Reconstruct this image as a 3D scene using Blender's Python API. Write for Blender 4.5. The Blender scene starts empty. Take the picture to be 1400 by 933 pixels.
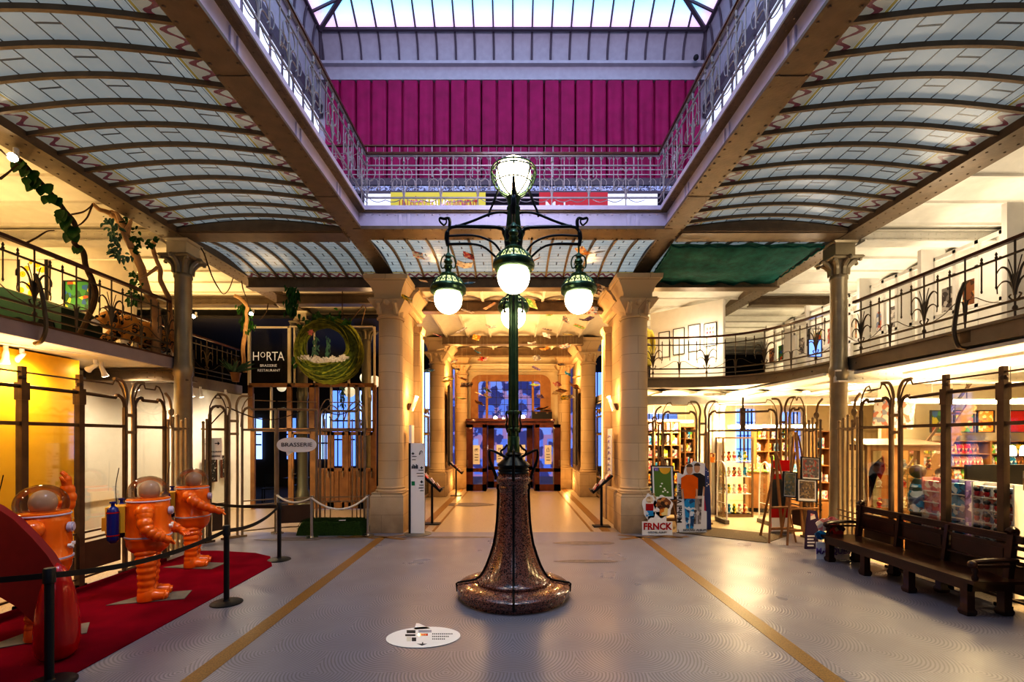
import bpy, math, random
from mathutils import Vector, Matrix, noise
S = bpy.context.scene
COL = S.collection
PI = math.pi
R = random.Random(7)
F = 640.0
def at(px, py, Y):                       # a photo pixel at a measured real depth Y -> world point
    return Vector(((px-701)*Y/F, Y, 2.1+(600-py)*Y/F))
def fx(px, py):                          # a photo pixel on the floor -> world point
    Y = 2.1*F/(py-600); return Vector(((px-701)*Y/F, Y, 0))
# ---------------------------------------------------------------- materials
def mat(name, col, rough=.6, metal=0., bump=0., bscale=20., var=0., vscale=6., emit=0., ecol=None, trans=0., spec=.5, coat=0.):
    m = bpy.data.materials.new(name); m.use_nodes = True
    nt = m.node_tree; b = nt.nodes['Principled BSDF']
    c = (*col, 1)
    b.inputs['Base Color'].default_value = c
    b.inputs['Roughness'].default_value = rough
    b.inputs['Metallic'].default_value = metal
    b.inputs['Specular IOR Level'].default_value = spec
    b.inputs['Coat Weight'].default_value = coat
    if trans: b.inputs['Transmission Weight'].default_value = trans
    if emit:
        b.inputs['Emission Color'].default_value = (*(ecol or col), 1); b.inputs['Emission Strength'].default_value = emit
    if bump or var:
        tc = nt.nodes.new('ShaderNodeTexCoord')
    if var:
        n = nt.nodes.new('ShaderNodeTexNoise'); n.inputs['Scale'].default_value = vscale; n.inputs['Detail'].default_value = 4
        nt.links.new(tc.outputs['Object'], n.inputs['Vector'])
        r = nt.nodes.new('ShaderNodeMapRange'); r.inputs[1].default_value = .3; r.inputs[2].default_value = .7
        r.inputs[3].default_value = 1-var; r.inputs[4].default_value = 1+var
        nt.links.new(n.outputs['Fac'], r.inputs[0])
        mx = nt.nodes.new('ShaderNodeVectorMath'); mx.operation = 'SCALE'; mx.inputs[0].default_value = col
        nt.links.new(r.outputs[0], mx.inputs['Scale']); nt.links.new(mx.outputs[0], b.inputs['Base Color'])
    if bump:
        n = nt.nodes.new('ShaderNodeTexNoise'); n.inputs['Scale'].default_value = bscale; n.inputs['Detail'].default_value = 3
        nt.links.new(tc.outputs['Object'], n.inputs['Vector'])
        bp = nt.nodes.new('ShaderNodeBump'); bp.inputs['Strength'].default_value = bump; bp.inputs['Distance'].default_value = .02
        nt.links.new(n.outputs['Fac'], bp.inputs['Height']); nt.links.new(bp.outputs[0], b.inputs['Normal'])
    return m
class NT:                                # tiny node-expression helper
    def __init__(s, m): s.nt = m.node_tree; s.N = s.nt.nodes; s.L = s.nt.links; s.b = s.N['Principled BSDF']
    def m(s, op, a, b=None, c=None):
        n = s.N.new('ShaderNodeMath'); n.operation = op
        for i, v in enumerate((a, b, c)):
            if v is None: continue
            if isinstance(v, (int, float)): n.inputs[i].default_value = v
            else: s.L.new(v, n.inputs[i])
        return n.outputs[0]
    def xyz(s, kind='Object'):
        t = s.N.new('ShaderNodeTexCoord'); q = s.N.new('ShaderNodeSeparateXYZ'); s.L.new(t.outputs[kind], q.inputs[0]); s.v = t.outputs[kind]
        return q.outputs
    def noise(s, scale, vec=None, detail=3):
        n = s.N.new('ShaderNodeTexNoise'); n.inputs['Scale'].default_value = scale; n.inputs['Detail'].default_value = detail
        if vec is not None: s.L.new(vec, n.inputs['Vector'])
        return n.outputs['Fac']
    def mix(s, f, a, b):
        n = s.N.new('ShaderNodeMix'); n.data_type = 'RGBA'
        for i, v in ((0, f), (6, a), (7, b)):
            if isinstance(v, (int, float)): n.inputs[i].default_value = v
            elif isinstance(v, tuple): n.inputs[i].default_value = (*v, 1)
            else: s.L.new(v, n.inputs[i])
        return n.outputs[2]
    def vec(s, x, y, z=0.):
        n = s.N.new('ShaderNodeCombineXYZ')
        for i, v in enumerate((x, y, z)):
            if isinstance(v, (int, float)): n.inputs[i].default_value = v
            else: s.L.new(v, n.inputs[i])
        return n.outputs[0]
    def color(s, c): s.L.new(c, s.b.inputs['Base Color'])
    def bump(s, h, st=.5, d=.01):
        n = s.N.new('ShaderNodeBump'); n.inputs['Strength'].default_value = st; n.inputs['Distance'].default_value = d
        s.L.new(h, n.inputs['Height']); s.L.new(n.outputs[0], s.b.inputs['Normal'])

M = {}
M['steel'] = mat('girder_paint', (.185, .14, .095), .45, .25, bump=.12, bscale=30, var=.12)
M['steel_web'] = mat('girder_web_daylit', (.58, .53, .66), .5, .1, bump=.1, bscale=40, var=.06)  # bluish daylight on the webs is put into this lilac tone
M['gold_edge'] = mat('flange_paint', (.22, .16, .10), .42, .3, var=.15)
M['white_iron'] = mat('pale_iron', (.33, .29, .28), .45, .2, var=.1)
M['wall'] = mat('cream_plaster', (.74, .66, .50), .85, var=.04, bump=.05, bscale=60)
M['white_wall'] = mat('white_plaster', (.82, .79, .73), .85, var=.03)
M['ceil'] = mat('ceiling_paint', (.68, .62, .50), .8, var=.05)
M['ceil_w'] = mat('ceiling_white', (.74, .72, .66), .8, var=.05)
M['upper'] = mat('upper_hall_paint', (.36, .34, .38), .75, var=.06)
M['upper_dark'] = mat('upper_dark_paint', (.09, .07, .09), .6)
M['ochre'] = mat('ochre_wall', (.85, .47, .02), .55, var=.04)
M['iron'] = mat('screen_bronze_paint', (.13, .085, .05), .38, .35, var=.2, bump=.08, bscale=40)
M['iron_l'] = mat('screen_tan_paint', (.30, .215, .12), .4, .3, var=.15)
M['rail_iron'] = mat('railing_iron', (.13, .10, .065), .4, .45, var=.12)
M['handrail'] = mat('handrail_wood', (.10, .035, .018), .32, coat=.3, var=.2)
M['slab'] = mat('slab_fascia_paint', (.27, .225, .16), .5, .15, var=.08)
M['slab_l'] = mat('slab_fascia_mauve', (.40, .33, .33), .6, var=.05)
M['column'] = mat('column_paint', (.32, .28, .20), .33, .35, var=.08)
M['column_l'] = mat('column_cream', (.66, .58, .42), .5, var=.06)
M['green'] = mat('bronze_green', (.045, .085, .040), .28, .55, bump=.05, bscale=60, var=.3)
M['black'] = mat('black_iron', (.012, .013, .014), .32, .5)
M['blackplas'] = mat('black_plastic', (.012, .012, .013), .45)
M['white'] = mat('white_matte', (.82, .80, .78), .5)
M['ink'] = mat('ink', (.02, .02, .025), .7)
M['chrome'] = mat('brushed_steel', (.55, .52, .48), .25, .95)
M['globe'] = mat('opal_globe', (1, .97, .90), .3, emit=11., ecol=(1, .86, .62))
M['dome_glass'] = mat('dome_glass', (.8, .8, .35), .3, emit=.55, ecol=(.80, .85, .35))
M['curtain'] = mat('magenta_curtain', (.26, .002, .075), .75, var=.15, vscale=3)
M['carpet'] = mat('crimson_carpet', (.20, .002, .018), .95, spec=.05, bump=.5, bscale=220, var=.22, vscale=2)
M['wood'] = mat('red_brown_wood', (.12, .035, .015), .35, coat=.2, var=.3, vscale=4)
M['orangewood'] = mat('orange_wood', (.27, .135, .05), .5, var=.2, vscale=4)
M['bench'] = mat('dark_bench_wood', (.035, .010, .005), .32, coat=.25, var=.35, vscale=5)
M['easel'] = mat('easel_wood', (.30, .15, .055), .55, var=.2)
M['orange'] = mat('glossy_orange', (.80, .17, .008), .22, coat=.5, var=.08, vscale=4)
M['red'] = mat('glossy_red', (.42, .006, .008), .22, coat=.5)
M['finred'] = mat('satin_red', (.20, .007, .008), .6, var=.1)
M['blue'] = mat('tank_blue', (.012, .022, .20), .25, coat=.4)
M['yellow'] = mat('pack_yellow', (.72, .42, .04), .5)
M['grey'] = mat('plate_grey', (.16, .145, .12), .7, var=.2)
M['mannequin'] = mat('mannequin_cream', (.50, .36, .27), .5)
M['brownpanel'] = mat('brown_panel', (.10, .055, .03), .5, var=.1)
M['leaf'] = mat('leaf_green', (.035, .13, .018), .45, var=.4, vscale=9)
M['leaf2'] = mat('leaf_bluegreen', (.12, .22, .14), .6, var=.3)
M['moss'] = mat('moss', (.085, .11, .015), .9, bump=.8, bscale=40, var=.6, vscale=12)
M['twig'] = mat('nest_twig', (.26, .26, .03), .8, var=.5, vscale=10)
M['drift'] = mat('driftwood', (.50, .31, .15), .7, bump=.4, bscale=25, var=.2)
M['vine'] = mat('vine_bark', (.085, .05, .025), .85, bump=.4, bscale=60)
M['turf'] = mat('artificial_turf', (.035, .085, .008), .95, bump=1, bscale=200, var=.3, vscale=30)
M['rope'] = mat('white_rope', (.72, .68, .58), .8, bump=.3, bscale=80)
M['darkgreen'] = mat('dark_green_paint', (.012, .05, .03), .5)
M['net'] = mat('green_net', (.002, .10, .085), .85, bump=.3, bscale=60, var=.3, vscale=8)
M['lit_panel'] = mat('fluorescent', (1, 1, 1), .5, emit=7, ecol=(1, .86, .62))
M['spot_glow'] = mat('spot_glow', (1, 1, 1), .5, emit=30, ecol=(1, .9, .7))
M['daywin'] = mat('blue_dusk_window', (.1, .2, .5), .3, emit=1.3, ecol=(.16, .30, .95))
M['daywin2'] = mat('pale_dusk_window', (.1, .2, .5), .3, emit=1.6, ecol=(.36, .50, 1.0))
M['lantern'] = mat('paper_lantern', (.8, .78, .7), .6, emit=.5, ecol=(1, .85, .6))
M['coat'] = mat('mustard_coat', (.34, .27, .03), .8, var=.15)
M['mat'] = mat('door_mat', (.10, .075, .05), .95, bump=.6, bscale=150)
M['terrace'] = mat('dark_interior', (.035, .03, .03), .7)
# clear pane
g = mat('clear_glass', (1, 1, 1), .03); nt = g.node_tree
tr = nt.nodes.new('ShaderNodeBsdfTransparent'); tr.inputs[0].default_value = (.93, .95, .94, 1); gl = nt.nodes.new('ShaderNodeBsdfGlossy'); gl.inputs['Roughness'].default_value = .04
fr = nt.nodes.new('ShaderNodeFresnel'); fr.inputs[0].default_value = 1.4; ms = nt.nodes.new('ShaderNodeMixShader')
sc_ = nt.nodes.new('ShaderNodeMath'); sc_.operation = 'MULTIPLY'; sc_.inputs[1].default_value = .28; nt.links.new(fr.outputs[0], sc_.inputs[0])
nt.links.new(sc_.outputs[0], ms.inputs[0]); nt.links.new(tr.outputs[0], ms.inputs[1]); nt.links.new(gl.outputs[0], ms.inputs[2])
nt.links.new(ms.outputs[0], nt.nodes['Material Output'].inputs[0]); M['glass'] = g
# dome: slightly milky clear plastic
g = g.copy(); g.name = 'dome_plastic'; M['dome'] = g
[n for n in g.node_tree.nodes if n.type == 'MATH'][0].inputs[1].default_value = .7
[n for n in g.node_tree.nodes if n.type == 'BSDF_TRANSPARENT'][0].inputs[0].default_value = (.88, .84, .80, 1)
# stone blocks
m = mat('cream_stone', (.66, .54, .38), .8); t = NT(m); o = t.xyz()
h = t.m('ADD', o[0], o[1]); br = t.N.new('ShaderNodeTexBrick'); t.L.new(t.vec(h, o[2]), br.inputs['Vector'])
br.inputs['Scale'].default_value = 1; br.inputs['Brick Width'].default_value = 1.15; br.inputs['Row Height'].default_value = .40; br.inputs['Mortar Size'].default_value = .005
br.inputs['Color1'].default_value = (.64, .50, .32, 1); br.inputs['Color2'].default_value = (.56, .42, .26, 1); br.inputs['Mortar'].default_value = (.36, .27, .17, 1)
nz = t.noise(2.5, t.v, 5); low = t.m('SUBTRACT', 1.0, t.m('MULTIPLY', o[2], .9)); dirt = t.m('MULTIPLY', t.m('MAXIMUM', low, 0), nz); dirt = t.m('MINIMUM', t.m('ADD', t.m('MULTIPLY', dirt, 1.1), t.m('MULTIPLY', nz, .12)), 1)
t.color(t.mix(dirt, br.outputs['Color'], (.22, .15, .09))); t.bump(t.noise(45, t.v), .25, .01); M['stone'] = m
# pink granite
m = mat('pink_granite', (.2, .1, .08), .2, coat=.5); t = NT(m); t.xyz()
v = t.N.new('ShaderNodeTexVoronoi'); v.inputs['Scale'].default_value = 95; t.L.new(t.v, v.inputs['Vector'])
bw = t.N.new('ShaderNodeSeparateColor'); t.L.new(v.outputs['Color'], bw.inputs[0])
c = t.mix(t.m('GREATER_THAN', bw.outputs[0], .62), (.25, .10, .07), (.045, .024, .02)); c = t.mix(t.m('GREATER_THAN', bw.outputs[1], .82), c, (.27, .15, .12)); t.color(c); M['granite'] = m
# mosaic floor, fish-scale arcs of grey tesserae
m = mat('mosaic_floor', (.5, .5, .5), .30); t = NT(m); o = t.xyz()
rowf = t.m('FLOOR', t.m('DIVIDE', o[1], .42)); odd = t.m('MODULO', t.m('ABSOLUTE', rowf), 2.)
best = None
for k in range(4):                      # nearest scale above this point whose circle covers it
    r_ = t.m('ADD', rowf, float(k-2)); od = t.m('MODULO', t.m('ABSOLUTE', r_), 2.)
    xs = t.m('ADD', o[0], t.m('MULTIPLY', od, .6))
    cx = t.m('SUBTRACT', t.m('SUBTRACT', xs, t.m('MULTIPLY', t.m('FLOOR', t.m('DIVIDE', xs, 1.2)), 1.2)), .6)
    dy = t.m('SUBTRACT', o[1], t.m('MULTIPLY', r_, .42)); d = t.m('SQRT', t.m('ADD', t.m('MULTIPLY', cx, cx), t.m('MULTIPLY', dy, dy)))
    ins = t.m('LESS_THAN', d, .70)
    best = d if best is None else t.m('ADD', t.m('MULTIPLY', ins, d), t.m('MULTIPLY', t.m('SUBTRACT', 1., ins), best))
ring = t.m('SINE', t.m('MULTIPLY', best, 2*PI/.032)); rg = t.m('POWER', t.m('ADD', t.m('MULTIPLY', ring, .5), .5), 2.)
big = t.noise(.9, t.v, 4); fine = t.noise(60, t.v, 2)
c = t.mix(t.m('MULTIPLY', rg, .62), (.275, .27, .325), (.085, .08, .105)); mr = t.N.new('ShaderNodeMapRange'); t.L.new(big, mr.inputs[0]); mr.inputs[1].default_value = .35; mr.inputs[2].default_value = .7; mr.inputs[3].default_value = 0; mr.inputs[4].default_value = .35
c = t.mix(mr.outputs[0], c, (.155, .14, .155)); c = t.mix(t.m('MULTIPLY', fine, .18), c, (.1, .09, .1)); t.color(c); t.bump(ring, .12, .003)
rr = t.m('ADD', t.m('MULTIPLY', big, .35), .16); t.L.new(rr, t.b.inputs['Roughness']); M['mosaic'] = m
# terrazzo / gold mosaic
m = mat('terrazzo', (.5, .45, .36), .35); t = NT(m); t.xyz(); n1 = t.noise(55, t.v, 2); n2 = t.noise(1.6, t.v, 4)
c = t.mix(t.m('GREATER_THAN', n1, .60), (.42, .34, .24), (.17, .125, .085)); t.color(t.mix(t.m('MULTIPLY', n2, .4), c, (.36, .29, .22))); M['terrazzo'] = m
m = mat('gold_mosaic', (.3, .19, .07), .4); t = NT(m); t.xyz(); n1 = t.noise(70, t.v, 2)
t.color(t.mix(t.m('MULTIPLY', t.m('GREATER_THAN', n1, .52), .6), (.25, .135, .035), (.13, .07, .022))); M['goldstrip'] = m
M['stain'] = mat('worn_patch', (.15, .12, .115), .6, var=.3, vscale=12)
# lead-lined vault glass: axis = index of the direction the ribs span
def vault_mat(name, u0, u1, v0, v1, across, rows, red_w, em):
    """u = coordinate across the barrel (object x or y), v = along; panes are 'rows' wide in u, .41 long in v"""
    m = mat(name, (.6, .65, .68), .25); t = NT(m); o = t.xyz()
    u, v = (o[0], o[1]) if across == 'x' else (o[1], o[0])
    lu = t.m('DIVIDE', t.m('SUBTRACT', u, u0), rows); fu = t.m('FRACT', lu); iu = t.m('FLOOR', lu)
    l1 = t.m('MAXIMUM', t.m('LESS_THAN', fu, .05), t.m('GREATER_THAN', fu, .98))
    lv = t.m('FRACT', t.m('ADD', t.m('DIVIDE', t.m('SUBTRACT', v, v0), .41), .5)); iv = t.m('FLOOR', t.m('ADD', t.m('DIVIDE', t.m('SUBTRACT', v, v0), .41), .0))
    par = t.m('LESS_THAN', t.m('MODULO', t.m('ABSOLUTE', t.m('ADD', iu, t.m('MULTIPLY', iv, 0.))), 3.), .9)
    l2 = t.m('MULTIPLY', t.m('LESS_THAN', t.m('ABSOLUTE', t.m('SUBTRACT', lv, .5)), .025), 1.)
    l2 = t.m('MULTIPLY', t.m('LESS_THAN', t.m('ABSOLUTE', t.m('SUBTRACT', t.m('FRACT', t.m('DIVIDE', t.m('SUBTRACT', v, v0), .41)), .5)), .03), par)
    lead = t.m('MAXIMUM', l1, l2)
    nz = t.noise(1.8, t.v, 3)
    base = t.mix(nz, (.27, .315, .34), (.42, .46, .47))
    # stained border near both springings
    e = t.m('MINIMUM', t.m('SUBTRACT', u, u0), t.m('SUBTRACT', u1, u)); ev = t.m('MINIMUM', t.m('SUBTRACT', v, v0), t.m('SUBTRACT', v1, v))
    inb = t.m('LESS_THAN', e, red_w)
    wv = t.m('ADD', red_w*.5, t.m('MULTIPLY', t.m('SINE', t.m('MULTIPLY', v, 2*PI/.205)), red_w*.26))
    red = t.m('MULTIPLY', inb, t.m('LESS_THAN', t.m('ABSOLUTE', t.m('SUBTRACT', e, wv)), t.m('ADD', .014, t.m('MULTIPLY', t.noise(14, t.v), .05))))
    yel = t.m('LESS_THAN', t.m('ABSOLUTE', t.m('SUBTRACT', e, red_w*1.08)), .018)
    yl2 = t.m('LESS_THAN', t.m('ABSOLUTE', t.m('SUBTRACT', e, red_w*1.22)), .005)
    c = t.mix(inb, base, (.30, .275, .22)); c = t.mix(t.m('MULTIPLY', lead, t.m('SUBTRACT', 1., inb)), c, (.06, .055, .05))
    c = t.mix(red, c, (.13, .022, .018)); c = t.mix(yel, c, (.26, .19, .03)); c = t.mix(yl2, c, (.05, .05, .04))
    dk = t.mix(.62, c, (0,0,0)); t.color(dk); t.L.new(t.mix(.12, c, (.16,.27,.38)), t.b.inputs['Emission Color']); t.b.inputs['Emission Strength'].default_value = em  # emission stands in for daylight coming through the panes
    return m
# ---------------------------------------------------------------- mesh builder
class MB:
    def __init__(s): s.v = []; s.f = []; s.mi = []; s.sm = []; s.cur = 0
    def add(s, vs, fs, sm=False):
        n = len(s.v); s.v += [tuple(v) for v in vs]
        for f in fs: s.f.append([i+n for i in f]); s.mi.append(s.cur); s.sm.append(sm)
        return s
    def box(s, x0, x1, y0, y1, z0, z1):
        return s.add([(x0,y0,z0),(x1,y0,z0),(x1,y1,z0),(x0,y1,z0),(x0,y0,z1),(x1,y0,z1),(x1,y1,z1),(x0,y1,z1)],
                     [(0,3,2,1),(4,5,6,7),(0,1,5,4),(1,2,6,5),(2,3,7,6),(3,0,4,7)])
    def cbox(s, c, sz, rz=0, rx=0, ry=0):
        mt = Matrix.Translation(c) @ Matrix.Rotation(rz,4,'Z') @ Matrix.Rotation(ry,4,'Y') @ Matrix.Rotation(rx,4,'X')
        a,b,d = sz[0]/2, sz[1]/2, sz[2]/2
        return s.add([mt @ Vector(p) for p in [(-a,-b,-d),(a,-b,-d),(a,b,-d),(-a,b,-d),(-a,-b,d),(a,-b,d),(a,b,d),(-a,b,d)]],
                     [(0,3,2,1),(4,5,6,7),(0,1,5,4),(1,2,6,5),(2,3,7,6),(3,0,4,7)])
    def bar(s, p, q, w, h, up=(0,0,1)):          # rectangular bar between two points
        p, q = Vector(p), Vector(q); d = (q-p).normalized(); u = Vector(up); sd = d.cross(u)
        if sd.length < 1e-4: sd = d.cross(Vector((0,1,0)))
        sd.normalize(); u = sd.cross(d)
        vs = [c + sd*a*w/2 + u*b*h/2 for c in (p, q) for a, b in ((-1,-1),(1,-1),(1,1),(-1,1))]
        return s.add(vs, [(0,3,2,1),(4,5,6,7),(0,1,5,4),(1,2,6,5),(2,3,7,6),(3,0,4,7)])
    def tube(s, pts, r, seg=8, cap=True, flat=None):
        pts = [Vector(p) for p in pts]; n = len(pts)
        rs = r if isinstance(r, (list, tuple)) else [r]*n
        tan = [(pts[min(i+1,n-1)]-pts[max(i-1,0)]).normalized() for i in range(n)]
        t0 = tan[0]; u = t0.orthogonal().normalized() if flat is None else Vector(flat)
        vs = []
        for i in range(n):
            u = u - tan[i]*u.dot(tan[i]); u = u.normalized() if u.length > 1e-6 else tan[i].orthogonal().normalized()
            w = tan[i].cross(u)
            for k in range(seg):
                a = 2*PI*k/seg; vs.append(pts[i] + (u*math.cos(a)+w*math.sin(a))*rs[i])
        fs = [(i*seg+k, i*seg+(k+1)%seg, (i+1)*seg+(k+1)%seg, (i+1)*seg+k) for i in range(n-1) for k in range(seg)]
        s.add(vs, fs, True)
        if cap: b = len(s.v)-n*seg; s.f += [[b+k for k in range(seg)][::-1], [b+(n-1)*seg+k for k in range(seg)]]; s.mi += [s.cur]*2; s.sm += [False]*2
        return s
    def cyl(s, p, q, r, seg=12, r2=None): return s.tube([p, q], [r, r if r2 is None else r2], seg)
    def lathe(s, prof, c=(0,0,0), seg=32, flute=0, fa=.0):
        vs = []
        for r, z in prof:
            for k in range(seg):
                a = 2*PI*k/seg; rr = r*(1-fa*(.5+.5*math.cos(flute*a)) if flute else 1)
                vs.append((c[0]+rr*math.cos(a), c[1]+rr*math.sin(a), c[2]+z))
        n = len(prof)
        fs = [(i*seg+k, i*seg+(k+1)%seg, (i+1)*seg+(k+1)%seg, (i+1)*seg+k) for i in range(n-1) for k in range(seg)]
        s.add(vs, fs, True); b = len(s.v)-n*seg
        s.f += [[b+k for k in range(seg)][::-1], [b+(n-1)*seg+k for k in range(seg)]]; s.mi += [s.cur]*2; s.sm += [False]*2
        return s
    def sphere(s, c, r, seg=20, rings=12, sc=(1,1,1), z0=-1., z1=1.):
        a0, a1 = math.asin(z0), math.asin(z1); vs = []
        for i in range(rings+1):
            a = a0+(a1-a0)*i/rings
            for k in range(seg):
                b = 2*PI*k/seg; vs.append((c[0]+r*sc[0]*math.cos(a)*math.cos(b), c[1]+r*sc[1]*math.cos(a)*math.sin(b), c[2]+r*sc[2]*math.sin(a)))
        return s.add(vs, [(i*seg+k, i*seg+(k+1)%seg, (i+1)*seg+(k+1)%seg, (i+1)*seg+k) for i in range(rings) for k in range(seg)], True)
    def prism(s, poly, a, b, plane='xz'):        # flat polygon extruded along the missing axis from a to b
        def P(p, t): return {'xz': (p[0], t, p[1]), 'yz': (t, p[0], p[1]), 'xy': (p[0], p[1], t)}[plane]
        n = len(poly); return s.add([P(p, a) for p in poly]+[P(p, b) for p in poly],
            [list(range(n))[::-1], [n+i for i in range(n)]]+[(i, (i+1)%n, n+(i+1)%n, n+i) for i in range(n)])
    def rects(s, prof):                          # stacked rectangles (z, x0,x1,y0,y1)
        vs = []
        for z, x0, x1, y0, y1 in prof: vs += [(x0,y0,z),(x1,y0,z),(x1,y1,z),(x0,y1,z)]
        n = len(prof); return s.add(vs, [(3,2,1,0), tuple(4*(n-1)+k for k in range(4))]+[(4*i+k, 4*i+(k+1)%4, 4*i+4+(k+1)%4, 4*i+4+k) for i in range(n-1) for k in range(4)])
    def rivet(s, c, nrm, r=.016):
        nrm = Vector(nrm).normalized(); u = nrm.orthogonal().normalized(); w = nrm.cross(u); c = Vector(c)
        vs = [c+(u*math.cos(PI*k/3)+w*math.sin(PI*k/3))*r for k in range(6)]+[c+(u*math.cos(PI*k/3)+w*math.sin(PI*k/3))*r*.6+nrm*r*.6 for k in range(6)]
        return s.add(vs, [(k,(k+1)%6,6+(k+1)%6,6+k) for k in range(6)]+[tuple(range(6,12))], True)
    def build(s, name, mt, parent=None, auto=True):
        me = bpy.data.meshes.new(name); me.from_pydata(s.v, [], s.f)
        for m_ in (mt if isinstance(mt, (list, tuple)) else [mt]): me.materials.append(M[m_] if isinstance(m_, str) else m_)
        me.polygons.foreach_set('material_index', s.mi); me.polygons.foreach_set('use_smooth', s.sm); me.update(); me.set_sharp_from_angle(angle=.75)
        o = bpy.data.objects.new(name, me); COL.objects.link(o)
        if parent is not None: adopt(o, parent)
        return o
LOC = {}
def adopt(o, parent):
    o.parent = parent
    if parent.type == 'EMPTY': o.matrix_parent_inverse = Matrix.Translation(-Vector(parent.location)) if not parent.get('_local') else Matrix()
def thing(name, label, cat, loc=(0,0,0), group=None, kind=None, local=False):
    o = bpy.data.objects.new(name, None); COL.objects.link(o); o.location = loc; o.empty_display_size = .2
    o['label'] = label; o['category'] = cat
    if group: o['group'] = group
    if kind: o['kind'] = kind
    if local: o['_local'] = 1
    return o
def tag(o, label=None, cat=None, group=None, kind=None):
    for k, v in (('label', label), ('category', cat), ('group', group), ('kind', kind)):
        if v: o[k] = v
    return o
def struct(name, mb, mt, parent=None):
    o = mb.build(name, mt, parent)
    if parent is None: o['kind'] = 'structure'
    return o
def dup(root, loc, rz=None, label=None, group=None, sc=None):
    r = root.copy(); COL.objects.link(r); r.location = loc
    if rz is not None: r.rotation_euler = (0, 0, rz)
    if sc is not None: r.scale = (sc, sc, sc) if not isinstance(sc, tuple) else sc
    if label: r['label'] = label
    if group: r['group'] = group
    for ch in list(root.children):
        c = ch.copy(); COL.objects.link(c); c.parent = r; c.matrix_parent_inverse = ch.matrix_parent_inverse.copy()
        for g_ in ch.children:
            d = g_.copy(); COL.objects.link(d); d.parent = c; d.matrix_parent_inverse = g_.matrix_parent_inverse.copy()
    return r
def text(body, loc, size, mt, parent, rot=(PI/2,0,0), name='lettering', align='CENTER', ext=.002, wx=1., shear=0, off=0):
    c = bpy.data.curves.new('t', 'FONT'); c.body = body; c.size = size; c.extrude = ext; c.align_x = align; c.align_y = 'CENTER'; c.resolution_u = 2; c.offset = off
    k = bpy.data.objects.new('t', c); COL.objects.link(k); me = bpy.data.meshes.new_from_object(k); bpy.data.objects.remove(k); bpy.data.curves.remove(c)
    me.materials.clear(); me.materials.append(M[mt]); o = bpy.data.objects.new(name, me); COL.objects.link(o)
    if parent is not None: adopt(o, parent)
    o.location = loc; o.rotation_euler = rot; o.scale = (wx, 1, 1); return o
def bez(p0, p1, p2, p3, n=10):
    p0, p1, p2, p3 = map(Vector, (p0, p1, p2, p3))
    return [(p0*(1-t)**3+p1*3*t*(1-t)**2+p2*3*t*t*(1-t)+p3*t**3) for t in [i/n for i in range(n+1)]]
def cat(pts, n=6):                                # Catmull-Rom through points
    P = [Vector(p) for p in pts]; P = [P[0]*2-P[1]]+P+[P[-1]*2-P[-2]]; out = []
    for i in range(1, len(P)-2):
        for k in range(n):
            t = k/n; a, b, c, d = P[i-1:i+3]
            out.append(.5*((2*b)+(c-a)*t+(2*a-5*b+4*c-d)*t*t+(3*b-a-3*c+d)*t**3))
    return out+[P[-2]]
# ================================================================ camera, world
cd = bpy.data.cameras.new('camera'); cam = bpy.data.objects.new('camera', cd); COL.objects.link(cam)
cam.location = (0, 0, 2.1); cam.rotation_euler = (PI/2, 0, 0); cd.sensor_width = 36; cd.lens = 36*F/1400
cd.shift_y = (600-466.5)/1400; cd.shift_x = -1/1400; cd.clip_end = 200; cd.clip_start = .05; S.camera = cam
w = bpy.data.worlds.new('world'); S.world = w; w.use_nodes = True
w.node_tree.nodes['Background'].inputs[0].default_value = (.42, .50, .75, 1); w.node_tree.nodes['Background'].inputs[1].default_value = .12
# ================================================================ floors
struct('floor', MB().add([(-6.15,-6,0),(6.15,-6,0),(6.15,10.5,0),(-6.15,10.5,0)], [(0,1,2,3)]), 'mosaic')
struct('floor', MB().box(-16,16,-6,24,-.1,-.004), 'terrazzo')
b = MB()
for s in (-1, 1):
    b.box(s*2.78-.09, s*2.78+.09, -3, 9.9, .0, .003)
struct('trim_1', b, 'goldstrip')
b = MB()
for s in (-1, 1):                         # flourish where the strips meet the piers and the strips along the passage
    b.tube([(p[0], p[1], .0) for p in cat([(s*2.25,9.75),(s*2.6,9.9),(s*2.95,10.05),(s*3.4,9.95),(s*3.75,10.02)])], .07, 6)
    b.tube([(p[0], p[1], .0) for p in cat([(s*2.3,10.2),(s*2.55,10.05),(s*2.9,9.85),(s*3.3,10.1),(s*3.6,9.9)])], .06, 6)
    b.box(s*2.12-.1, s*2.12+.1, 10.6, 19.6, .0, .004); b.box(s*1.8-.03, s*1.8+.03, 10.6, 19.6, .0, .004)
b.v = [(x, y, max(0, min(z, .004))) for x, y, z in b.v]
struct('trim_2', b, 'goldstrip')
b = MB()
for cx, cy, rx, ry in ((at(800,743,9.4).x,9.4,.62,.16),(at(802,768,8.0).x,8.0,.55,.1),(at(440,736,9.88).x,9.88,.9,.10),(at(395,738,9.7).x,9.7,.7,.12),(at(640,690,14.9).x,14.9,.8,.4),(at(610,735,9.95).x,9.95,1.1,.1)):
    n = 28; ph = cx*3; b.add([(cx+rx*math.cos(2*PI*k/n)*(1+.06*math.sin(3*2*PI*k/n+ph)), cy+ry*math.sin(2*PI*k/n)*(1+.06*math.sin(5*2*PI*k/n+ph)), .0035) for k in range(n)], [tuple(range(n))])
tag(struct('floor', b, 'stain'), kind='structure')
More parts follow.
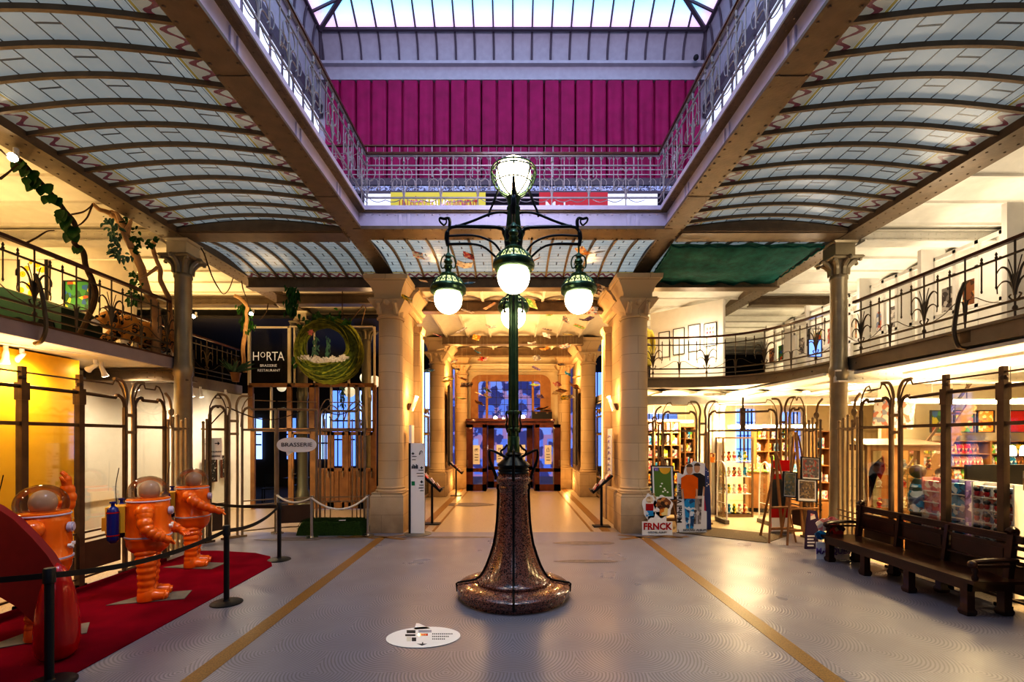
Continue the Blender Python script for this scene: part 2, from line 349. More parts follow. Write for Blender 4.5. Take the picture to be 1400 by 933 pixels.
# ================================================================ girders of the light well
def rivrow(b, x, z, y0, y1, nrm, step=.16, r=.016):
    y = y0
    while y < y1: b.rivet((x, y, z), nrm, r); y += step
nt_ = [3]
def trim(b, mt):
    o = struct('trim_%d' % nt_[0], b, mt); nt_[0] += 1; return o
for s in (-1, 1):
    X = lambda v: s*v
    b = MB(); a, c = sorted((X(2.80), X(3.17))); b.box(a, c, -2, 11.3, 5.98, 6.02)
    for x in (2.84, 3.13):
        rivrow(b, X(x), 5.98, 1, 11.2, (0,0,-1), .16, .02)
    for y0_ in (2.5, 5.0, 7.5): b.box(a, c, y0_, y0_+.5, 5.972, 5.98)
    trim(b, 'steel')
    b = MB(); a, c = sorted((X(2.88), X(2.95))); b.box(a, c, -2, 8.8, 6.02, 6.33)
    for y in (3.3, 4.75, 6.2, 7.65):
        a, c = sorted((X(2.86), X(2.88)))
        for d in (0, .13): b.box(a, c, y+d, y+d+.05, 6.06, 6.30)
    a, c = sorted((X(2.86), X(2.885))); b.box(a, c, -2, 8.8, 6.02, 6.06); trim(b, 'steel_web')
    b = MB(); a, c = sorted((X(2.75), X(3.1))); b.box(a, c, -2, 8.8, 6.33, 6.36)
    rivrow(b, X(2.775), 6.33, 1, 8.7, (0,0,-1), .14, .015); rivrow(b, X(2.84), 6.33, 1.07, 8.7, (0,0,-1), .14, .015)
    a, c = sorted((X(2.80), X(2.81))); b.box(a, c, -2, 8.75, 6.324, 6.33); trim(b, 'gold_edge')
    b = MB(); a, c = sorted((X(2.75), X(3.0))); b.box(a, c, -2, 9.1, 6.36, 6.44); trim(b, 'steel_web')
    # outer girder
    b = MB(); a, c = sorted((X(6.25), X(6.68))); b.box(a, c, -2, 16.2, 5.93, 5.96)
    a, c = sorted((X(6.25), X(6.30))); b.box(a, c, -2, 16.2, 5.96, 6.14)
    a, c = sorted((X(6.63), X(6.68))); b.box(a, c, -2, 16.2, 5.96, 6.2)
    for x in (6.34, 6.58): rivrow(b, X(x), 5.93, 1.5, 16, (0,0,-1), .17, .018)
    trim(b, 'steel')
# cross beam at the far end of the well
b = MB(); b.box(-2.95, 2.95, 8.75, 8.8, 6.03, 6.33)
for k in range(4):
    for d in (0, .16): x = -2.1+k*1.42+d; b.box(x-.03, x+.03, 8.735, 8.75, 6.07, 6.3)
for z in (6.29, 6.06):
    x = -2.9
    while x < 2.9: b.rivet((x, 8.75, z), (0,-1,0), .018); x += .14
trim(b, 'steel_web')
b = MB(); b.box(-2.95, 2.95, 8.64, 9.12, 5.97, 6.03)
for y in (8.68, 9.05):
    x = -2.75
    while x < 2.8: b.rivet((x, y, 5.97), (0,0,-1), .016); x += .18
for s in (-1, 1): a, c = sorted((s*3.17, s*6.3)); b.box(a, c, 8.74, 9.14, 5.94, 5.97); b.box(a, c, 8.9, 8.98, 5.97, 6.3)
trim(b, 'steel')
b = MB(); b.box(-2.75, 2.75, 8.7, 9.1, 6.36, 6.44); trim(b, 'steel_web')
b = MB(); b.box(-2.8, 2.8, 8.72, 9.1, 6.33, 6.36)
x = -2.7
while x < 2.7: b.rivet((x, 8.77, 6.33), (0,0,-1), .014); x += .13
trim(b, 'gold_edge')
# tympanum of side vaults: curved fascia over the cross beam
for s in (-1, 1):
    xs = [3.17+3.08*k/24 for k in range(25)]
    poly = [(s*x, 6.02+.14*math.sin(PI*(x-3.17)/3.08)) for x in xs]+[(s*6.25, 5.96), (s*3.17, 5.96)]
    trim(MB().prism(poly, 8.70, 8.78), 'steel')
# beam on the pier line and beams of the passage
def ibeam(y, z0, z1, x0, x1, mt='steel', th=.1):
    b = MB(); b.box(x0, x1, y, y+th, z0+.03, z1); b.box(x0, x1, y-.1, y+th+.1, z0, z0+.03); b.box(x0, x1, y-.06, y, z1-.03, z1)
    for z in (z0+.08, z1-.07):
        x = x0+.1
        while x < x1: b.rivet((x, y, z), (0,-1,0), .015); x += .15
    return trim(b, mt)
ibeam(11.15, 5.67, 5.95, -6.3, 6.3)
ibeam(12.3, 5.42, 5.74, -2.5, 2.5, 'gold_edge'); ibeam(16.6, 5.43, 5.74, -2.5, 2.5, 'gold_edge'); ibeam(18.9, 5.42, 5.74, -2.5, 2.5, 'gold_edge')
ibeam(13.2, 5.85, 6.1, -14, -6.7); ibeam(13.2, 5.85, 6.1, 6.7, 14)
ibeam(9.0, 5.86, 6.1, -14, -6.7, 'ceil'); ibeam(9.0, 5.86, 6.1, 6.7, 14, 'ceil_w')
ibeam(12.3, 5.62, 5.9, -6.2, -3.2)
ibeam(9.15, 3.20, 3.44, 6.3, 14, 'ceil_w'); ibeam(9.15, 3.22, 3.46, -14, -6.3, 'steel'); ibeam(12.7, 3.02, 3.26, 2.9, 14, 'ceil_w')
# ================================================================ stained glass vaults
def arc_xy(u0, u1, z0, rise, n=24, z1=None):
    z1 = z0 if z1 is None else z1
    return [(u0+(u1-u0)*k/n, z0+(z1-z0)*k/n+rise*math.sin(PI*k/n)) for k in range(n+1)]
wn = [1]
for s in (-1, 1):
    pr = arc_xy(s*3.17, s*6.27, 6.05, .135)
    lo, hi = sorted((s*3.17, s*6.27))
    vm = vault_mat('side_vault_glass_%d' % (s+1), lo, hi, 8.49, 30, 'x', .262, .30, .38)
    b = MB(); n = len(pr); ys = [-2, 8.72]
    b.add([(x, y, z) for y in ys for x, z in pr], [(k, k+1, n+k+1, n+k) for k in range(n-1)], True)
    win = struct('window_%d' % wn[0], b, vm); wn[0] += 1
    y = 8.49
    while y > 2.2:
        q = MB(); vs = []; fs = []
        for x, z in pr: vs += [(x, y-.02, z-.055), (x, y+.02, z-.055), (x, y+.02, z+.01), (x, y-.02, z+.01)]
        for k in range(n-1):
            for j in range(4): fs.append((4*k+j, 4*k+(j+1)%4, 4*k+4+(j+1)%4, 4*k+4+j))
        q.add(vs, fs); q.build('rib', 'steel', win); y -= .409
for x0, x1, nm in ((-2.8, 2.8, 'c'), (-6.25, -3.2, 'l'), (3.2, 6.25, 'r')):
    pr = arc_xy(9.05, 11.1, 5.99, .12, 20, 5.93)
    vm = vault_mat('bay_vault_glass_'+nm, 8.9, 11.12, x0+.3, x1, 'y', .13, .20, .40 if nm != 'c' else .62)
    b = MB(); n = len(pr)
    b.add([(x, y, z) for x in (x0, x1) for y, z in pr], [(k, k+1, n+k+1, n+k) for k in range(n-1)], True)
    win = struct('window_%d' % wn[0], b, vm); wn[0] += 1
    x = x0+.3
    while x < x1-.1:
        q = MB(); vs = []; fs = []
        for y, z in pr: vs += [(x-.02, y, z-.05), (x+.02, y, z-.05), (x+.02, y, z+.01), (x-.02, y, z+.01)]
        for k in range(n-1):
            for j in range(4): fs.append((4*k+j, 4*k+(j+1)%4, 4*k+4+(j+1)%4, 4*k+4+j))
        q.add(vs, fs); q.build('rib', 'steel', win); x += .41
    # side closing plates with painted border
    if nm != 'c':
        pass
# ================================================================ green net slung under the right bay
b = MB(); nx, ny = 34, 26; rr = random.Random(3); vs = []
for j in range(ny+1):
    for i in range(nx+1):
        u, v = i/nx, j/ny; x = 3.12+3.0*u+(.12*v); y = 9.2+2.05*v
        z = 5.93-.16*math.sin(PI*u)**.6*math.sin(PI*min(v*1.0,1))**.5-.06*v+.03*noise.noise((u*6, v*5, 1))+.02*math.sin(u*26)*.6
        if v > .96: z -= .05+.03*math.sin(u*40)
        vs.append((x, y+.05*noise.noise((u*9, 0, 3)), z))
b.add(vs, [(j*(nx+1)+i, j*(nx+1)+i+1, (j+1)*(nx+1)+i+1, (j+1)*(nx+1)+i) for j in range(ny) for i in range(nx)], True)
for p, q in (((3.12,9.2),(3.25,11.25)),((3.25,11.25),(6.25,11.25)),((6.12,9.2),(6.25,11.25)),((3.12,9.2),(6.12,9.2))):
    pts = [(p[0]+(q[0]-p[0])*k/20, p[1]+(q[1]-p[1])*k/20, 5.9-.05*abs(math.sin(k*1.3))) for k in range(21)]; b.tube(pts, .02, 5)
tag(b.build('safety_net', 'net'), 'dark green safety net slung under the glass vault beside the right stone pier', 'net')
# ================================================================ cast iron columns
def leaf_cap(b, c, r, z, h, n=8, out=.2):
    for k in range(n):
        a = 2*PI*k/n; d = Vector((math.cos(a), math.sin(a), 0)); o = Vector(c)+Vector((0,0,z))
        pts = [o+d*r, o+d*(r+.02)+Vector((0,0,h*.5)), o+d*(r+out*.6)+Vector((0,0,h*.85)), o+d*(r+out)+Vector((0,0,h*.9)), o+d*(r+out*1.05)+Vector((0,0,h*.72))]
        b.tube(cat(pts, 4), [.05]*8+[.045]*4+[.035]*4+[.02], 6)
def column(x, y, label, top=5.93, tall=True):
    t = thing('cast_iron_column', label, 'column', (x, y, 0))
    b = MB(); b.lathe([(.24,0),(.24,.12),(.2,.16),(.2,.5),(.165,.56),(.155,1.2),(.15,3.3),(.17,3.34),(.17,3.5),(.15,3.54),(.145,top-.72),(.16,top-.7),(.16,top-.66),(.145,top-.62),(.145,top-.3)], (x,y,0), 28); b.build('shaft', 'column', t)
    b = MB(); b.lathe([(.145,top-.62),(.15,top-.45),(.2,top-.36),(.26,top-.33),(.26,top-.32)], (x,y,0), 24); leaf_cap(b, (x,y,0), .14, top-.62, .3, 8, .2)
    b.rects([(top-.36,x-.27,x+.27,y-.27,y+.27),(top-.33,x-.30,x+.30,y-.30,y+.30),(top-.30,x-.28,x+.28,y-.28,y+.28)]); b.build('capital', 'column', t)
    b = MB(); b.rects([(top-.30,x-.19,x+.19,y-.19,y+.19),(top-.05,x-.19,x+.19,y-.19,y+.19),(top-.04,x-.22,x+.22,y-.22,y+.22),(top,x-.24,x+.24,y-.24,y+.24)]); b.build('impost_block', 'column_l' if x < 0 else 'column', t)
    return t
column(-6.44, 9.15, 'grey-gold iron column between the orange space suits and the horta restaurant facade')
column(6.44, 9.25, 'grey-gold iron column between the picture easel and the long wooden bench')
column(-6.4, 14.25, 'pale iron column behind the hanging woven nest')
column(-4.75, 15.2, 'slimmer pale column standing inside the brasserie')
# ================================================================ stone piers
pn = 0
def pier(x0, x1, y0, y1, lab, front=True, base=.93):
    t = thing('stone_pier', lab, 'pillar', ((x0+x1)/2, (y0+y1)/2, 0), kind='structure')
    def R_(zs): return [(z, x0-e, x1+e, y0-e, y1+e) for z, e in zs]
    MB().rects(R_([(0,.09),(base-.12,.09),(base-.08,.06),(base-.04,.07)])).build('plinth', 'stone', t)
    b = MB(); r_ = (x1-x0)/2+.005; b.lathe([(r_+.06,base-.04),(r_+.06,base),(r_+.02,base+.03),(r_+.03,base+.06),(r_,base+.1),(r_,1.6),(r_-.015,4.86)], ((x0+x1)/2, y0+r_, 0), 36)
    b.rects([(base-.04,x0+.03,x1-.03,y0+r_,y1),(4.86,x0+.03,x1-.03,y0+r_,y1)])
    yy = y0
    b.build('shaft', 'stone', t)
    b = MB(); b.lathe([(r_,4.80),(r_+.03,4.82),(r_+.03,4.85),(r_-.01,4.88),(r_-.01,4.95),(r_+.02,5.08)], ((x0+x1)/2, y0+r_, 0), 36); b.rects(R_([(4.86,-.05),(4.95,-.04),(5.0,-.0),(5.08,.06),(5.16,.12),(5.2,.14),(5.2,.11),(5.235,.11)]))
    for k in range(3):
        cx = x0+(x1-x0)*(k+.5)/3; b.tube(cat([(cx,y0-.01,4.9),(cx,y0-.06,5.02),(cx,y0-.14,5.12),(cx,y0-.12,5.06)],4), [.06]*4+[.05]*5+[.03]*3+[.02], 6) if k != 1 else b.sphere((cx, y0-.09, 5.12), .07)
    b.build('capital', 'stone', t)
    b = MB(); b.rects(R_([(5.235,.02),(5.34,.02),(5.37,.04),(5.46,.07),(5.56,.13),(5.62,.17),(5.62,.2),(5.69,.21),(5.72,.21)])); b.build('entablature', 'stone', t)
    return t
pier(-3.08, -2.52, 10.48, 11.05, 'front stone pier left of the passage, by the white sign totem')
pier(2.42+.06, 3.08, 10.42, 11.0, 'front stone pier right of the passage, by the cut-out comic signs')
pier(-3.05, -2.5, 16.9, 17.4, 'rear stone pier on the left side of the passage')
pier(2.5, 3.05, 16.9, 17.4, 'rear stone pier on the right side of the passage')
pier(-2.45, -1.93, 19.75, 20.2, 'end stone pier left of the exit doors')
pier(1.93, 2.45, 19.75, 20.2, 'end stone pier right of the exit doors')
for s in (-1, 1):
    for y0, y1 in ((11.1, 12.6), (17.4, 20.2)):
        a, c = sorted((s*2.58, s*3.08)); b = MB(); b.box(a, c, y0, y1, 0, 5.25)
        a, c = sorted((s*2.42, s*3.08))
        if y0 < 12: b.box(a, c, y1-.35, y1, 0, 4.85); 
        a, c = sorted((s*2.46, s*3.1)); b.box(a, c, y0, y1-.36 if y0 < 12 else y1, 0, .86)
        struct('wall_'+('left' if s < 0 else 'right'), b, 'stone')
        b = MB(); prof = [(2.58,5.2),(2.44,5.24),(2.44,5.36),(2.38,5.40),(2.34,5.5),(2.26,5.58),(2.22,5.62),(2.22,5.7),(3.1,5.7),(3.1,5.2)]
        b.prism([(s*p[0], p[1]) for p in prof], y0, y1+.1); b.prism([(s*2.58, 4.86),(s*2.40,4.86),(s*2.36,4.95),(s*2.36,5.02),(s*2.58,5.02)], y1-.4, y1+.05) if y0 < 12 else None
        trim(b, 'stone')
    # small engaged capital catching the light
# passage ceiling with small arches, springing between the beams
def jack(x0, x1, y0, y1, z, axis, step, rise, mt, name='ceiling'):
    b = MB(); n = 8
    lo, hi = (x0, x1) if axis == 'y' else (y0, y1); c = lo
    while c < hi-.01:
        d = min(step, hi-c); pr = [(c+d*k/n, z+rise*math.sin(PI*k/n)) for k in range(n+1)]
        if axis == 'y': b.add([(p[0], y, p[1]) for y in (y0, y1) for p in pr], [(k, k+1, n+2+k, n+1+k) for k in range(n)], True); b.box(c-.03, c+.03, y0, y1, z-.03, z+.02)
        else: b.add([(x, p[0], p[1]) for x in (x0, x1) for p in pr], [(k, k+1, n+2+k, n+1+k) for k in range(n)], True); b.box(x0, x1, c-.02, c+.02, z-.035, z+.02)
        c += d
    return struct(name, b, mt)
jack(-3.12, 3.12, 11.4, 20.3, 5.72, 'y', .78, .12, 'ceil')
jack(-14, -6.66, -1, 22, 6.05, 'x', .8, .09, 'ceil'); jack(6.66, 14, -1, 22, 6.05, 'x', .8, .09, 'ceil_w')
jack(-6.66, -3.1, 11.4, 22, 6.0, 'x', .8, .09, 'ceil'); jack(3.1, 6.66, 11.4, 22, 6.0, 'x', .8, .09, 'ceil_w')
struct('wall_left', MB().box(-14.1, -14, -2, 22, 0, 6.4), 'wall'); struct('wall_right', MB().box(14, 14.1, -2, 22, 0, 6.4), 'white_wall')
# back walls
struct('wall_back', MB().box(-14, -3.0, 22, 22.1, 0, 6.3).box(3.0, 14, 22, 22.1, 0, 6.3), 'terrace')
b = MB(); b.box(-2.5, -1.75, 20.2, 20.4, 0, 5.8); b.box(1.75, 2.5, 20.2, 20.4, 0, 5.8); b.box(-1.75, 1.75, 20.2, 20.4, 4.95, 5.8); struct('wall_back', b, 'wall')
trim(MB().box(-1.95, 1.95, 20.0, 20.2, 5.22, 5.3).box(-1.95,1.95,20.05,20.2,4.98,5.02), 'wall')
# ================================================================ upper floor slabs (galleries)
def slab(poly, z0, z1, name='floor', mt='ceil'):
    return struct(name, MB().prism(poly, z0, z1, 'xy'), mt)
slab([(-14,-2),(-6.62,-2),(-6.62,9.3),(-8.15,9.5),(-8.15,13.9),(-14,13.9)], 3.48, 3.66, mt='ceil')
RC = [(6.62,-2),(6.62,8.0),(6.62,9.3),(6.55,10.0),(6.42,10.7),(6.2,11.25),(5.8,11.75),(5.2,12.1),(4.5,12.25),(3.1,12.3)]
slab(RC+[(3.1,22),(14,22),(14,-2)], 3.45, 3.66, mt='ceil_w')
jack(6.66, 14, -1, 9.1, 3.38, 'y', .95, .07, 'ceil_w'); jack(3.1, 14, 12.75, 22, 3.38, 'y', .95, .07, 'ceil_w'); jack(6.2, 14, 9.3, 12.7, 3.38, 'y', .95, .07, 'ceil_w')
def strip(path, z0, z1, th, mt, name=None):
    b = MB(); n = len(path); P = [Vector((p[0], p[1], 0)) for p in path]; vs = []
    for i in range(n):
        t = (P[min(i+1,n-1)]-P[max(i-1,0)]).normalized(); nn = Vector((t.y, -t.x, 0))*th/2
        vs += [P[i]+nn+Vector((0,0,z0)), P[i]-nn+Vector((0,0,z0)), P[i]-nn+Vector((0,0,z1)), P[i]+nn+Vector((0,0,z1))]
    b.add(vs, [(4*i+j, 4*i+(j+1)%4, 4*i+4+(j+1)%4, 4*i+4+j) for i in range(n-1) for j in range(4)]+[(0,1,2,3),(4*n-1,4*n-2,4*n-3,4*n-4)])
    return b
RP = [(p[0], p[1]) for p in cat([(p[0],p[1],0) for p in RC[1:]], 4)]; RPF = [(6.6, -2)]+RP
b = strip(RPF, 3.44, 3.69, .07, 0)
for i in range(3, len(RP)-2, 3): b.rivet((RP[i][0]-.04, RP[i][1]-.03, 3.56), (-1,-1,0), .02)
trim(b, 'slab'); trim(strip([(p[0]-.02, p[1]-.02) for p in RPF], 3.66, 3.70, .12, 0), 'slab')
LPF = [(-6.6,-2),(-6.6,9.2)]; trim(strip(LPF, 3.46, 3.66, .07, 0), 'slab_l'); trim(strip(LPF, 3.66, 3.69, .1, 0), 'handrail')
LP2 = [(-8.12,9.3),(-8.12,14.0)]; trim(strip(LP2, 3.40, 3.68, .07, 0), 'slab')
# ================================================================ upper hall above the well
b = MB(); b.box(3.0, 6.2, -2, 14.8, 6.32, 6.42); b.box(-6.2, -3.0, -2, 14.8, 6.32, 6.42); b.box(-3.0, 3.0, 9.1, 14.8, 6.32, 6.42); struct('floor', b, 'upper')
struct('wall_back', MB().box(-6.3, 6.3, 14.85, 15, 6.5, 13.85), 'upper')
for s in (-1, 1):
    a, c = sorted((s*6.12, s*6.3)); nm = 'wall_'+('left' if s < 0 else 'right')
    struct(nm, MB().box(a, c, -2, 14.9, 6.5, 11.0).box(a, c, -2, 14.9, 12.6, 13.85), 'upper')
    a, c = sorted((s*6.0, s*6.2)); trim(MB().box(a, c, -2, 14.8, 12.25, 12.6), 'upper_dark'); trim(MB().box(a, c, -2, 14.8, 10.7, 11.0), 'upper_dark')
    b = MB(); a, c = sorted((s*6.13, s*6.15)); b.box(a, c, -2, 14.8, 11.0, 12.25); wq = struct('window_%d' % wn[0], b, 'upper_day' if 'upper_day' in M else mat('frosted_side_glass', (.7,.75,.85), .4, emit=.8, ecol=(.72,.80,1))); wn[0] += 1
    y = 0
    while y < 14.8: MB().bar((s*6.11, y, 11.0), (s*6.11, y+.0, 12.25), .05, .04).build('glazing_bar', 'upper_dark', wq); y += .62
    # gutter beam + cove
    a, c = sorted((s*5.98, s*6.2)); trim(MB().box(a, c, -2, 14.8, 13.7, 13.85), 'upper')
trim(MB().box(-6.2, 6.2, 14.62, 14.86, 13.32, 13.36).box(-6.2, 6.2, 14.7, 14.86, 13.36, 13.78).box(-6.2, 6.2, 14.55, 14.86, 13.78, 13.87), 'upper')
def cove(n=8): return [(-.45*(1-math.cos(PI/2*k/n)), .88*math.sin(PI/2*k/n)**.95) for k in range(n+1)]
cv = cove()
b = MB(); n = len(cv); b.add([(sx*(6.1+dy*.35), 14.85+dy, 13.85+dz) for sx in (-1,1) for dy, dz in cv], [(k,k+1,n+k+1,n+k) for k in range(n-1)], True); struct('wall_back', b, 'upper')
for s in (-1, 1):
    b = MB(); b.add([(s*(6.1+dy*.35), y, 13.85+dz) for y in (-2, 14.85) for dy, dz in cv], [(k,k+1,n+k+1,n+k) for k in range(n-1)], True); struct('wall_'+('left' if s < 0 else 'right'), b, 'upper')
b = MB(); k = -6
x = -5.98
while x < 6: b.tube([(x*(1+dy*.0), 14.82+dy, 13.85+dz) for dy, dz in cv], .032, 6); x += .598
for s in (-1, 1):
    y = 14.2
    while y > 2: b.tube([(s*(6.07+dy*.35), y, 13.85+dz) for dy, dz in cv], .032, 6); y -= .6
    b.tube([(s*(6.08+dy*.35), 14.8+dy, 13.85+dz) for dy, dz in cv], .06, 6)
trim(b, 'upper_dark')
# hipped skylight
m = mat('skylight_glass', (.7, .85, 1), .4); t = NT(m); o = t.xyz()
e = t.m('MINIMUM', t.m('SUBTRACT', 14.4, o[1]), t.m('SUBTRACT', 5.95, t.m('ABSOLUTE', o[0]))); f_ = t.N.new('ShaderNodeMapRange'); t.L.new(e, f_.inputs[0]); f_.inputs[1].default_value = .0; f_.inputs[2].default_value = .55
n1 = t.noise(.5, t.v, 2); c0 = t.mix(n1, (.13, .52, 1.0), (.30, .82, .98)); c = t.mix(f_.outputs[0], (.75, .38, .62), c0)
t.L.new(c, t.b.inputs['Emission Color']); t.b.inputs['Emission Strength'].default_value = .78; M['sky_glass'] = m
EX, EY, EZ = 5.94, 14.4, 14.73; RZ = 17.6; HY = 10.2
A = [(-EX,EY,EZ),(EX,EY,EZ),(0,HY,RZ),(0,-3,RZ),(-EX,-3,EZ),(EX,-3,EZ)]
sky = struct('window_%d' % wn[0], MB().add(A, [(0,1,2),(0,2,3,4),(1,5,3,2)]), 'sky_glass'); wn[0] += 1
x = -5.38
while x < 5.9:
    tt = 1-abs(x)/EX; q = Vector((x, EY, EZ)); r_ = Vector((x, EY+(HY-EY)*tt, EZ+(RZ-EZ)*tt)); dn = Vector((0, .02, -.04)); MB().bar(q+dn, r_+dn, .045, .07).build('glazing_bar', 'upper_dark', sky); x += .598
for s in (-1, 1):
    MB().bar((s*EX, EY, EZ-.04), (0, HY, RZ-.04), .1, .12).build('hip_rafter', 'upper_dark', sky)
    y = 13.8
    while y > 2:
        tt = min(1, (EY-y)/(EY-HY)); MB().bar((s*EX, y, EZ-.04), (s*EX*(1-tt), y, EZ+(RZ-EZ)*tt-.04), .045, .07).build('glazing_bar', 'upper_dark', sky); y -= .6
    MB().bar((s*EX, -3, EZ-.03), (s*EX, EY, EZ-.03), .08, .08).build('eaves_bar', 'upper_dark', sky)
MB().bar((-EX, EY, EZ-.03), (EX, EY, EZ-.03), .08, .08).build('eaves_bar', 'upper_dark', sky)
MB().bar((0, -3, RZ-.03), (0, HY, RZ-.03), .1, .12).build('ridge_bar', 'upper_dark', sky)
# purple curtain
b = MB(); nx, nz = 420, 26; vs = []; W = 5.9; rr = random.Random(5)
for j in range(nz+1):
    v = j/nz; z = 13.3-4.3*v
    for i in range(nx+1):
        u = i/nx; x = -W+2*W*u; g_ = (u*24) % 1; ed = math.exp(-((g_-0)/.07)**2)+math.exp(-((g_-1)/.07)**2)
        ed2 = math.exp(-((g_-0)/.03)**2)+math.exp(-((g_-1)/.03)**2); d = .16*ed2*(1-.3*v)+.05*ed*(1-.5*v)+.035*v*math.sin(u*24*2*PI*2+3*noise.noise((u*7, v*1.5, 0)))+.10*v*noise.noise((u*16+v*1.3, v*1.2, 4))
        vs.append((x, 14.62+d, z))
b.add(vs, [(j*(nx+1)+i, j*(nx+1)+i+1, (j+1)*(nx+1)+i+1, (j+1)*(nx+1)+i) for j in range(nz) for i in range(nx)], True)
tag(b.build('curtain', 'curtain'), 'wide magenta curtain closing off the upper hall behind the balustrade', 'curtain')
# second-floor gallery across the back of the hall
trim(MB().box(-6, 6, 13.5, 14.6, 9.42, 9.62), 'upper_dark')
m = mat('lattice_soffit', (.3,.34,.5), .6); t = NT(m); t.xyz(); t.color(t.mix(t.m('GREATER_THAN', t.noise(22, t.v), .52), (.46,.50,.66), (.06,.06,.12))); M['lattice'] = m
trim(MB().box(-6, 6, 13.44, 13.5, 9.2, 9.36), 'lattice'); trim(MB().box(-6, 6, 13.4, 14.6, 9.12, 9.2), 'upper_dark')
struct('wall_back', MB().box(-6, 6, 14.3, 14.5, 6.5, 9.1), 'upper')
# ================================================================ central lamp post
LX, LY = .01, 6.28
t = thing('street_lamp', 'tall bronze green lamp post with hanging globes on a pink granite foot', 'lamp', (LX, LY, 0))
def L3(x, y, z): return Vector((LX+x, LY+y, z))
MB().lathe([(.70,0),(.70,.055),(.745,.06),(.75,.075),(.75,.14),(.735,.155),(.50,.19)], (LX,LY,0), 72).build('foot_disc', 'granite', t)
PR = [(.47,.185),(.485,.2),(.485,.225),(.455,.24),(.44,.255),(.40,.31),(.355,.40),(.305,.53),(.255,.69),(.228,.85),(.212,1.0),(.203,1.18),(.197,1.32),(.197,1.42),(.205,1.43),(.205,1.46),(.20,1.47),(.20,1.49),(.228,1.53),(.235,1.56),(.225,1.585),(.205,1.60),(.205,1.64)]
MB().lathe(PR, (LX,LY,0), 72).build('pedestal', 'granite', t)
b = MB(); b.lathe([(.20,1.63),(.215,1.645),(.20,1.665),(.21,1.69),(.195,1.71),(.21,1.73),(.225,1.75),(.20,1.775),(.12,1.84),(.10,1.87),(.115,1.89),(.10,1.91),(.085,1.92)], (LX,LY,0), 40)
for k in range(4):
    a = PI/4+k*PI/2; b.sphere(L3(.13*math.cos(a), .13*math.sin(a), 1.84), .03, 8, 6)
b.build('collar', 'black', t)
for k in range(4):                         # iron straps following the granite, with a looped handle above
    a = -PI/2+k*PI/2; c_, s_ = math.cos(a), math.sin(a)
    P = lambda r, z: L3(r*c_, r*s_, z)
    b = MB(); path = [P(.755,.05), P(.765,.155), P(.745,.168), P(.50,.21)]+[P(r+.012, z) for r, z in PR[1:18]]
    b.tube(path, .014, 6)
    b.tube(cat([P(.235,1.55), P(.245,1.62), P(.31,1.79), P(.325,1.92), P(.30,1.945), P(.2,1.9), P(.1,1.85)], 5), [.02]*10+[.017]*21, 7)
    b.tube(cat([P(.15,1.875), P(.17,1.93), P(.12,1.97), P(.085,2.02)], 4), .013, 6)
    b.build('strap', 'black', t)
b = MB(); b.lathe([(.085,1.9),(.085,2.0),(.08,2.02),(.08,2.12),(.073,2.13),(.070,2.13)], (LX,LY,0), 48)
seg = 48; b.lathe([(.078,2.1),(.074,2.25),(.069,3.2),(.066,4.2),(.064,4.9)], (LX,LY,0), 64, 8, .22)
b.lathe([(.074,2.2),(.084,2.21),(.084,2.235),(.074,2.245)], (LX,LY,0), 32); b.lathe([(.074,2.42),(.088,2.44),(.088,2.46),(.074,2.475)], (LX,LY,0), 32)
for z in (4.45, 4.7, 4.95, 5.15): b.lathe([(.07,z),(.09,z+.02),(.09,z+.05),(.07,z+.07)], (LX,LY,0), 24)
b.lathe([(.068,4.85),(.10,4.95),(.085,5.1),(.075,5.25),(.10,5.33),(.06,5.40),(.05,5.45)], (LX,LY,0), 32)
b.build('shaft', 'green', t)
for k in range(4):
    b = MB(); a = k*PI/2; c_, s_ = math.cos(a), math.sin(a); P = lambda r, z: L3(r*c_, r*s_, z)
    b.tube(cat([P(.078,2.18), P(.10,2.28), P(.085,2.36), P(.10,2.43), P(.082,2.47)], 4), .012, 6)
    b.build('scroll', 'black', t); b = MB(); b.tube(cat([P(.07,3.95), P(.10,3.98), P(.125,3.90), P(.12,3.80), P(.10,3.81)], 4), .012, 6)
    b.build('scroll', 'black', t)
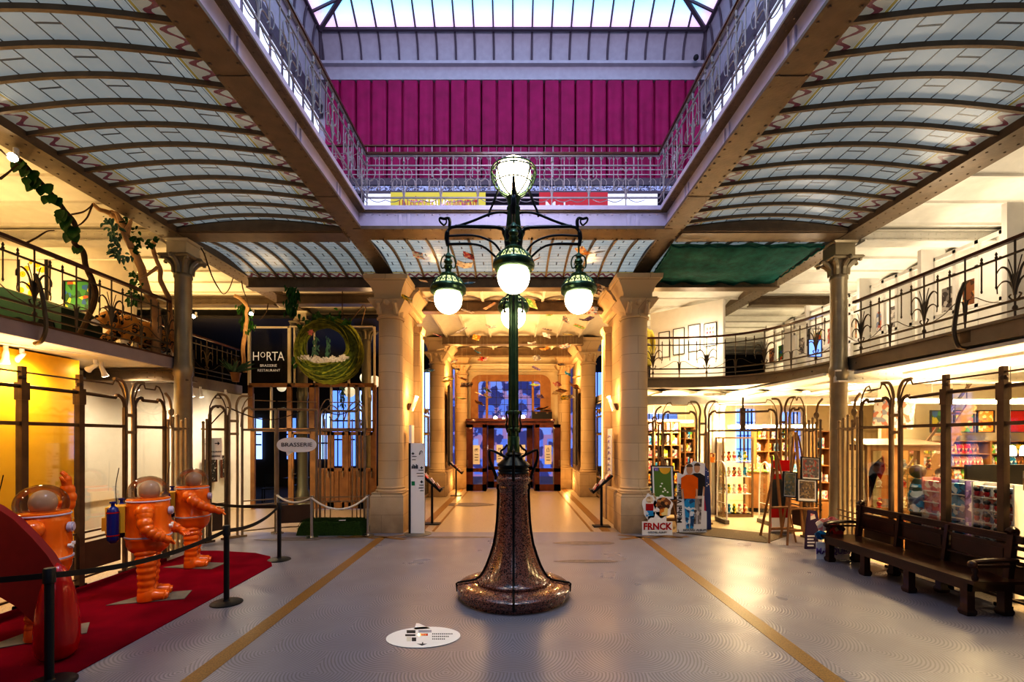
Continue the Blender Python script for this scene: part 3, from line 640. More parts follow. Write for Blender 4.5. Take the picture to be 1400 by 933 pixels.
for k in range(4):
    a = k*PI/2; c_, s_ = math.cos(a), math.sin(a); P = lambda r, z, q=0.: L3(r*c_-q*s_, r*s_+q*c_, z)
    b = MB()
    b.tube(cat([P(.05,4.55), P(.07,4.75), P(.13,4.90), P(.22,4.935), P(.5,4.945), P(.78,4.95)], 5), [.055]*6+[.045]*4+[.03]*5+[.024]*5+[.022]*6, 8)
    b.tube(cat([P(.05,5.12), P(.14,5.14), P(.3,5.12), P(.55,5.02), P(.76,4.95), P(.84,4.93), P(.885,4.87), P(.895,4.78), P(.88,4.69)], 5), [.02]*5+[.016]*15+[.02]*10+[.03]*6+[.025]*5, 8)
    b.tube(cat([P(.04,4.62), P(.14,4.58), P(.26,4.72), P(.42,4.80), P(.6,4.83), P(.87,4.82)], 5), .014, 6)
    b.tube(cat([P(.10,4.42), P(.22,4.52), P(.38,4.66), P(.55,4.71), P(.87,4.71)], 5), [.014]*16+[.018]*5, 6)
    b.tube(cat([P(.86,4.93), P(.855,5.02), P(.88,5.06), P(.93,5.05), P(.99,5.06), P(.985,5.01), P(.93,4.96)], 5), [.022]*10+[.018]*10+[.012]*11, 6)
    b.tube(cat([P(.93,4.96), P(.90,5.0), P(.905,5.05)], 4), .011, 6)
    b.tube(cat([P(.08,4.62), P(.14,4.50), P(.16,4.40), P(.11,4.37)], 4), .012, 6)
    b.build('arm', 'black', t)
    # hanging lantern
    lx, ly = LX+.875*c_, LY+.875*s_; C = (lx, ly, 0)
    b = MB(); b.tube([(lx,ly,4.70),(lx,ly,4.58)], .012, 6); b.lathe([(.01,4.60),(.03,4.575),(.045,4.54),(.03,4.52),(.05,4.50),(.06,4.47),(.04,4.44),(.055,4.42),(.05,4.38),(.04,4.37),(.045,4.31),(.105,4.305),(.11,4.285),(.06,4.275),(.05,4.27)], C, 24)
    for s in (-1, 1): b.tube(cat([(lx+s*.02*1,ly,4.57),(lx+s*.075,ly,4.54),(lx+s*.10,ly,4.46),(lx+s*.085,ly,4.39),(lx+s*.05,ly,4.40)], 4), .009, 5)
    for j in range(16):
        a2 = 2*PI*j/16; d = (math.cos(a2), math.sin(a2))
        b.tube([(lx+d[0]*r, ly+d[1]*r, z) for r, z in ((.055,4.275),(.12,4.262),(.175,4.225),(.215,4.17),(.225,4.13))], .007 if j%2 else .010, 5)
    for j in range(32):
        a2 = 2*PI*j/32; b.tube([(lx+math.cos(a2+q)*r, ly+math.sin(a2+q)*r, z) for q, r, z in ((0,.208,4.165),(.05,.198,4.19),(.1,.19,4.213),(.15,.198,4.19),(.196,.208,4.165))], .005, 4, False)
    b.lathe([(.222,4.15),(.236,4.135),(.243,4.11),(.243,4.09),(.236,4.08),(.236,4.06),(.215,4.045),(.19,4.04),(.185,4.06),(.2,4.12)], C, 36)
    lan = b.build('lantern_cap', 'green', t)
    MB().lathe([(.045,4.272),(.115,4.258),(.17,4.22),(.208,4.165),(.218,4.14),(.10,4.13)], C, 32).build('dome_glass', 'dome_glass', lan)
    MB().sphere((lx, ly, 3.965), .186, 32, 20, (1,1,1.02)).build('globe', 'globe', t)
    b = MB()
    for j in range(8):
        a0 = 2*PI*j/8; pts = []
        for i in range(9):
            q = i/8; a2 = a0+q*2*PI/8; z = 4.045-.07*abs(2*q-1)**.7+.01; rr_ = .19*math.sqrt(max(.01, 1-((z-3.965)/.19)**2))+.004; pts.append((lx+rr_*math.cos(a2), ly+rr_*math.sin(a2), z))
        b.tube(pts, .004, 4)
    b.build('garland', 'green', lan)
MB().sphere(L3(0,0,5.635), .232, 40, 24).build('globe', 'globe', t)
b = MB()
def ringp(r, z, n=48): return [L3(r*math.cos(2*PI*k/n), r*math.sin(2*PI*k/n), z) for k in range(n+1)]
b.tube(ringp(.295,5.70), .011, 6, False); b.tube(ringp(.30,5.655), .009, 6, False); b.tube(ringp(.25,5.50), .008, 6, False)
for k in range(8):
    a = k*PI/4+ (0 if k%2 == 0 else 0); c_, s_ = math.cos(a), math.sin(a); P = lambda r, z: L3(r*c_, r*s_, z)
    b.tube(cat([P(.245,5.74) if k%2==0 else P(.295,5.7), P(.297,5.70), P(.29,5.60), P(.235,5.47), P(.13,5.38), P(.05,5.35)], 4), .010, 6)
for k in range(16): a = 2*PI*k/16; b.tube([L3(.297*math.cos(a),.297*math.sin(a),5.68), L3(.275*math.cos(a+.1),.275*math.sin(a+.1),5.6), L3(.25*math.cos(a+.2),.25*math.sin(a+.2),5.5)], .006, 4)
b.build('globe_basket', 'green', t)
for k in range(4):
    a = k*PI/2; c_, s_ = math.cos(a), math.sin(a); P = lambda r, z: L3(r*c_, r*s_, z); b = MB()
    b.tube(cat([P(.2,5.44), P(.235,5.36), P(.27,5.26), P(.32,5.15), P(.335,5.08)], 4), [.018]*9+[.014]*8, 6)
    b.build('basket_stay', 'black', t)
b = MB()
for z in (5.3, 5.12): b.sphere(L3(0,-.09,z), .035, 10, 8)
b.tube(cat([L3(0,-.08,5.5), L3(.03,-.12,5.3), L3(-.03,-.12,5.15), L3(0,-.09,4.9)], 5), .018, 6); b.build('crest', 'black', t)
# ================================================================ railings
def along(path):
    P = [Vector((p[0], p[1], 0)) for p in path]; L = [0]
    for i in range(1, len(P)): L.append(L[-1]+(P[i]-P[i-1]).length)
    def f(s):
        for i in range(1, len(P)):
            if s <= L[i] or i == len(P)-1:
                d = P[i]-P[i-1]; t_ = (s-L[i-1])/max(L[i]-L[i-1], 1e-6); return P[i-1]+d*t_, math.atan2(d.y, d.x)
    return f, L[-1]
def sweep(path, z, w, h, off=0):
    b = strip([(p[0], p[1]) for p in path], z-h/2, z+h/2, w, None); return b
def inst(me, name, parent, loc, rz):
    o = bpy.data.objects.new(name, me); COL.objects.link(o); adopt(o, parent); o.location = loc; o.rotation_euler = (0, 0, rz); return o
def mesh_of(mb, mt):
    o = mb.build('baluster', mt); me = o.data; bpy.data.objects.remove(o); return me
def lp(pts): return [(p[0], 0, p[1]) for p in pts]
def C2(*p): return cat(lp(p), 5)
H = 1.02
b = MB(); b.tube([(0,0,0),(0,0,H)], .012, 6); b.lathe([(.02,.1),(.03,.13),(.02,.16)], (0,0,0), 8)
for s in (-1, 1):
    b.tube(C2((0,.30),(s*.035,.50),(s*.09,.66),(s*.17,.72),(s*.235,.66),(s*.24,.58)), [.017]*8+[.013]*8+[.008]*10, 6)
    b.tube(C2((0,.30),(s*.03,.42),(s*.085,.50),(s*.16,.52),(s*.225,.46),(s*.225,.38)), [.015]*8+[.011]*8+[.007]*10, 6)
    b.tube(C2((0,.30),(s*.012,.5),(s*.04,.64),(s*.085,.80)), [.013]*8+[.006]*8, 6)
    b.tube(C2((0,.22),(s*.05,.26),(s*.075,.30),(s*.05,.32)), .010, 5)
FAN = mesh_of(b, 'rail_iron')
b = MB(); b.tube([(0,0,0),(0,0,H)], .011, 6)
for s in (-1, 1):
    b.tube(C2((0,.08),(s*.012,.25),(s*.03,.38),(s*.06,.42),(s*.16,.42)), [.015]*8+[.012]*6+[.006]*7, 6)
    b.tube(C2((s*.16,.42),(s*.35,.30),(s*.55,.235)), .006, 5)
CAL = mesh_of(b, 'rail_iron')
b = MB(); b.tube([(0,0,.45),(0,0,.90)], .009, 6); b.lathe([(.004,.45),(.014,.47),(.008,.5)], (0,0,0), 6); b.lathe([(.008,.86),(.018,.87),(.018,.89),(.009,.9),(.017,.925),(.002,.96)], (0,0,0), 6)
SPEAR = mesh_of(b, 'rail_iron')
b = MB(); pts = C2((.0,-.28),(-.10,-.24),(-.16,-.05),(-.13,.25),(-.08,.5),(-.01,.68)); b.tube([(p.x*0, p.x, p.z) for p in pts], .028, 6); b.box(-.06,.10,-.02,.04,-.20,.02)
BRK = mesh_of(b, 'rail_iron')
def gallery_rail(path, z0, label, start, step=.68, first='fan', brk=()):
    f, T = along(path); p0 = f(0)[0]
    t = thing('balcony_railing', label, 'railing', (p0.x, p0.y, z0))
    strip(path, z0+H, z0+H+.045, .07, None).build('handrail', 'handrail', t)
    b = strip(path, z0+.84, z0+.865, .02, None)
    b2 = strip(path, z0+.215, z0+.245, .03, None); b3 = strip(path, z0+.09, z0+.11, .022, None)
    b.build('rail', 'rail_iron', t); b2.build('rail', 'rail_iron', t); b3.build('rail', 'rail_iron', t)
    s, k = start, 0 if first == 'fan' else 1; nn = 0
    while s < T-.02:
        p, a = f(s); p.z = z0
        if nn < 95: inst(FAN if k%2 == 0 else CAL, 'baluster', t, p, a)
        if (nn in brk): inst(BRK, 'bracket', t, p, a+PI)
        for q in (.24, .44):
            if s+q*step/.68 < T-.05 and nn < 48: pp, aa = f(s+q*step/.68); pp.z = z0; inst(SPEAR, 'spear', t, pp, aa)
        s += step; k += 1; nn += 1
    return t
RPF2 = [(p[0]-.02, p[1]-.03) for p in RPF]
f_, T_ = along(RPF2)
gallery_rail([(6.6,2.0),(6.6,9.05)], 3.69, 'straight run of iron balcony railing with brown handrail above the bookshop windows', .07+.0, .68, 'fan', (1, 7))
gallery_rail([p for p in RPF2 if p[1] > 9.2], 3.69, 'curved run of iron balcony railing above the bookshop entrance', .12, .68, 'calyx')
gallery_rail([(-6.6,9.0),(-6.6,2.2)], 3.69, 'iron balcony railing in front of the sunflower picture and leopard above the left shop', .06, .62, 'fan', (4,))
gallery_rail([(-8.12,13.9),(-8.12,9.35)], 3.69, 'short iron balcony railing ending at the horta restaurant glass', .15, .66, 'fan', ())
# light well balustrades
b = MB(); b.tube([(0,0,-.10),(0,0,.84)], .012, 6); b.lathe([(.014,.8),(.028,.82),(.014,.85),(.022,.89),(.003,.93)], (0,0,0), 8)
for s in (-1, 1):
    b.tube(C2((0,.62),(s*.08,.70),(s*.15,.62),(s*.13,.50),(s*.06,.46),(s*.0,.52)), .0085, 5)
    b.tube(C2((0,.06),(s*.02,.24),(s*.07,.34),(s*.16,.35),(s*.22,.345)), .010, 5)
    b.tube(C2((s*.06,.34),(s*.05,.44),(s*.12,.50),(s*.20,.46),(s*.21,.34),(s*.17,.28)), .008, 5)
    b.tube(C2((0,.18),(s*.10,.09),(s*.22,.06),(s*.36,.10)), .007, 5)
WELL = mesh_of(b, 'white_iron')
b = MB(); b.tube([(0,0,.27),(0,0,.86)], .009, 6); b.lathe([(.009,.84),(.02,.86),(.009,.88),(.016,.92),(.002,.95)], (0,0,0), 6); b.tube([(-.03,0,.89),(.03,0,.89)], .006, 5)
b.tube(C2((0,.30),(.07,.33),(.10,.44),(.04,.5),(-.03,.44)), .006, 5)
PIN = mesh_of(b, 'white_iron')
def well_rail(p, q, label, flip):
    path = [p, q]; f, T = along(path); t = thing('balustrade', label, 'balustrade', (p[0], p[1], 6.52))
    b = strip(path, 7.47, 7.51, .075, None); b.build('handrail', 'handrail', t); strip(path, 7.44, 7.47, .03, None).build('rail', 'white_iron', t)
    for z, h in ((7.27,.022),(6.66,.026)): strip(path, z-h/2, z+h/2, .022, None).build('rail', 'white_iron', t)
    s = .02
    while s < T:
        pp, a = f(s); pp.z = 6.52+.0; inst(WELL, 'baluster', t, pp, a)
        for q_ in (.235, .47):
            if s+q_ < T: pp, a = f(s+q_); pp.z = 6.52; inst(PIN, 'baluster', t, pp, a)
        s += .70
    return t
well_rail((-2.78,1.6), (-2.78,8.84), 'ornate pale iron balustrade along the left edge of the light well', 0)
well_rail((2.78,1.6), (2.78,8.84), 'ornate pale iron balustrade along the right edge of the light well', 0)
well_rail((-2.78,8.86), (2.78,8.86), 'ornate pale iron balustrade across the far edge of the light well, above the lamp', 0)
# second-floor balustrade in front of the curtain
b = MB(); b.tube([(0,0,0),(0,0,.92)], .02, 6)
for s in (-1, 1): b.tube(C2((0,.38),(s*.02,.56),(s*.12,.66),(s*.3,.68),(s*.58,.68)), .009, 5)
MAJ = mesh_of(b, 'white_iron')
b = MB(); b.tube([(0,0,.05),(0,0,.90)], .008, 5); b.tube([(.045*math.cos(k*PI/5), 0, .56+.045*math.sin(k*PI/5)) for k in range(11)], .010, 5, False)
MIN_ = mesh_of(b, 'white_iron')
t = thing('balustrade', 'upper balustrade with ringed bars in front of the magenta curtain', 'balustrade', (0,13.46,9.62))
p = [(-5.9,13.46),(5.9,13.46)]
strip(p, 10.50, 10.54, .06, None).build('handrail', 'handrail', t)
for z in (9.82, 9.68): strip(p, z, z+.025, .02, None).build('rail', 'white_iron', t)
x = -5.8; k = 0
while x < 5.85:
    inst(MAJ if k % 5 == 0 else MIN_, 'baluster', t, (x, 13.46, 9.62), 0); x += .232; k += 1
# ================================================================ iron and glass shop screens
def fr(p0, p1):
    a = Vector((p0[0], p0[1], 0)); d = Vector((p1[0], p1[1], 0))-a; L = d.length; d /= L; n = Vector((d.y, -d.x, 0))
    return (lambda u, z, o=0: a+d*u+n*o+Vector((0,0,z))), L
def screen(p0, p1, label, tl='S', tr='S', mt='iron', glass=True, kick=True, low=True, name='glazed_screen', top=2.75, wire=True, dv=None):
    Q, L = fr(p0, p1); t = thing(name, label, 'screen', Q(0,0))
    w = .045
    for u, k in ((.0, tl), (L, tr)):
        MB().bar(Q(u,0), Q(u,top-.16 if k == 'R' else top), w, w, Q(1,0)-Q(0,0)).build('upright', mt, t)
    b = MB(); r = .16; pts = []
    if tl == 'R': pts += [Q(0,top-.17), Q(.015,top-.08), Q(.06,top-.01), Q(.12,top+.02), Q(.15,top+.02), Q(.17,top-.02)]
    else: pts += [Q(-.01,top)]
    if tr == 'R': pts += [Q(L-.17,top-.02), Q(L-.15,top+.02), Q(L-.12,top+.02), Q(L-.06,top-.01), Q(L-.015,top-.08), Q(L,top-.17)]
    else: pts += [Q(L+.01,top)]
    b.tube(pts, .026, 6); b.build('arched_head', mt, t)
    MB().bar(Q(0,2.29), Q(L,2.29), .05, .045).build('transom', mt, t)
    if wire:
        b = MB(); pts = []
        if tl == 'R': pts += [Q(-.03,2.35), Q(0,2.75), Q(.05,2.88), Q(.12,2.98), Q(.19,3.0), Q(.22,2.93)]
        else: pts += [Q(0,2.93)]
        if tr == 'R': pts += [Q(L-.22,2.93), Q(L-.19,3.0), Q(L-.12,2.98), Q(L-.05,2.88), Q(L,2.75), Q(L+.03,2.35)]
        else: pts += [Q(L,2.93)]
        b.tube(pts, .012, 5); b.build('top_wire', mt, t)
    if low:
        for z in (.76, .66, .12): MB().bar(Q(0,z,-.02), Q(L,z,-.02), .03, .025).build('rail', mt, t)
    if kick: MB().bar(Q(.06,.41,-.02), Q(L-.06,.41,-.02), .012, .40).build('kick_panel', 'brownpanel', t)
    if glass:
        MB().bar(Q(.02,1.53), Q(L-.02,1.53), .008, 1.48).build('pane', 'glass', t); MB().bar(Q(.03,2.51), Q(L-.03,2.51), .008, .42).build('pane', 'glass', t)
    for u in (0, L):
        MB().bar(Q(u-.09,.02,0), Q(u+.09,.02,0), .06, .04).build('foot_plate', mt, t)
    return t
def finial_post(p, label, mt='iron', h=3.0):
    x, y = p; b = MB(); b.box(x-.04,x+.04,y-.04,y+.04,0,2.62); b.box(x-.05,x+.05,y-.05,y+.05,2.58,2.80); b.box(x-.03,x+.03,y-.03,y+.03,2.8,h)
    b.sphere((x,y,2.86), .045, 8, 6)
    return tag(b.build('iron_post', mt), label, 'post')
def twin_post(p0, p1, label, mt='iron_l'):
    Q, L = fr(p0, p1); t = thing('twin_post', label, 'post', Q(0,0))
    for u, s in ((0,-1), (L,1)):
        MB().tube([Q(u,0), Q(u,2.55)]+cat([Q(u,2.6), Q(u+s*-.02,2.80), Q(u+s*.06,2.99), Q(u+s*.22,3.02)], 4), [.026]*2+[.024]*13, 6).build('stem', mt, t)
    for z in (2.2, 2.47): MB().bar(Q(-.02,z), Q(L+.02,z), .05, .05).build('clamp', mt, t)
    MB().bar(Q(-.03,.03), Q(L+.03,.03), .08, .05).build('foot_plate', mt, t)
    return t
def pipes(p0, p1, n, label, mt='iron_l', hook=0):
    Q, L = fr(p0, p1); t = thing('iron_grille', label, 'grille', Q(0,0))
    for k in range(n):
        u = L*(k+.5)/n; b = MB(); h = 2.42+.05*((k*7)%3); b.tube([Q(u,0), Q(u,h)], .024, 7); b.sphere(Q(u,h), .03, 8, 6); b.build('bar', mt, t)
    for z in (.76, .66, 2.29): MB().bar(Q(0,z), Q(L,z), .03, .025).build('rail', mt, t)
    if hook:
        b = MB(); a, c = (0, 1) if hook > 0 else (L, -1)
        b.tube(cat([Q(a,2.9), Q(a+c*.12,2.8), Q(a+c*.17,2.6), Q(a+c*.14,2.42), Q(a+c*.2,2.3), Q(a+c*.35,2.26), Q(a+c*.55,2.3)], 5), .022, 6)
        b.tube([Q(a+c*(.17+.055*math.cos(k*.7)), 2.58+.055*math.sin(k*.7)) for k in range(10)], .02, 6); b.build('scroll', mt, t)
    return t
# left front
ys = [3.5, 4.28, 5.05, 5.82, 6.59]
for i in range(4):
    screen((-6.1, ys[i]), (-6.1, ys[i+1]), ['bronze glass screen panel at the picture edge behind the red fin','bronze glass screen panel just behind the red fin sculpture','bronze glass screen panel over the yellow wall behind the nearest space suit','bronze glass screen panel over the yellow wall with mirrored lamps'][i], 'S', 'S')
for y, l in ((4.28,'nearest square bronze post with a flat top in the left screen'),(5.05,'square bronze post behind the red fin'),(5.82,'square bronze post with flat top left of the nearest space suit'),(6.59,'square bronze post with flat top right of the nearest space suit')): finial_post((-6.1, y), l)
screen((-6.1,6.59), (-6.1,7.36), 'bronze glass screen panel over the white wall left of the middle space suit', 'S', 'R')
twin_post((-6.1,7.38), (-6.1,7.52), 'pair of tan iron stems rising behind the middle space suit')
screen((-6.1,7.55), (-6.1,8.2), 'narrow bronze glass screen panel with rounded head behind the middle space suit', 'R', 'R')
pipes((-6.12,8.25), (-6.2,8.95), 5, 'cluster of tan iron bars with a scroll left of the iron column', hook=1)
pipes((-6.2,9.32), (-6.14,9.46), 2, 'pair of tan iron bars just right of the iron column on the left', hook=0)
screen((-6.12,9.46), (-5.98,9.76), 'narrow glass screen panel showing the restaurant direction sign', 'R', 'R')
twin_post((-5.94,9.80), (-5.84,9.93), 'pair of tan iron stems right of the restaurant direction sign')
screen((-5.78,10.0), (-5.26,10.38), 'glass screen panel beside the white wall, left of the brasserie sign', 'R', 'S', 'iron_l', kick=False)
screen((-5.22,10.40), (-4.45,10.62), 'glass screen panel carrying the brasserie speech bubble', 'S', 'S', 'iron_l')
t = screen((-4.38,10.64), (-3.42,10.80), 'openwork iron screen in front of the wooden brasserie doors', 'R', 'R', 'iron_l', glass=False, kick=False)
Q, L = fr((-4.38,10.64), (-3.42,10.80))
for u in (.1, .22, .7, .8, .88): MB().tube([Q(u,0,-.02), Q(u,2.55,-.02)], .014, 6).build('bar', 'iron_l', t)
b = MB(); b.tube(cat([Q(.1,2.3), Q(.08,2.6), Q(.2,2.85), Q(.35,2.8), Q(.42,2.65), Q(.3,2.5), Q(.2,2.6)], 5), .014, 6); b.tube(cat([Q(.5,2.45), Q(.62,2.8), Q(.8,2.95), Q(.95,2.7), Q(.9,2.4)], 5), .014, 6); b.build('scroll', 'iron_l', t)
# right front
for i in range(4):
    screen((6.1, ys[i+1]), (6.1, ys[i]), ['bronze glass screen panel at the right picture edge','bronze shop window panel beside the bench armrest','bronze shop window panel over the boxed figurines at the right','bronze shop window panel over the wall of red and black figurines'][i], 'S', 'S')
for y, l in ((4.28,'nearest square bronze post in the right screen'),(5.05,'square bronze post at the near end of the bench'),(5.82,'square bronze post with flat top above the near end of the bench'),(6.59,'square bronze post with flat top above the middle of the bench')): finial_post((6.1, y), l)
screen((6.1,7.36), (6.1,6.59), 'bronze shop window panel over the staircase and pink display rack', 'R', 'S')
twin_post((6.1,7.52), (6.1,7.38), 'pair of tan iron stems over the far end of the bench')
screen((6.1,8.2), (6.1,7.55), 'narrow shop window panel with the red paper dancer on the glass', 'R', 'R')
pipes((6.2,8.95), (6.12,8.25), 5, 'cluster of tan iron bars right of the iron column by the bench', hook=-1)
pipes((6.22,10.0), (6.25,9.45), 5, 'cluster of tan iron bars left of the iron column by the bench', hook=-1)
screen((6.15,10.4), (6.2,9.95), 'narrow glass screen panel with rounded head behind the picture easel', 'R', 'R', 'iron_l')
twin_post((6.08,10.62), (6.13,10.5), 'pair of tan iron stems right of the bookshop entrance')
t = screen((4.82,11.5), (6.02,10.68), 'wide iron arch over the open bookshop entrance', 'R', 'R', 'iron_l', glass=False, kick=False, low=False)
Q, L = fr((4.82,11.5), (6.02,10.68)); MB().bar(Q(L*.52,2.30), Q(L*.52,2.82), .11, .03, (0,1,0)).build('name_plate', 'iron', t); MB().bar(Q(L*.52,2.8), Q(L*.52,3.08), .03, .03, (0,1,0)).build('spike', 'iron', t)
twin_post((4.62,11.58), (4.76,11.54), 'pair of thin iron stems left of the bookshop entrance')
screen((3.72,11.6), (4.55,11.6), 'glass screen panel with rounded head in front of the crowded bookcases', 'R', 'R', 'iron_l')
pipes((3.12,11.55), (3.68,11.6), 4, 'iron bars between the right stone pier and the first bookshop screen', hook=-1)
def line3(*p): return [Vector(q) for q in p]
def blob(parts, name, mt, parent=None, vox=.025, sm=8):
    b = MB()
    for p in parts:
        if p[0] == 's': b.sphere(p[1], p[2], 14, 10, p[3] if len(p) > 3 else (1,1,1))
        else: b.tube(cat(p[1], 4), [p[2][min(i//4, len(p[2])-1)]*(1-(i%4)/4)+p[2][min(i//4+1, len(p[2])-1)]*((i%4)/4) for i in range((len(p[1])-1)*4+1)], 12)
    o = b.build(name, mt, parent)
    m1 = o.modifiers.new('r', 'REMESH'); m1.mode = 'VOXEL'; m1.voxel_size = vox; m1.use_smooth_shade = True
    m2 = o.modifiers.new('s', 'SMOOTH'); m2.iterations = sm; m2.factor = .5
    return o
# ================================================================ left ground floor walls
struct('wall_left', MB().box(-7.7, -7.5, 2, 8.1, 0, 3.45), 'ochre')
struct('wall_left', MB().box(-8.6, -8.4, 8.0, 13.95, 0, 3.45), 'white_wall'); trim(MB().box(-8.4, -8.34, 8.2, 12.3, .85, 3.3), 'white_wall')
struct('wall_back', MB().box(-8.6, -7.78, 13.95, 14.1, 0, 3.45), 'white_wall'); struct('baseboard_left', MB().box(-8.4, -7.78, 13.90, 13.95, 0, .12), 'wall')
for i, (y0, y1) in enumerate(((3.0,4.4),(4.6,6.2))):        # display shelves with open books in the yellow wall
    b = MB(); 
    for z in (1.0, 1.45, 1.9): b.box(-7.5, -7.25, y0, y1, z-.02, z)
    tag(b.build('wall_shelf', 'ochre'), ['yellow display shelves on the ochre wall nearer the picture edge','yellow display shelves on the ochre wall behind the nearest space suit'][i], 'shelf')
# two menu boards
def board(name, c, w, h, n, mt, fm, label, cat_, fw=.02, axis='x', tilt=0):
    """framed flat panel: centre c, facing axis"""
    t = thing(name, label, cat_, c)
    if axis == 'x': MB().box(c[0]-.01, c[0]+.01, c[1]-w/2, c[1]+w/2, c[2]-h/2, c[2]+h/2).build('panel', mt, t); b = MB().box(c[0]-.02, c[0]+.03, c[1]-w/2-fw, c[1]+w/2+fw, c[2]+h/2, c[2]+h/2+fw).box(c[0]-.02, c[0]+.03, c[1]-w/2-fw, c[1]+w/2+fw, c[2]-h/2-fw, c[2]-h/2).box(c[0]-.02, c[0]+.03, c[1]-w/2-fw, c[1]-w/2, c[2]-h/2, c[2]+h/2).box(c[0]-.02, c[0]+.03, c[1]+w/2, c[1]+w/2+fw, c[2]-h/2, c[2]+h/2)
    else: MB().box(c[0]-w/2, c[0]+w/2, c[1]-.01, c[1]+.01, c[2]-h/2, c[2]+h/2).build('panel', mt, t); b = MB().box(c[0]-w/2-fw, c[0]+w/2+fw, c[1]-.03, c[1]+.02, c[2]+h/2, c[2]+h/2+fw).box(c[0]-w/2-fw, c[0]+w/2+fw, c[1]-.03, c[1]+.02, c[2]-h/2-fw, c[2]-h/2).box(c[0]-w/2-fw, c[0]-w/2, c[1]-.03, c[1]+.02, c[2]-h/2, c[2]+h/2).box(c[0]+w/2, c[0]+w/2+fw, c[1]-.03, c[1]+.02, c[2]-h/2, c[2]+h/2)
    b.build('frame', fm, t); return t
m = mat('chalkboard', (.02,.02,.02), .7); t = NT(m); t.xyz(); t.color(t.mix(t.m('GREATER_THAN', t.noise(16, t.v, 3), .60), (.02,.02,.02), (.5,.5,.48))); M['chalk'] = m
board('menu_board', (-8.32,12.85,1.22), .55, .62, 0, 'chalk', 'wood', 'chalk menu board in a red frame, lower left of the restaurant sign', 'board')
board('menu_board', (-8.32,13.55,1.3), .35, .6, 0, 'chalk', 'wood', 'second chalk menu board nearer the brasserie door', 'board')
# ================================================================ horta facade and brasserie
FY = 13.95
t = thing('restaurant_window', 'tall restaurant window with white horta lettering above the brasserie doors', 'window', (-7.0, FY, 3.69))
b = MB()
def fb(x0, x1, y0, y1, mt, nm, w=.05): 
    a, c = at(x0, y0, FY), at(x1, y1, FY); q = MB()
    if x0 == x1: q.box(a.x-w/2, a.x+w/2, FY-.04, FY+.04, c.z, a.z)
    else: q.box(a.x, c.x, FY-.04, FY+.04, a.z-w/2, a.z+w/2)
    return q.build(nm, mt, t)
fb(341, 396, 448, 448, 'column_l', 'frame'); fb(396, 510, 447, 447, 'column_l', 'frame', .04)
for x, w_ in ((341,.07),(396,.09),(403,.04),(430,.03),(477,.05),(512,.05)): fb(x, x, 447, 527, 'column_l', 'mullion', w_)
MB().box(at(341,0,FY).x, at(512,0,FY).x, FY+.0, FY+.01, 3.7, 5.42).build('pane', 'glass', t)
g2 = mat('sign_white', (.9,.9,.86), .6, emit=.12); M['sign_white'] = g2

for ch, px_, py_, sz in (('H',350,488,.38),('O',359.3,485.8,.24),('R',367.8,488,.38),('T',375.8,488,.38),('A',384,488,.38)): text(ch, at(px_, py_, FY-.06), sz, 'sign_white', t, wx=.82)

text('BRASSERIE', at(367, 500.3, FY-.06), .11, 'sign_white', t); text('RESTAURANT', at(367.5, 506.8, FY-.06), .11, 'sign_white', t)
t = thing('shopfront', 'wooden brasserie front with tall panes below the horta lettering', 'shopfront', (-6, FY, 0))
fb(341, 512, 527, 527, 'orangewood', 'rail', .12); fb(345, 512, 588, 588, 'orangewood', 'rail', .10)
for x, w_, m_ in ((343,.14,'orangewood'),(371,.05,'column_l'),(396,.14,'orangewood'),(427,.16,'orangewood'),(434,.08,'orangewood'),(453,.05,'column_l'),(477,.05,'column_l'),(488,.09,'column'),(501,.05,'column_l'),(512,.1,'orangewood')): fb(x, x, 527, 588, m_, 'mullion', w_)
for x, w_ in ((346,.12),(397,.10),(429,.14),(474,.12),(512,.1)): fb(x, x, 588, 696, 'orangewood', 'jamb', w_)
MB().box(at(345,0,FY).x, at(512,0,FY).x, FY+.02, FY+.03, 2.4, 3.65).build('pane', 'glass', t)
for i, (x0, x1) in enumerate(((431,452),(453,472),(476,494),(495,511))):     # glazed wooden doors
    l = ['left leaf of the wooden brasserie doors behind the green plinth','second leaf of the wooden brasserie doors behind the green plinth','third leaf of the wooden brasserie doors, near the stone pier','right leaf of the wooden brasserie doors, next to the stone pier'][i]
    a, c = at(x0, 0, FY).x, at(x1, 0, FY).x; d = thing('cafe_door', l, 'door', ((a+c)/2, FY, 0))
    q = MB(); w_ = .085; q.box(a, a+w_, FY-.03, FY+.03, .02, 2.3); q.box(c-w_, c, FY-.03, FY+.03, .02, 2.3); q.box(a, c, FY-.03, FY+.03, 2.2, 2.3); q.box(a, c, FY-.03, FY+.03, 1.12, 1.22); q.box(a, c, FY-.03, FY+.03, .02, .2); q.box(a, c, FY-.015, FY+.015, .2, 1.12); q.box((a+c)/2-.02,(a+c)/2+.02,FY-.03,FY+.03,.2,1.12); q.build('leaf', 'orangewood', d)
    MB().box(a+w_, c-w_, FY-.005, FY+.005, 1.22, 2.2).build('pane', 'glass', d); MB().box(c-w_*.7, c-w_*.4, FY-.08, FY-.05, .95, 1.15).build('handle', 'chrome', d)
d = thing('glass_door', 'glass door with brass lever under the brasserie speech bubble', 'door', (-6.2, FY+.3, 0))
a, c = at(399, 0, FY).x, at(427, 0, FY).x; q = MB(); q.box(a, a+.06, FY-.03, FY+.03, .02, 2.3); q.box(c-.06, c, FY-.03, FY+.03, .02, 2.3); q.box(a,c,FY-.03,FY+.03,2.24,2.3); q.box(a,c,FY-.03,FY+.03,.02,.12); q.build('frame', 'orangewood', d); MB().box(a+.06,c-.06,FY-.005,FY+.005,.12,2.24).build('pane','glass',d); MB().bar((a+.02,FY-.08,1.05),(a+.16,FY-.08,1.05),.02,.02).bar((a+.04,FY-.06,.9),(a+.04,FY-.06,1.2),.03,.02).build('lever_handle','gold_edge',d)
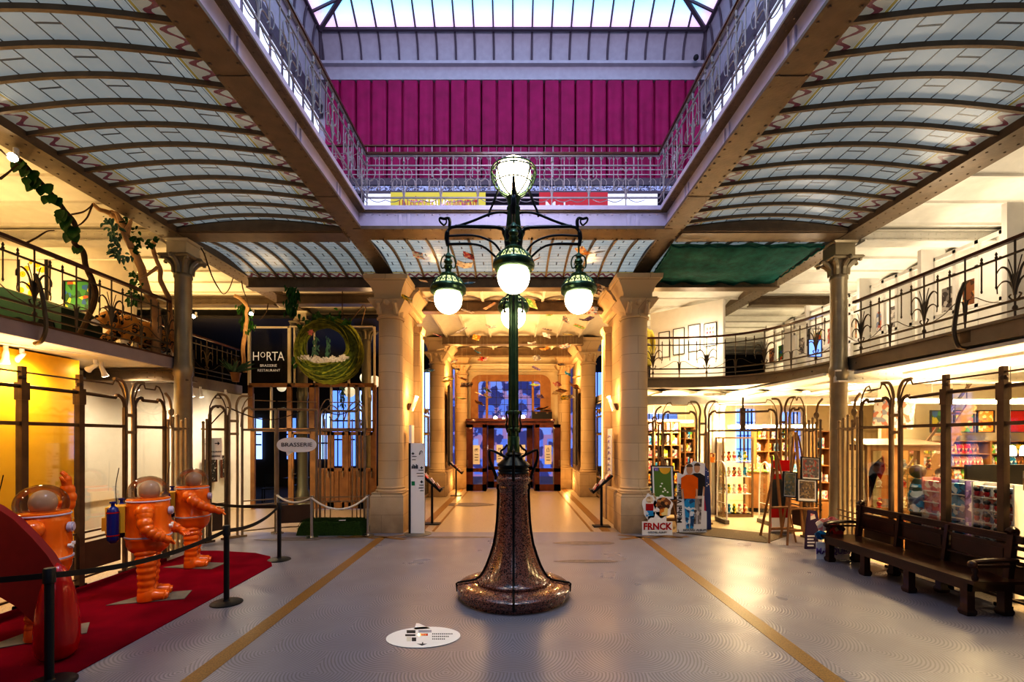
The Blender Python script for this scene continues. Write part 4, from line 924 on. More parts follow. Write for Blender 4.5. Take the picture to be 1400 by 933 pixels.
# interior of the brasserie
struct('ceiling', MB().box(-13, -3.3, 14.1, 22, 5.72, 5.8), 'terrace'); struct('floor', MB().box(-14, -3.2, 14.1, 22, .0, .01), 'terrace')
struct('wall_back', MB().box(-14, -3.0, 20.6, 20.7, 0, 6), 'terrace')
for i, (x0, x1, z0, z1) in enumerate(((-8.6,-8.0,1.2,3.2),(-7.9,-6.9,.9,4.2),(-6.7,-6.05,.9,4.2),(-5.6,-4.6,.9,4.2),(-4.4,-3.3,.9,5.0),(-9.9,-9.0,1.2,3.0),(-12,-11,1.2,3.0))):
    wq = struct('window_%d' % wn[0], MB().box(x0, x1, 20.5, 20.55, z0, z1), 'daywin' if i % 2 else 'daywin2'); wn[0] += 1
    q = MB()
    for k in range(1, 4): xx = x0+(x1-x0)*k/4; q.box(xx-.015, xx+.015, 20.44, 20.5, z0, z1)
    for z in (z0+(z1-z0)*.35, z0+(z1-z0)*.6): q.box(x0, x1, 20.44, 20.5, z-.03, z+.03)
    q.build('grille', 'black', wq)
for i, (x0, x1, z0, z1) in enumerate(((3.1,4.3,.9,5.0),(4.6,6.2,2.4,3.3),(7.0,8.0,1.2,3.3),(8.1,8.9,1.2,3.3))):
    wq = struct('window_%d' % wn[0], MB().box(x0, x1, 20.5, 20.55, z0, z1), 'daywin'); wn[0] += 1
    q = MB()
    for k in range(1, 4): xx = x0+(x1-x0)*k/4; q.box(xx-.02, xx+.02, 20.44, 20.5, z0, z1)
    for z in (z0+(z1-z0)*.35, z0+(z1-z0)*.6): q.box(x0, x1, 20.44, 20.5, z-.03, z+.03)
    q.build('grille', 'black', wq)
LB = ['paper globe lamp nearest the stone pier, high in the brasserie','paper globe lamp just behind the right rim of the woven nest','paper globe lamp low beside the stone pier','paper globe lamp hanging under the woven nest','small paper globe lamp left of the nest, in the dark brasserie']
for (px, py, Y, r), l in zip(((499,493,17,.18),(500,517,16.5,.2),(512,522,15.5,.2),(478,536,16,.19),(385,530,16,.15)), LB):
    c = at(px, py, Y); t = thing('pendant_lamp', l, 'lamp', c); MB().sphere(c, r, 20, 14).build('globe', 'lantern', t); MB().tube([c+Vector((0,0,r)), (c.x, c.y, 5.7)], .006, 4).build('cord', 'black', t)
# dining furniture glimpsed through the open doorway
def chair(loc, rz, label):
    t = thing('cafe_chair', label, 'chair', loc, local=True); t.rotation_euler = (0,0,rz)
    MB().box(-.2,.2,-.2,.2,.43,.47).build('seat','black',t); MB().box(-.2,.2,.17,.2,.6,.9).build('backrest','black',t)
    for x in (-.18,.18):
        for y in (-.18,.18): MB().box(x-.015,x+.015,y-.015,y+.015,0,.9 if y > 0 else .43).build('leg','black',t)
c = fx(352, 690); chair((-8.0,15.4,.012), .3, 'black cafe chair just inside the dark brasserie doorway'); chair((-7.5,16.4,.012), 2.6, 'black cafe chair further inside the dark doorway')
t = thing('cafe_table', 'black cafe table inside the dark brasserie doorway', 'table', (-7.3,15.9,.012)); MB().box(-7.7,-6.9,15.6,16.2,.74,.78).build('tabletop','black',t); MB().cyl((-7.3,15.9,.02),(-7.3,15.9,.74),.03).build('leg','black',t)
# ================================================================ signs on the left screens
t = thing('direction_sign', 'white restaurant and brasserie direction sign hung in the narrow left screen', 'sign', at(291, 614, 9.55))
c = at(291, 614, 9.55); MB().box(c.x-.185, c.x+.185, 9.54, 9.555, c.z-.22, c.z+.22).build('panel', 'white', t)
text('RESTAURANT', (c.x+.05, 9.535, c.z-.06), .048, 'ink', t); text('BRASSERIE', (c.x+.05, 9.535, c.z-.15), .048, 'ink', t)
q = MB(); q.bar((c.x+.05,9.535,c.z+.11), (c.x+.12,9.535,c.z+.11), .004, .018); q.prism([(c.x+.11,c.z+.15),(c.x+.15,c.z+.11),(c.x+.11,c.z+.07)], 9.533, 9.537); q.build('arrow', 'ink', t)
q = MB()
for k in range(9): q.tube([(c.x-.14+.02*math.cos(k*1.3)+.01*k*.5, 9.535, c.z+.14-.017*k), (c.x-.11+.03*math.cos(k*2.1), 9.535, c.z+.135-.017*k)], .006, 4)
q.build('emblem', 'ink', t)
Q, L = fr((-5.22,10.40), (-4.45,10.62)); c = Q(L/2, 1.96, .07); ang = math.atan2(.22, .77)
t = thing('speech_bubble_sign', 'white speech bubble sign reading brasserie on the glass screen', 'sign', c, local=True); t.rotation_euler = (0,0,ang)
pts = []
for k in range(33):
    a = -PI/2+2*PI*k/32; x = math.copysign(abs(math.cos(a))**.55, math.cos(a))*.41 if abs(math.cos(a)) > 1e-6 else 0; pts.append((x, math.sin(a)*.165))
pts = [p for i, p in enumerate(pts[:-1])]; pts = pts[:1]+pts[1:]
MB().prism([(p[0]+0, p[1]) for p in pts], -.006, .006).build('panel', 'white', t); MB().prism([(-.22,-.14),(-.06,-.14),(-.20,-.26)], -.006, .006).build('tail', 'white', t)
text('BRASSERIE', (0,-.012,.0), .125, 'ink', t, wx=1.12)
# totem
c = Vector((-2.09, 10.3, 0)); t = thing('sign_totem', 'tall white direction totem with green pictogram against the left stone pier', 'sign', c)
MB().lathe([(.30,0),(.30,.012),(.28,.018),(.0,.018)], (c.x,c.y,0), 28).build('base_plate', 'grey', t)
MB().box(-2.24, -1.94, 10.28, 10.31, .02, 2.0).build('face', 'white', t); MB().box(-2.285, -2.242, 10.27, 10.42, .02, 2.0).box(-2.24,-1.95,10.312,10.42,.02,1.99).build('back', 'ink', t)
yy = 10.277
MB().box(-2.22,-2.15,yy-.003,yy,1.07,1.16).build('green_pictogram', mat('sign_green', (.01,.25,.10), .5), t)
def arrow(x, z, s=.03): return MB().prism([(x-s,z-s*.3),(x+s,z-s*.3),(x+s,z+s*.3),(x-s,z+s*.3)], yy-.002, yy).prism([(x-s*.3,z-s),(x+s*.3,z-s),(x+s*.3,z+s),(x-s*.3,z+s)], yy-.002, yy)
arrow(-2.19, 1.77).build('arrow', 'ink', t); arrow(-2.0, 1.46).build('arrow', 'ink', t); arrow(-2.0, 1.15).build('arrow', 'ink', t)
q = MB()
for x0, x1, z in ((-2.21,-2.11,1.70),(-2.21,-2.13,1.63),(-2.07,-1.96,1.40),(-2.11,-1.96,1.33),(-2.09,-1.96,1.27),(-2.05,-1.96,1.07),(-2.06,-1.96,1.01),(-2.03,-1.96,.95)): q.box(x0, x1, yy-.002, yy, z, z+.013)
q.build('caption_lines', 'ink', t)
q = MB()
for k in range(6): q.box(-2.22+k*.024, -2.22+k*.024+.018, yy-.002, yy, 1.44, 1.50+.018*((k*5)%3))
q.tube([(-2.02+.035*math.cos(k*.6), yy-.002, 1.79+.045*math.sin(k*.8)) for k in range(9)], .006, 4); q.build('emblem', 'ink', t)
t = thing('notice_board', 'small grey notice panel on the stone pier above the white totem', 'sign', (-2.40,10.9,2.3)); MB().box(-2.46,-2.40,11.1,11.4,1.98,2.42).build('panel', 'white', t)
# ================================================================ rope posts and turf plinth
posts = [(-5.2,10.35),(-4.26,9.93),(-3.14,10.15)]
PL = ['short steel rope post beside the black barrier post, left end of the white rope','short steel rope post in front of the green turf plinth','short steel rope post next to the left stone pier']
for (x, y), l in zip(posts, PL):
    t = thing('rope_post', l, 'post', (x,y,0)); MB().lathe([(.13,0),(.13,.015),(.04,.03),(.035,.04)], (x,y,0), 24).build('base', 'chrome', t); MB().lathe([(.035,.04),(.035,.84),(.042,.85),(.042,.88),(.03,.885)], (x,y,0), 20).build('pole', 'chrome', t)
for i in (0, 1):
    a, c = posts[i], posts[i+1]; pts = [(a[0]+(c[0]-a[0])*k/16, a[1]+(c[1]-a[1])*k/16-.03, .85-.26*(1-(2*k/16-1)**2)*(.5 if i == 0 else 1.0)) for k in range(17)]
    tag(MB().tube(pts, .022, 8).build('barrier_rope', 'rope'), ['white rope sagging between the two left steel rope posts','white rope sagging in front of the green turf plinth'][i], 'rope')
b = MB(); vs = []; nx, ny = 40, 22
for j in range(ny+1):
    for i in range(nx+1):
        u, v = 2*i/nx-1, 2*j/ny-1; e = max(0, 1-abs(u)**5)*max(0, 1-abs(v)**5); h = .29*min(1, e*2.2)**.5
        vs.append((-3.98+.73*u*(1+.04*math.sin(v*3)), 10.42+.30*v, h+.02*noise.noise((u*3, v*3, 0))*(h > .05)+(.0)))
b.add(vs, [(j*(nx+1)+i, j*(nx+1)+i+1, (j+1)*(nx+1)+i+1, (j+1)*(nx+1)+i) for j in range(ny) for i in range(nx)], True)
t = thing('turf_plinth', 'low empty plinth covered in green artificial turf behind the white rope', 'plinth', (-3.98,10.42,0)); b.build('mound', 'turf', t)
rr = random.Random(2); b = MB()
for k in range(2600):
    u, v = rr.uniform(-.96,.96), rr.uniform(-.96,.96); e = max(0, 1-abs(u)**5)*max(0, 1-abs(v)**5); h = .29*min(1, e*2.2)**.5
    p = Vector((-3.98+.73*u, 10.42+.30*v, h)); d = Vector((rr.uniform(-.012,.012), rr.uniform(-.02,.005), .028)); b.add([p+Vector((-.004,0,0)), p+Vector((.004,0,0)), p+d], [(0,1,2)])
o = b.build('turf_blades', 'turf', t); o['kind'] = 'stuff'
tag(MB().cbox((-3.72,10.22,.315), (.14,.10,.004), .2).build('caption_card', 'white'), 'small white caption card lying on the green turf plinth', 'card')
# ================================================================ crimson carpet, stanchions
b = MB(); b.prism([(-5.86,1.5),(-3.86,1.5),(-3.96,7.7),(-4.3,8.3),(-4.7,8.55),(-5.5,8.72),(-5.9,8.72)], .0, .012, 'xy'); tag(b.build('carpet', 'carpet'), 'long crimson carpet under the orange space suits along the left screens', 'carpet')
tag(MB().prism([(-5.98,1.5),(-5.87,1.5),(-5.91,8.0),(-5.99,8.0)], .0, .05, 'xy').build('carpet_edge', 'carpet'), 'raised crimson edge strip between the carpet and the left screens', 'edging')
SP = [(-3.96,4.0),(-3.65,5.97),(-4.04,8.1)]
SL = ['nearest black barrier post at the lower left corner','black barrier post in the middle, right of the orange space suits','farthest black barrier post at the far corner of the crimson carpet']
ends = [(-6.4,3.72,.93),(-3.96,4.0,.93),(-3.65,5.97,.93),(-4.04,8.1,.93),(-6.25,8.9,.95)]
SR = []
for (x, y), l in zip(SP, SL):
    t = thing('barrier_post', l, 'post', (x,y,0)); MB().lathe([(.185,0),(.185,.012),(.16,.025),(.04,.035),(.034,.05)], (x,y,0), 36).build('base', 'blackplas', t)
    MB().lathe([(.032,.04),(.032,.86),(.043,.87),(.043,.985),(.036,.995),(.0,.998)], (x,y,0), 20).build('pole', 'blackplas', t); SR.append(t)
for i in range(4):
    a, c = Vector(ends[i]), Vector(ends[i+1]); sag = (.05,.10,.10,.06)[i]; n = 14; vs = []
    for k in range(n+1):
        p = a+(c-a)*k/n; p.z -= sag*(1-(2*k/n-1)**2); d = (c-a).normalized(); sd = Vector((d.y,-d.x,0))*.002
        vs += [p+sd-Vector((0,0,.025)), p-sd-Vector((0,0,.025)), p-sd+Vector((0,0,.025)), p+sd+Vector((0,0,.025))]
    b = MB().add(vs, [(4*k+j, 4*k+(j+1)%4, 4*k+4+(j+1)%4, 4*k+4+j) for k in range(n) for j in range(4)]); b.build('belt', 'blackplas', SR[[0,0,1,2][i]])
# ================================================================ orange space suits (plain display suits)
def ribbed(pts, r0, r1, n=26, amp=.16, ribs=5):
    P = cat(pts, 12); N = len(P); return P, [(r0+(r1-r0)*i/(N-1))*(1+amp*abs(math.sin(PI*ribs*i/(N-1)))-amp*.6) for i in range(N)]
def glove(b, c, d, up, s=1.):
    c, d, up = Vector(c), Vector(d).normalized(), Vector(up).normalized(); sd = d.cross(up)
    b.tube([c-d*.02*s, c+d*.05*s], [.045*s,.05*s], 10)
    b.sphere(c+d*.07*s, .052*s, 12, 8)
    for k in range(4):
        o = sd*(k-1.5)*.026*s; ln = (.075,.085,.08,.065)[k]*s
        b.tube(cat([c+d*.08*s+o, c+d*(.08*s+ln*.55)+o*1.1, c+d*(.08*s+ln)+o*1.1-up*.025*s], 3), .015*s, 7)
    b.tube(cat([c+d*.04*s-sd*.04*s, c+d*.075*s-sd*.075*s-up*.01, c+d*.11*s-sd*.075*s-up*.02], 3), .017*s, 7)
def suit(loc, rz, label, armN, armF, sc=.97):
    t = thing('space_suit', label, 'space suit', loc, local=True); t.rotation_euler = (0,0,rz); t.scale = (sc,sc,sc)
    MB().lathe([(.10,.60),(.17,.62),(.225,.68),(.245,.74),(.25,.80),(.258,.81),(.258,.83),(.25,.84),(.248,1.05),(.24,1.24),(.235,1.29),(.225,1.31),(.238,1.32),(.238,1.34),(.225,1.35)], (0,0,0), 40).build('torso', 'orange', t)
    MB().lathe([(.256,.832),(.263,.835),(.263,.85),(.256,.853)], (0,0,0), 40).build('belt_ring', 'steel_web', t); MB().lathe([(.240,1.305),(.246,1.31),(.246,1.32),(.240,1.325)], (0,0,0), 40).build('neck_ring', 'steel_web', t)
    MB().sphere((0,0,1.43), .228, 36, 20, (1,1,.92), -.38, 1.).build('visor_dome', 'dome', t)
    MB().sphere((.01,0,1.44), .115, 20, 16, (1.05,.9,1.22)).tube([(0,0,1.3),(0,0,1.37)], .05, 10).build('mannequin_head', 'mannequin', t)
    for s in (-1, 1):
        P, r = ribbed([(-.01,s*.115,.66),(.0,s*.125,.5),(.0,s*.125,.3),(-.01,s*.125,.09)], .125, .085, ribs=7)
        b = MB().tube(P, r, 18); b.build('leg', 'orange', t)
        b = MB(); b.lathe([(.10,.0),(.108,.03),(.10,.11),(.085,.15)], (0,s*.125,0), 20); b.tube(cat([(-.02,s*.125,.06),(.1,s*.128,.055),(.2,s*.135,.045),(.245,s*.137,.035)],4), [.085]*5+[.075]*4+[.055]*3+[.03], 14); b.v = [(x, y, max(.0, z)) for x, y, z in b.v]; b.build('boot', 'orange', t)
    for s, arm in ((-1, armN), (1, armF)):
        sh = Vector((0, s*.255, 1.19)); b = MB(); b.sphere(sh, .105, 16, 12); P, r = ribbed([sh, *[Vector(q) for q in arm]], .092, .062, ribs=6); b.tube(P, r, 16); d = (P[-1]-P[-3]); glove(b, P[-1], d, (0,0,1) if abs(d.normalized().z) < .8 else (1,0,0)); b.build('arm', 'orange', t)
        MB().lathe([(.115,-.012),(.125,0),(.115,.012)], (0,0,0), 24).v
    b = MB(); b.box(-.42,-.22,-.15,.15,.92,1.26); b.box(-.47,-.40,-.09,.09,.95,1.12); b.build('backpack', 'yellow', t)
    for s in (-1, 1):
        k = MB().lathe([(.0,.80),(.035,.81),(.062,.85),(.064,.9),(.064,1.2),(.055,1.25),(.02,1.28),(.018,1.31),(.035,1.315),(.035,1.335),(0,1.34)], (-.33, s*.20, 0), 20).build('air_tank', 'blue', t)
        MB().lathe([(.066,.9),(.069,.9),(.069,.915),(.066,.915)], (-.33, s*.20, 0), 20).build('band', 'red', k); MB().lathe([(.066,1.19),(.069,1.19),(.069,1.205),(.066,1.205)], (-.33, s*.20, 0), 20).build('band', 'red', k)
    MB().tube([(.235,-.06,1.17),(.275,-.065,1.17)], .055, 18).tube([(.27,-.065,1.17),(.285,-.066,1.17)], .04, 18).build('chest_dial', 'steel_web', t)
    for y, z in ((-.10,.97),(-.05,.95),(0,.98)): MB().tube([(.24,y,z),(.275,y,z)], .02, 10).build('chest_knob', 'white', t)
    MB().tube(cat([(-.36,.1,1.26),(-.37,.1,1.5),(-.34,.12,1.75)],4), .005, 4).build('antenna', 'black', t)
    return t
suit((-4.76,6.12,.022), .48, 'orange space suit with clear dome helmet in the middle, both arms low', [(.03,-.33,1.0),(.12,-.33,.90),(.20,-.28,.84)], [(.06,.34,1.02),(.18,.3,.92),(.30,.22,.86)])
suit((-5.25,7.68,.022), .42, 'farthest orange space suit, arm stretched forward, by the iron column', [(.08,-.32,1.12),(.2,-.3,1.03),(.36,-.26,.95)], [(.06,.34,1.02),(.18,.3,.92),(.28,.24,.90)])
suit((-4.98,4.95,.022), .5, 'nearest orange space suit with one arm raised, behind the red fin', [(-.04,-.34,1.05),(-.02,-.36,.9),(.05,-.34,.78)], [(.05,.32,1.26),(.13,.33,1.42),(.12,.32,1.60)], .97)
for (x, y, a), l in zip(((-4.7,6.1,.2),(-5.2,7.65,-.2),(-4.98,4.9,.5)), ('grey floor plate under the middle orange space suit','grey floor plate under the farthest orange space suit','grey floor plate under the nearest orange space suit')):
    pts = [(-.42,-.18),(.42,-.10),(.36,.26),(-.15,.22)]; c_, s_ = math.cos(a), math.sin(a); tag(MB().prism([(x+c_*p[0]-s_*p[1], y+s_*p[0]+c_*p[1]) for p in pts], .0125, .021, 'xy').build('floor_plate', 'grey'), l, 'plate')
# red fin sculpture
t = thing('rocket_fin', 'big dark red curved fin with a glossy red foot at the lower left edge', 'sculpture', (-4.33,4.45,.012))
up = [(-150,632),(-60,664),(0,693),(25,710),(50,735),(70,758),(86,784),(92,800)]; lo = [(84,885),(70,868),(52,850),(28,828),(0,811),(-60,792),(-150,780)]
b = MB(); b.prism([(at(p[0],p[1],4.45).x, at(p[0],p[1],4.45).z) for p in up+lo], 4.41, 4.49); b.build('fin', 'finred', t)
MB().lathe([(.06,.0),(.125,.02),(.155,.07),(.168,.16),(.166,.30),(.152,.48),(.128,.64),(.09,.78),(.05,.87),(.0,.91)], (-4.33,4.45,.012), 36).build('foot', 'red', t)
# ================================================================ left balcony displays
struct('wall_left', MB().box(-13.5, -8.35, 10.3, 10.4, 3.67, 6.03), 'wall')
m = mat('yellow_flower_print', (.8,.75,.6), .6); t = NT(m); o = t.xyz(); v = t.N.new('ShaderNodeTexVoronoi'); v.inputs['Scale'].default_value = 6; t.L.new(t.v, v.inputs['Vector'])
c = t.mix(t.m('LESS_THAN', v.outputs['Distance'], .42), (.75,.70,.58), (.85,.48,.02)); c = t.mix(t.m('LESS_THAN', v.outputs['Distance'], .16), c, (.20,.07,.01)); t.color(c); M['yflower'] = m
m = mat('jungle_print', (.1,.3,.1), .6); t = NT(m); t.xyz(); v = t.N.new('ShaderNodeTexVoronoi'); v.inputs['Scale'].default_value = 9; t.L.new(t.v, v.inputs['Vector']); cr = t.N.new('ShaderNodeValToRGB'); sp_ = t.N.new('ShaderNodeSeparateColor'); t.L.new(v.outputs['Color'], sp_.inputs[0]); t.L.new(sp_.outputs[0], cr.inputs[0])
cr.color_ramp.interpolation = 'CONSTANT'
for p_, c_ in ((0,(.02,.10,.03,1)),(.35,(.05,.25,.05,1)),(.6,(.02,.12,.35,1)),(.75,(.7,.6,.05,1)),(.9,(.5,.1,.02,1))): e = cr.color_ramp.elements.new(p_); e.color = c_
t.color(cr.outputs[0]); M['jungle'] = m
c = at(42, 381, 10.2); board('framed_picture', (c.x, 10.25, c.z), .55, .86, 0, 'yflower', 'ink', 'tall framed picture of yellow flowers on the left balcony wall', 'picture', .025, 'y')
c = at(103, 404, 10.2); board('framed_picture', (c.x, 10.25, c.z), .52, .62, 0, 'jungle', 'ink', 'green and blue framed picture right of the yellow flowers', 'picture', .025, 'y')
c = at(102, 437, 10.2); board('framed_picture', (c.x, 10.25, c.z), .12, .24, 0, 'ink', 'ink', 'small dark framed picture below the green one', 'picture', .015, 'y')
t = thing('green_cabinet', 'low dark green cabinet with black arched openings behind the left balcony railing', 'cabinet', (-8.2,8.0,3.67))
b = MB(); b.prism([(-9.3,3.67),(-7.62,3.67),(-7.62,4.32),(-8.62,4.66),(-9.3,4.62)], 7.9, 8.7); b.build('body', 'darkgreen', t)
for x in (-8.95,-8.35,-7.88): MB().prism([(x-.15,3.69),(x+.15,3.69)]+[(x+.15*math.cos(k*PI/10), 4.0+.15*math.sin(k*PI/10)) for k in range(11)], 7.885, 7.9).build('opening', 'black', t)
# leopard
m = mat('leopard_fur', (.62,.33,.07), .7); t = NT(m); o = t.xyz(); v = t.N.new('ShaderNodeTexVoronoi'); v.inputs['Scale'].default_value = 8.5; t.L.new(t.v, v.inputs['Vector'])
d1 = v.outputs['Distance']; ring_ = t.m('MULTIPLY', t.m('GREATER_THAN', d1, .27), t.m('LESS_THAN', d1, .48)); ring_ = t.m('MULTIPLY', ring_, t.m('GREATER_THAN', t.noise(12, t.v), .42)); c = t.mix(t.m('LESS_THAN', o[2], 3.86), (.55,.27,.05), (.75,.68,.56)); c = t.mix(ring_, c, (.012,.008,.006)); c = t.mix(t.m('MULTIPLY', t.m('LESS_THAN', d1, .24), 1.), c, (.38,.15,.02)); t.color(c); M['leopard'] = m
BX, BY, BZ = -7.08, 8.65, 3.67
t = thing('leopard_figure', 'spotted leopard figure crouching behind the left balcony railing, beside the iron column', 'animal', (BX,BY,BZ))
V_ = lambda x, y, z: (BX+1.25*x*math.cos(1.4)-y*math.sin(1.4), BY+1.25*x*math.sin(1.4)+y*math.cos(1.4), BZ+z)
blob([('s',V_(-.30,0,.52),.17,(1,.95,.95)),('s',V_(-.43,-.02,.46),.10,(1.1,1,.75)),('s',V_(-.02,0,.48),.24,(1,.8,.95)),('s',V_(.22,.02,.45),.25,(1.1,.8,.9)),('s',V_(.5,.02,.36),.24,(1,.85,1)),
  ('t',[V_(-.05,-.14,.42),V_(-.16,-.17,.22),V_(-.2,-.17,.08),V_(-.34,-.17,.05)],[.12,.09,.07,.07]),('t',[V_(-.05,.14,.42),V_(-.22,.16,.22),V_(-.34,.16,.08),V_(-.5,.16,.05)],[.12,.09,.07,.07]),
  ('t',[V_(.5,-.14,.36),V_(.36,-.2,.24),V_(.5,-.2,.1),V_(.34,-.2,.05)],[.16,.11,.07,.07]),('t',[V_(.52,.14,.36),V_(.38,.2,.24),V_(.5,.2,.1),V_(.36,.2,.05)],[.16,.11,.07,.07]),
  ('t',[V_(.66,0,.4),V_(.78,.05,.25),V_(.7,.1,.1),V_(.5,.25,.06)],[.06,.05,.045,.04]),
  ('s',V_(-.24,-.12,.68),.05),('s',V_(-.24,.12,.68),.05)], 'body', 'leopard', t, .022, 4)
MB().sphere(V_(-.50,-.02,.42), .07, 12, 8, (1,1.2,.8)).build('muzzle', 'white', t); MB().sphere(V_(-.565,-.02,.45), .022, 8, 6).build('nose', 'ink', t)
for s in (-.07,.06): MB().sphere(V_(-.43,s-.01,.55), .026, 8, 6).build('eye', 'ink', t)
# driftwood and creepers
def pathp(pts, y0, y1): n = len(pts); return [at(p[0], p[1], y0+(y1-y0)*i/(n-1)) for i, p in enumerate(pts)]
def branch(pts, r0, r1, nm, mt, label, catg, jit=.02, seg=8):
    P = cat(pts, 5); n = len(P); P = [p+Vector((noise.noise(p*4), noise.noise(p*4+Vector((9,0,0))), noise.noise(p*4+Vector((0,9,0)))))*jit for p in P]
    return tag(MB().tube(P, [(r0+(r1-r0)*i/(n-1))*(1+.2*noise.noise(P[i]*6)) for i in range(n)], seg).build(nm, mt), label, catg) if label else (P, [(r0+(r1-r0)*i/(n-1))*(1+.2*noise.noise(P[i]*6)) for i in range(n)])
def leaf(b, c, d, s, w=.6, fold=.12):
    d = Vector(d).normalized(); sd = d.cross(Vector((.2,-1,.3))).normalized(); n = sd.cross(d); c = Vector(c); pts = []
    for q, ww in ((0,.0),(.12,.62),(.35,1.),(.65,.8),(.88,.36),(1.,0)): pts += [c+d*q*s-sd*ww*w*s/2+n*fold*s*ww, c+d*q*s-n*.0, c+d*q*s+sd*ww*w*s/2+n*fold*s*ww]
    b.add(pts, [(3*i, 3*i+1, 3*i+4, 3*i+3) for i in range(5)]+[(3*i+1, 3*i+2, 3*i+5, 3*i+4) for i in range(5)], True)
def foliage(b, pts, n, s, rnd, sp=.05, w=.6, down=-.6):
    for k in range(n):
        p = Vector(pts[rnd.randrange(len(pts))])+Vector((rnd.gauss(0,sp), rnd.gauss(0,sp), rnd.gauss(0,sp))); leaf(b, p, (rnd.uniform(-1,1), rnd.uniform(-1,.4), rnd.uniform(-1,.4)+down), s*rnd.uniform(.6,1.2), w)
rn = random.Random(11)
p1 = [(110,457),(122,430),(130,408),(129,391),(122,375),(116,359),(113,342),(102,332),(102,309),(85,283),(62,257),(41,234),(26,218)]
P1 = pathp(p1, 8.05, 6.35); t = thing('creeper_vine', 'dark twisting creeper with big split leaves rising from the left balcony', 'plant', P1[0])
P, r = branch(P1, .045, .03, 0, 0, None, None); MB().tube(P, r, 8).build('stem', 'vine', t)
b = MB()
for (x, y) in ((30,225),(38,235),(45,242),(46,252),(57,258),(64,268),(70,273),(76,291),(82,296),(91,305),(96,312),(106,312),(98,320),(110,338),(36,222),(55,250)):
    for q in range(2):
        k = min(range(len(P)), key=lambda i: abs(701+P[i].x*F/P[i].y-x)+abs(600-(P[i].z-2.1)*F/P[i].y-y)); leaf(b, P[k]+Vector((rn.uniform(-.05,.05),-.03,rn.uniform(-.05,.05))), (rn.uniform(-.6,.6), -.2, -1), rn.uniform(.15,.22), .85)
b.build('foliage', 'leaf', t)
p2 = pathp([(213,482),(215,440),(211,419),(199,393),(194,370),(187,352),(180,339),(172,318),(165,303),(156,295),(146,290),(136,287),(127,279)], 8.95, 7.75); t = thing('driftwood_trunk', 'pale bleached driftwood trunk leaning up left from the balcony, with blue-green succulents', 'tree', p2[0])
P, r = branch(p2, .085, .028, 0, 0, None, None, .03); r = [x*(1.5 if 35 < i < 48 else 1) for i, x in enumerate(r)]; MB().tube(P, r, 10).build('trunk', 'drift', t)
for a in ([(165,303),(160,293),(153,290)],[(180,339),(170,322),(160,306)],[(172,318),(178,306),(181,300)]): Pb, rb = branch(pathp(a, 8.0, 7.9), .05, .015, 0, 0, None, None); MB().tube(Pb, rb, 8).build('branch', 'drift', t)
b = MB(); foliage(b, pathp([(150,303),(155,310),(157,322),(158,335),(160,345),(172,352)], 7.85, 7.8), 120, .10, rn, .04, .5); b.build('foliage', 'leaf2', t)
b = MB(); foliage(b, pathp([(181,310),(186,325),(190,340),(176,303)], 8.1, 8.1), 40, .10, rn, .04, .6); foliage(b, pathp([(185,375),(190,390),(187,405),(183,412)], 8.6, 8.5), 90, .09, rn, .05, .6); b.build('foliage', 'leaf', t)
p3 = pathp([(236,482),(234,430),(231,412),(224,396),(220,380),(218,368),(212,350),(209,336),(212,330)], 9.4, 8.6); t = thing('driftwood_trunk', 'slimmer pale driftwood trunk right beside the iron column on the left balcony', 'tree', p3[0])
P, r = branch(p3, .05, .03, 0, 0, None, None, .03); MB().tube(P, r, 9).build('trunk', 'drift', t); b = MB(); foliage(b, pathp([(209,330),(215,326),(206,334)], 8.5, 8.4), 24, .09, rn, .03); b.build('foliage', 'leaf', t)
Pb, rb = branch(pathp([(216,366),(205,373),(198,378),(190,383)], 8.6, 8.4), .03, .02, 0, 0, None, None); MB().tube(Pb, rb, 8).build('branch', 'drift', t)
for pts, y0, y1, l in (([(98,293),(112,290),(122,284),(127,279)],7.3,7.75,'thin creeper linking the leafy vine to the driftwood tip'),([(127,279),(120,295),(112,305),(104,309)],7.75,7.3,'thin creeper dropping from the driftwood tip to the vine'),([(35,333),(50,325),(64,316),(74,315)],7.0,7.2,'short creeper sprig above the left handrail'),([(0,205),(20,222),(26,226)],5.9,6.3,'thin creeper at the left picture edge under the bright spotlight'),([(0,244),(12,235),(24,226)],6.0,6.3,'second thin creeper meeting the vine top at the left edge'),
   ([(268,330),(278,345),(284,362),(290,378),(300,397),(307,402),(314,393),(319,380)],9.3,9.6,'long creeper looping below the girder right of the left iron column'),([(330,386),(333,398),(337,408),(340,420)],11,12,'thin creeper hanging above the forked driftwood branch'),([(367,415),(365,425),(360,433),(355,438)],12.5,12.6,'curved twig floating left of the restaurant lettering'),([(308,560),(296,572),(286,583),(280,588)],9.5,9.5,'creeper tendril on the narrow left screen'),([(310,557),(330,565),(350,572),(372,574),(395,569),(415,560)],9.8,10.6,'creeper drooping across the left screens beside the brasserie sign'),([(492,548),(485,558),(465,567),(447,563),(440,556)],10.8,10.6,'creeper drooping over the brasserie doorway screen')):
    branch(pathp(pts, y0, y1), .014, .008, 'creeper', 'vine', l, 'plant', .01, 5)
p4 = pathp([(335,510),(333,480),(335,455),(337,430),(338,419),(330,410),(320,404)], 13.3, 12.7); t = thing('forked_branch', 'forked driftwood branch wrapped in green fern at the end of the left balcony', 'tree', p4[0]); P, r = branch(p4, .06, .04, 0, 0, None, None, .03); MB().tube(P, r, 8).build('trunk', 'drift', t)
Pb, rb = branch(pathp([(338,419),(342,413),(347,406)], 13.3, 13.3), .05, .035, 0, 0, None, None); MB().tube(Pb, rb, 8).build('branch', 'drift', t); b = MB(); foliage(b, pathp([(334,420),(338,428),(336,438),(339,446)], 13.2, 13.2), 130, .16, rn, .08, .35, -1.5); b.build('foliage', 'leaf', t)
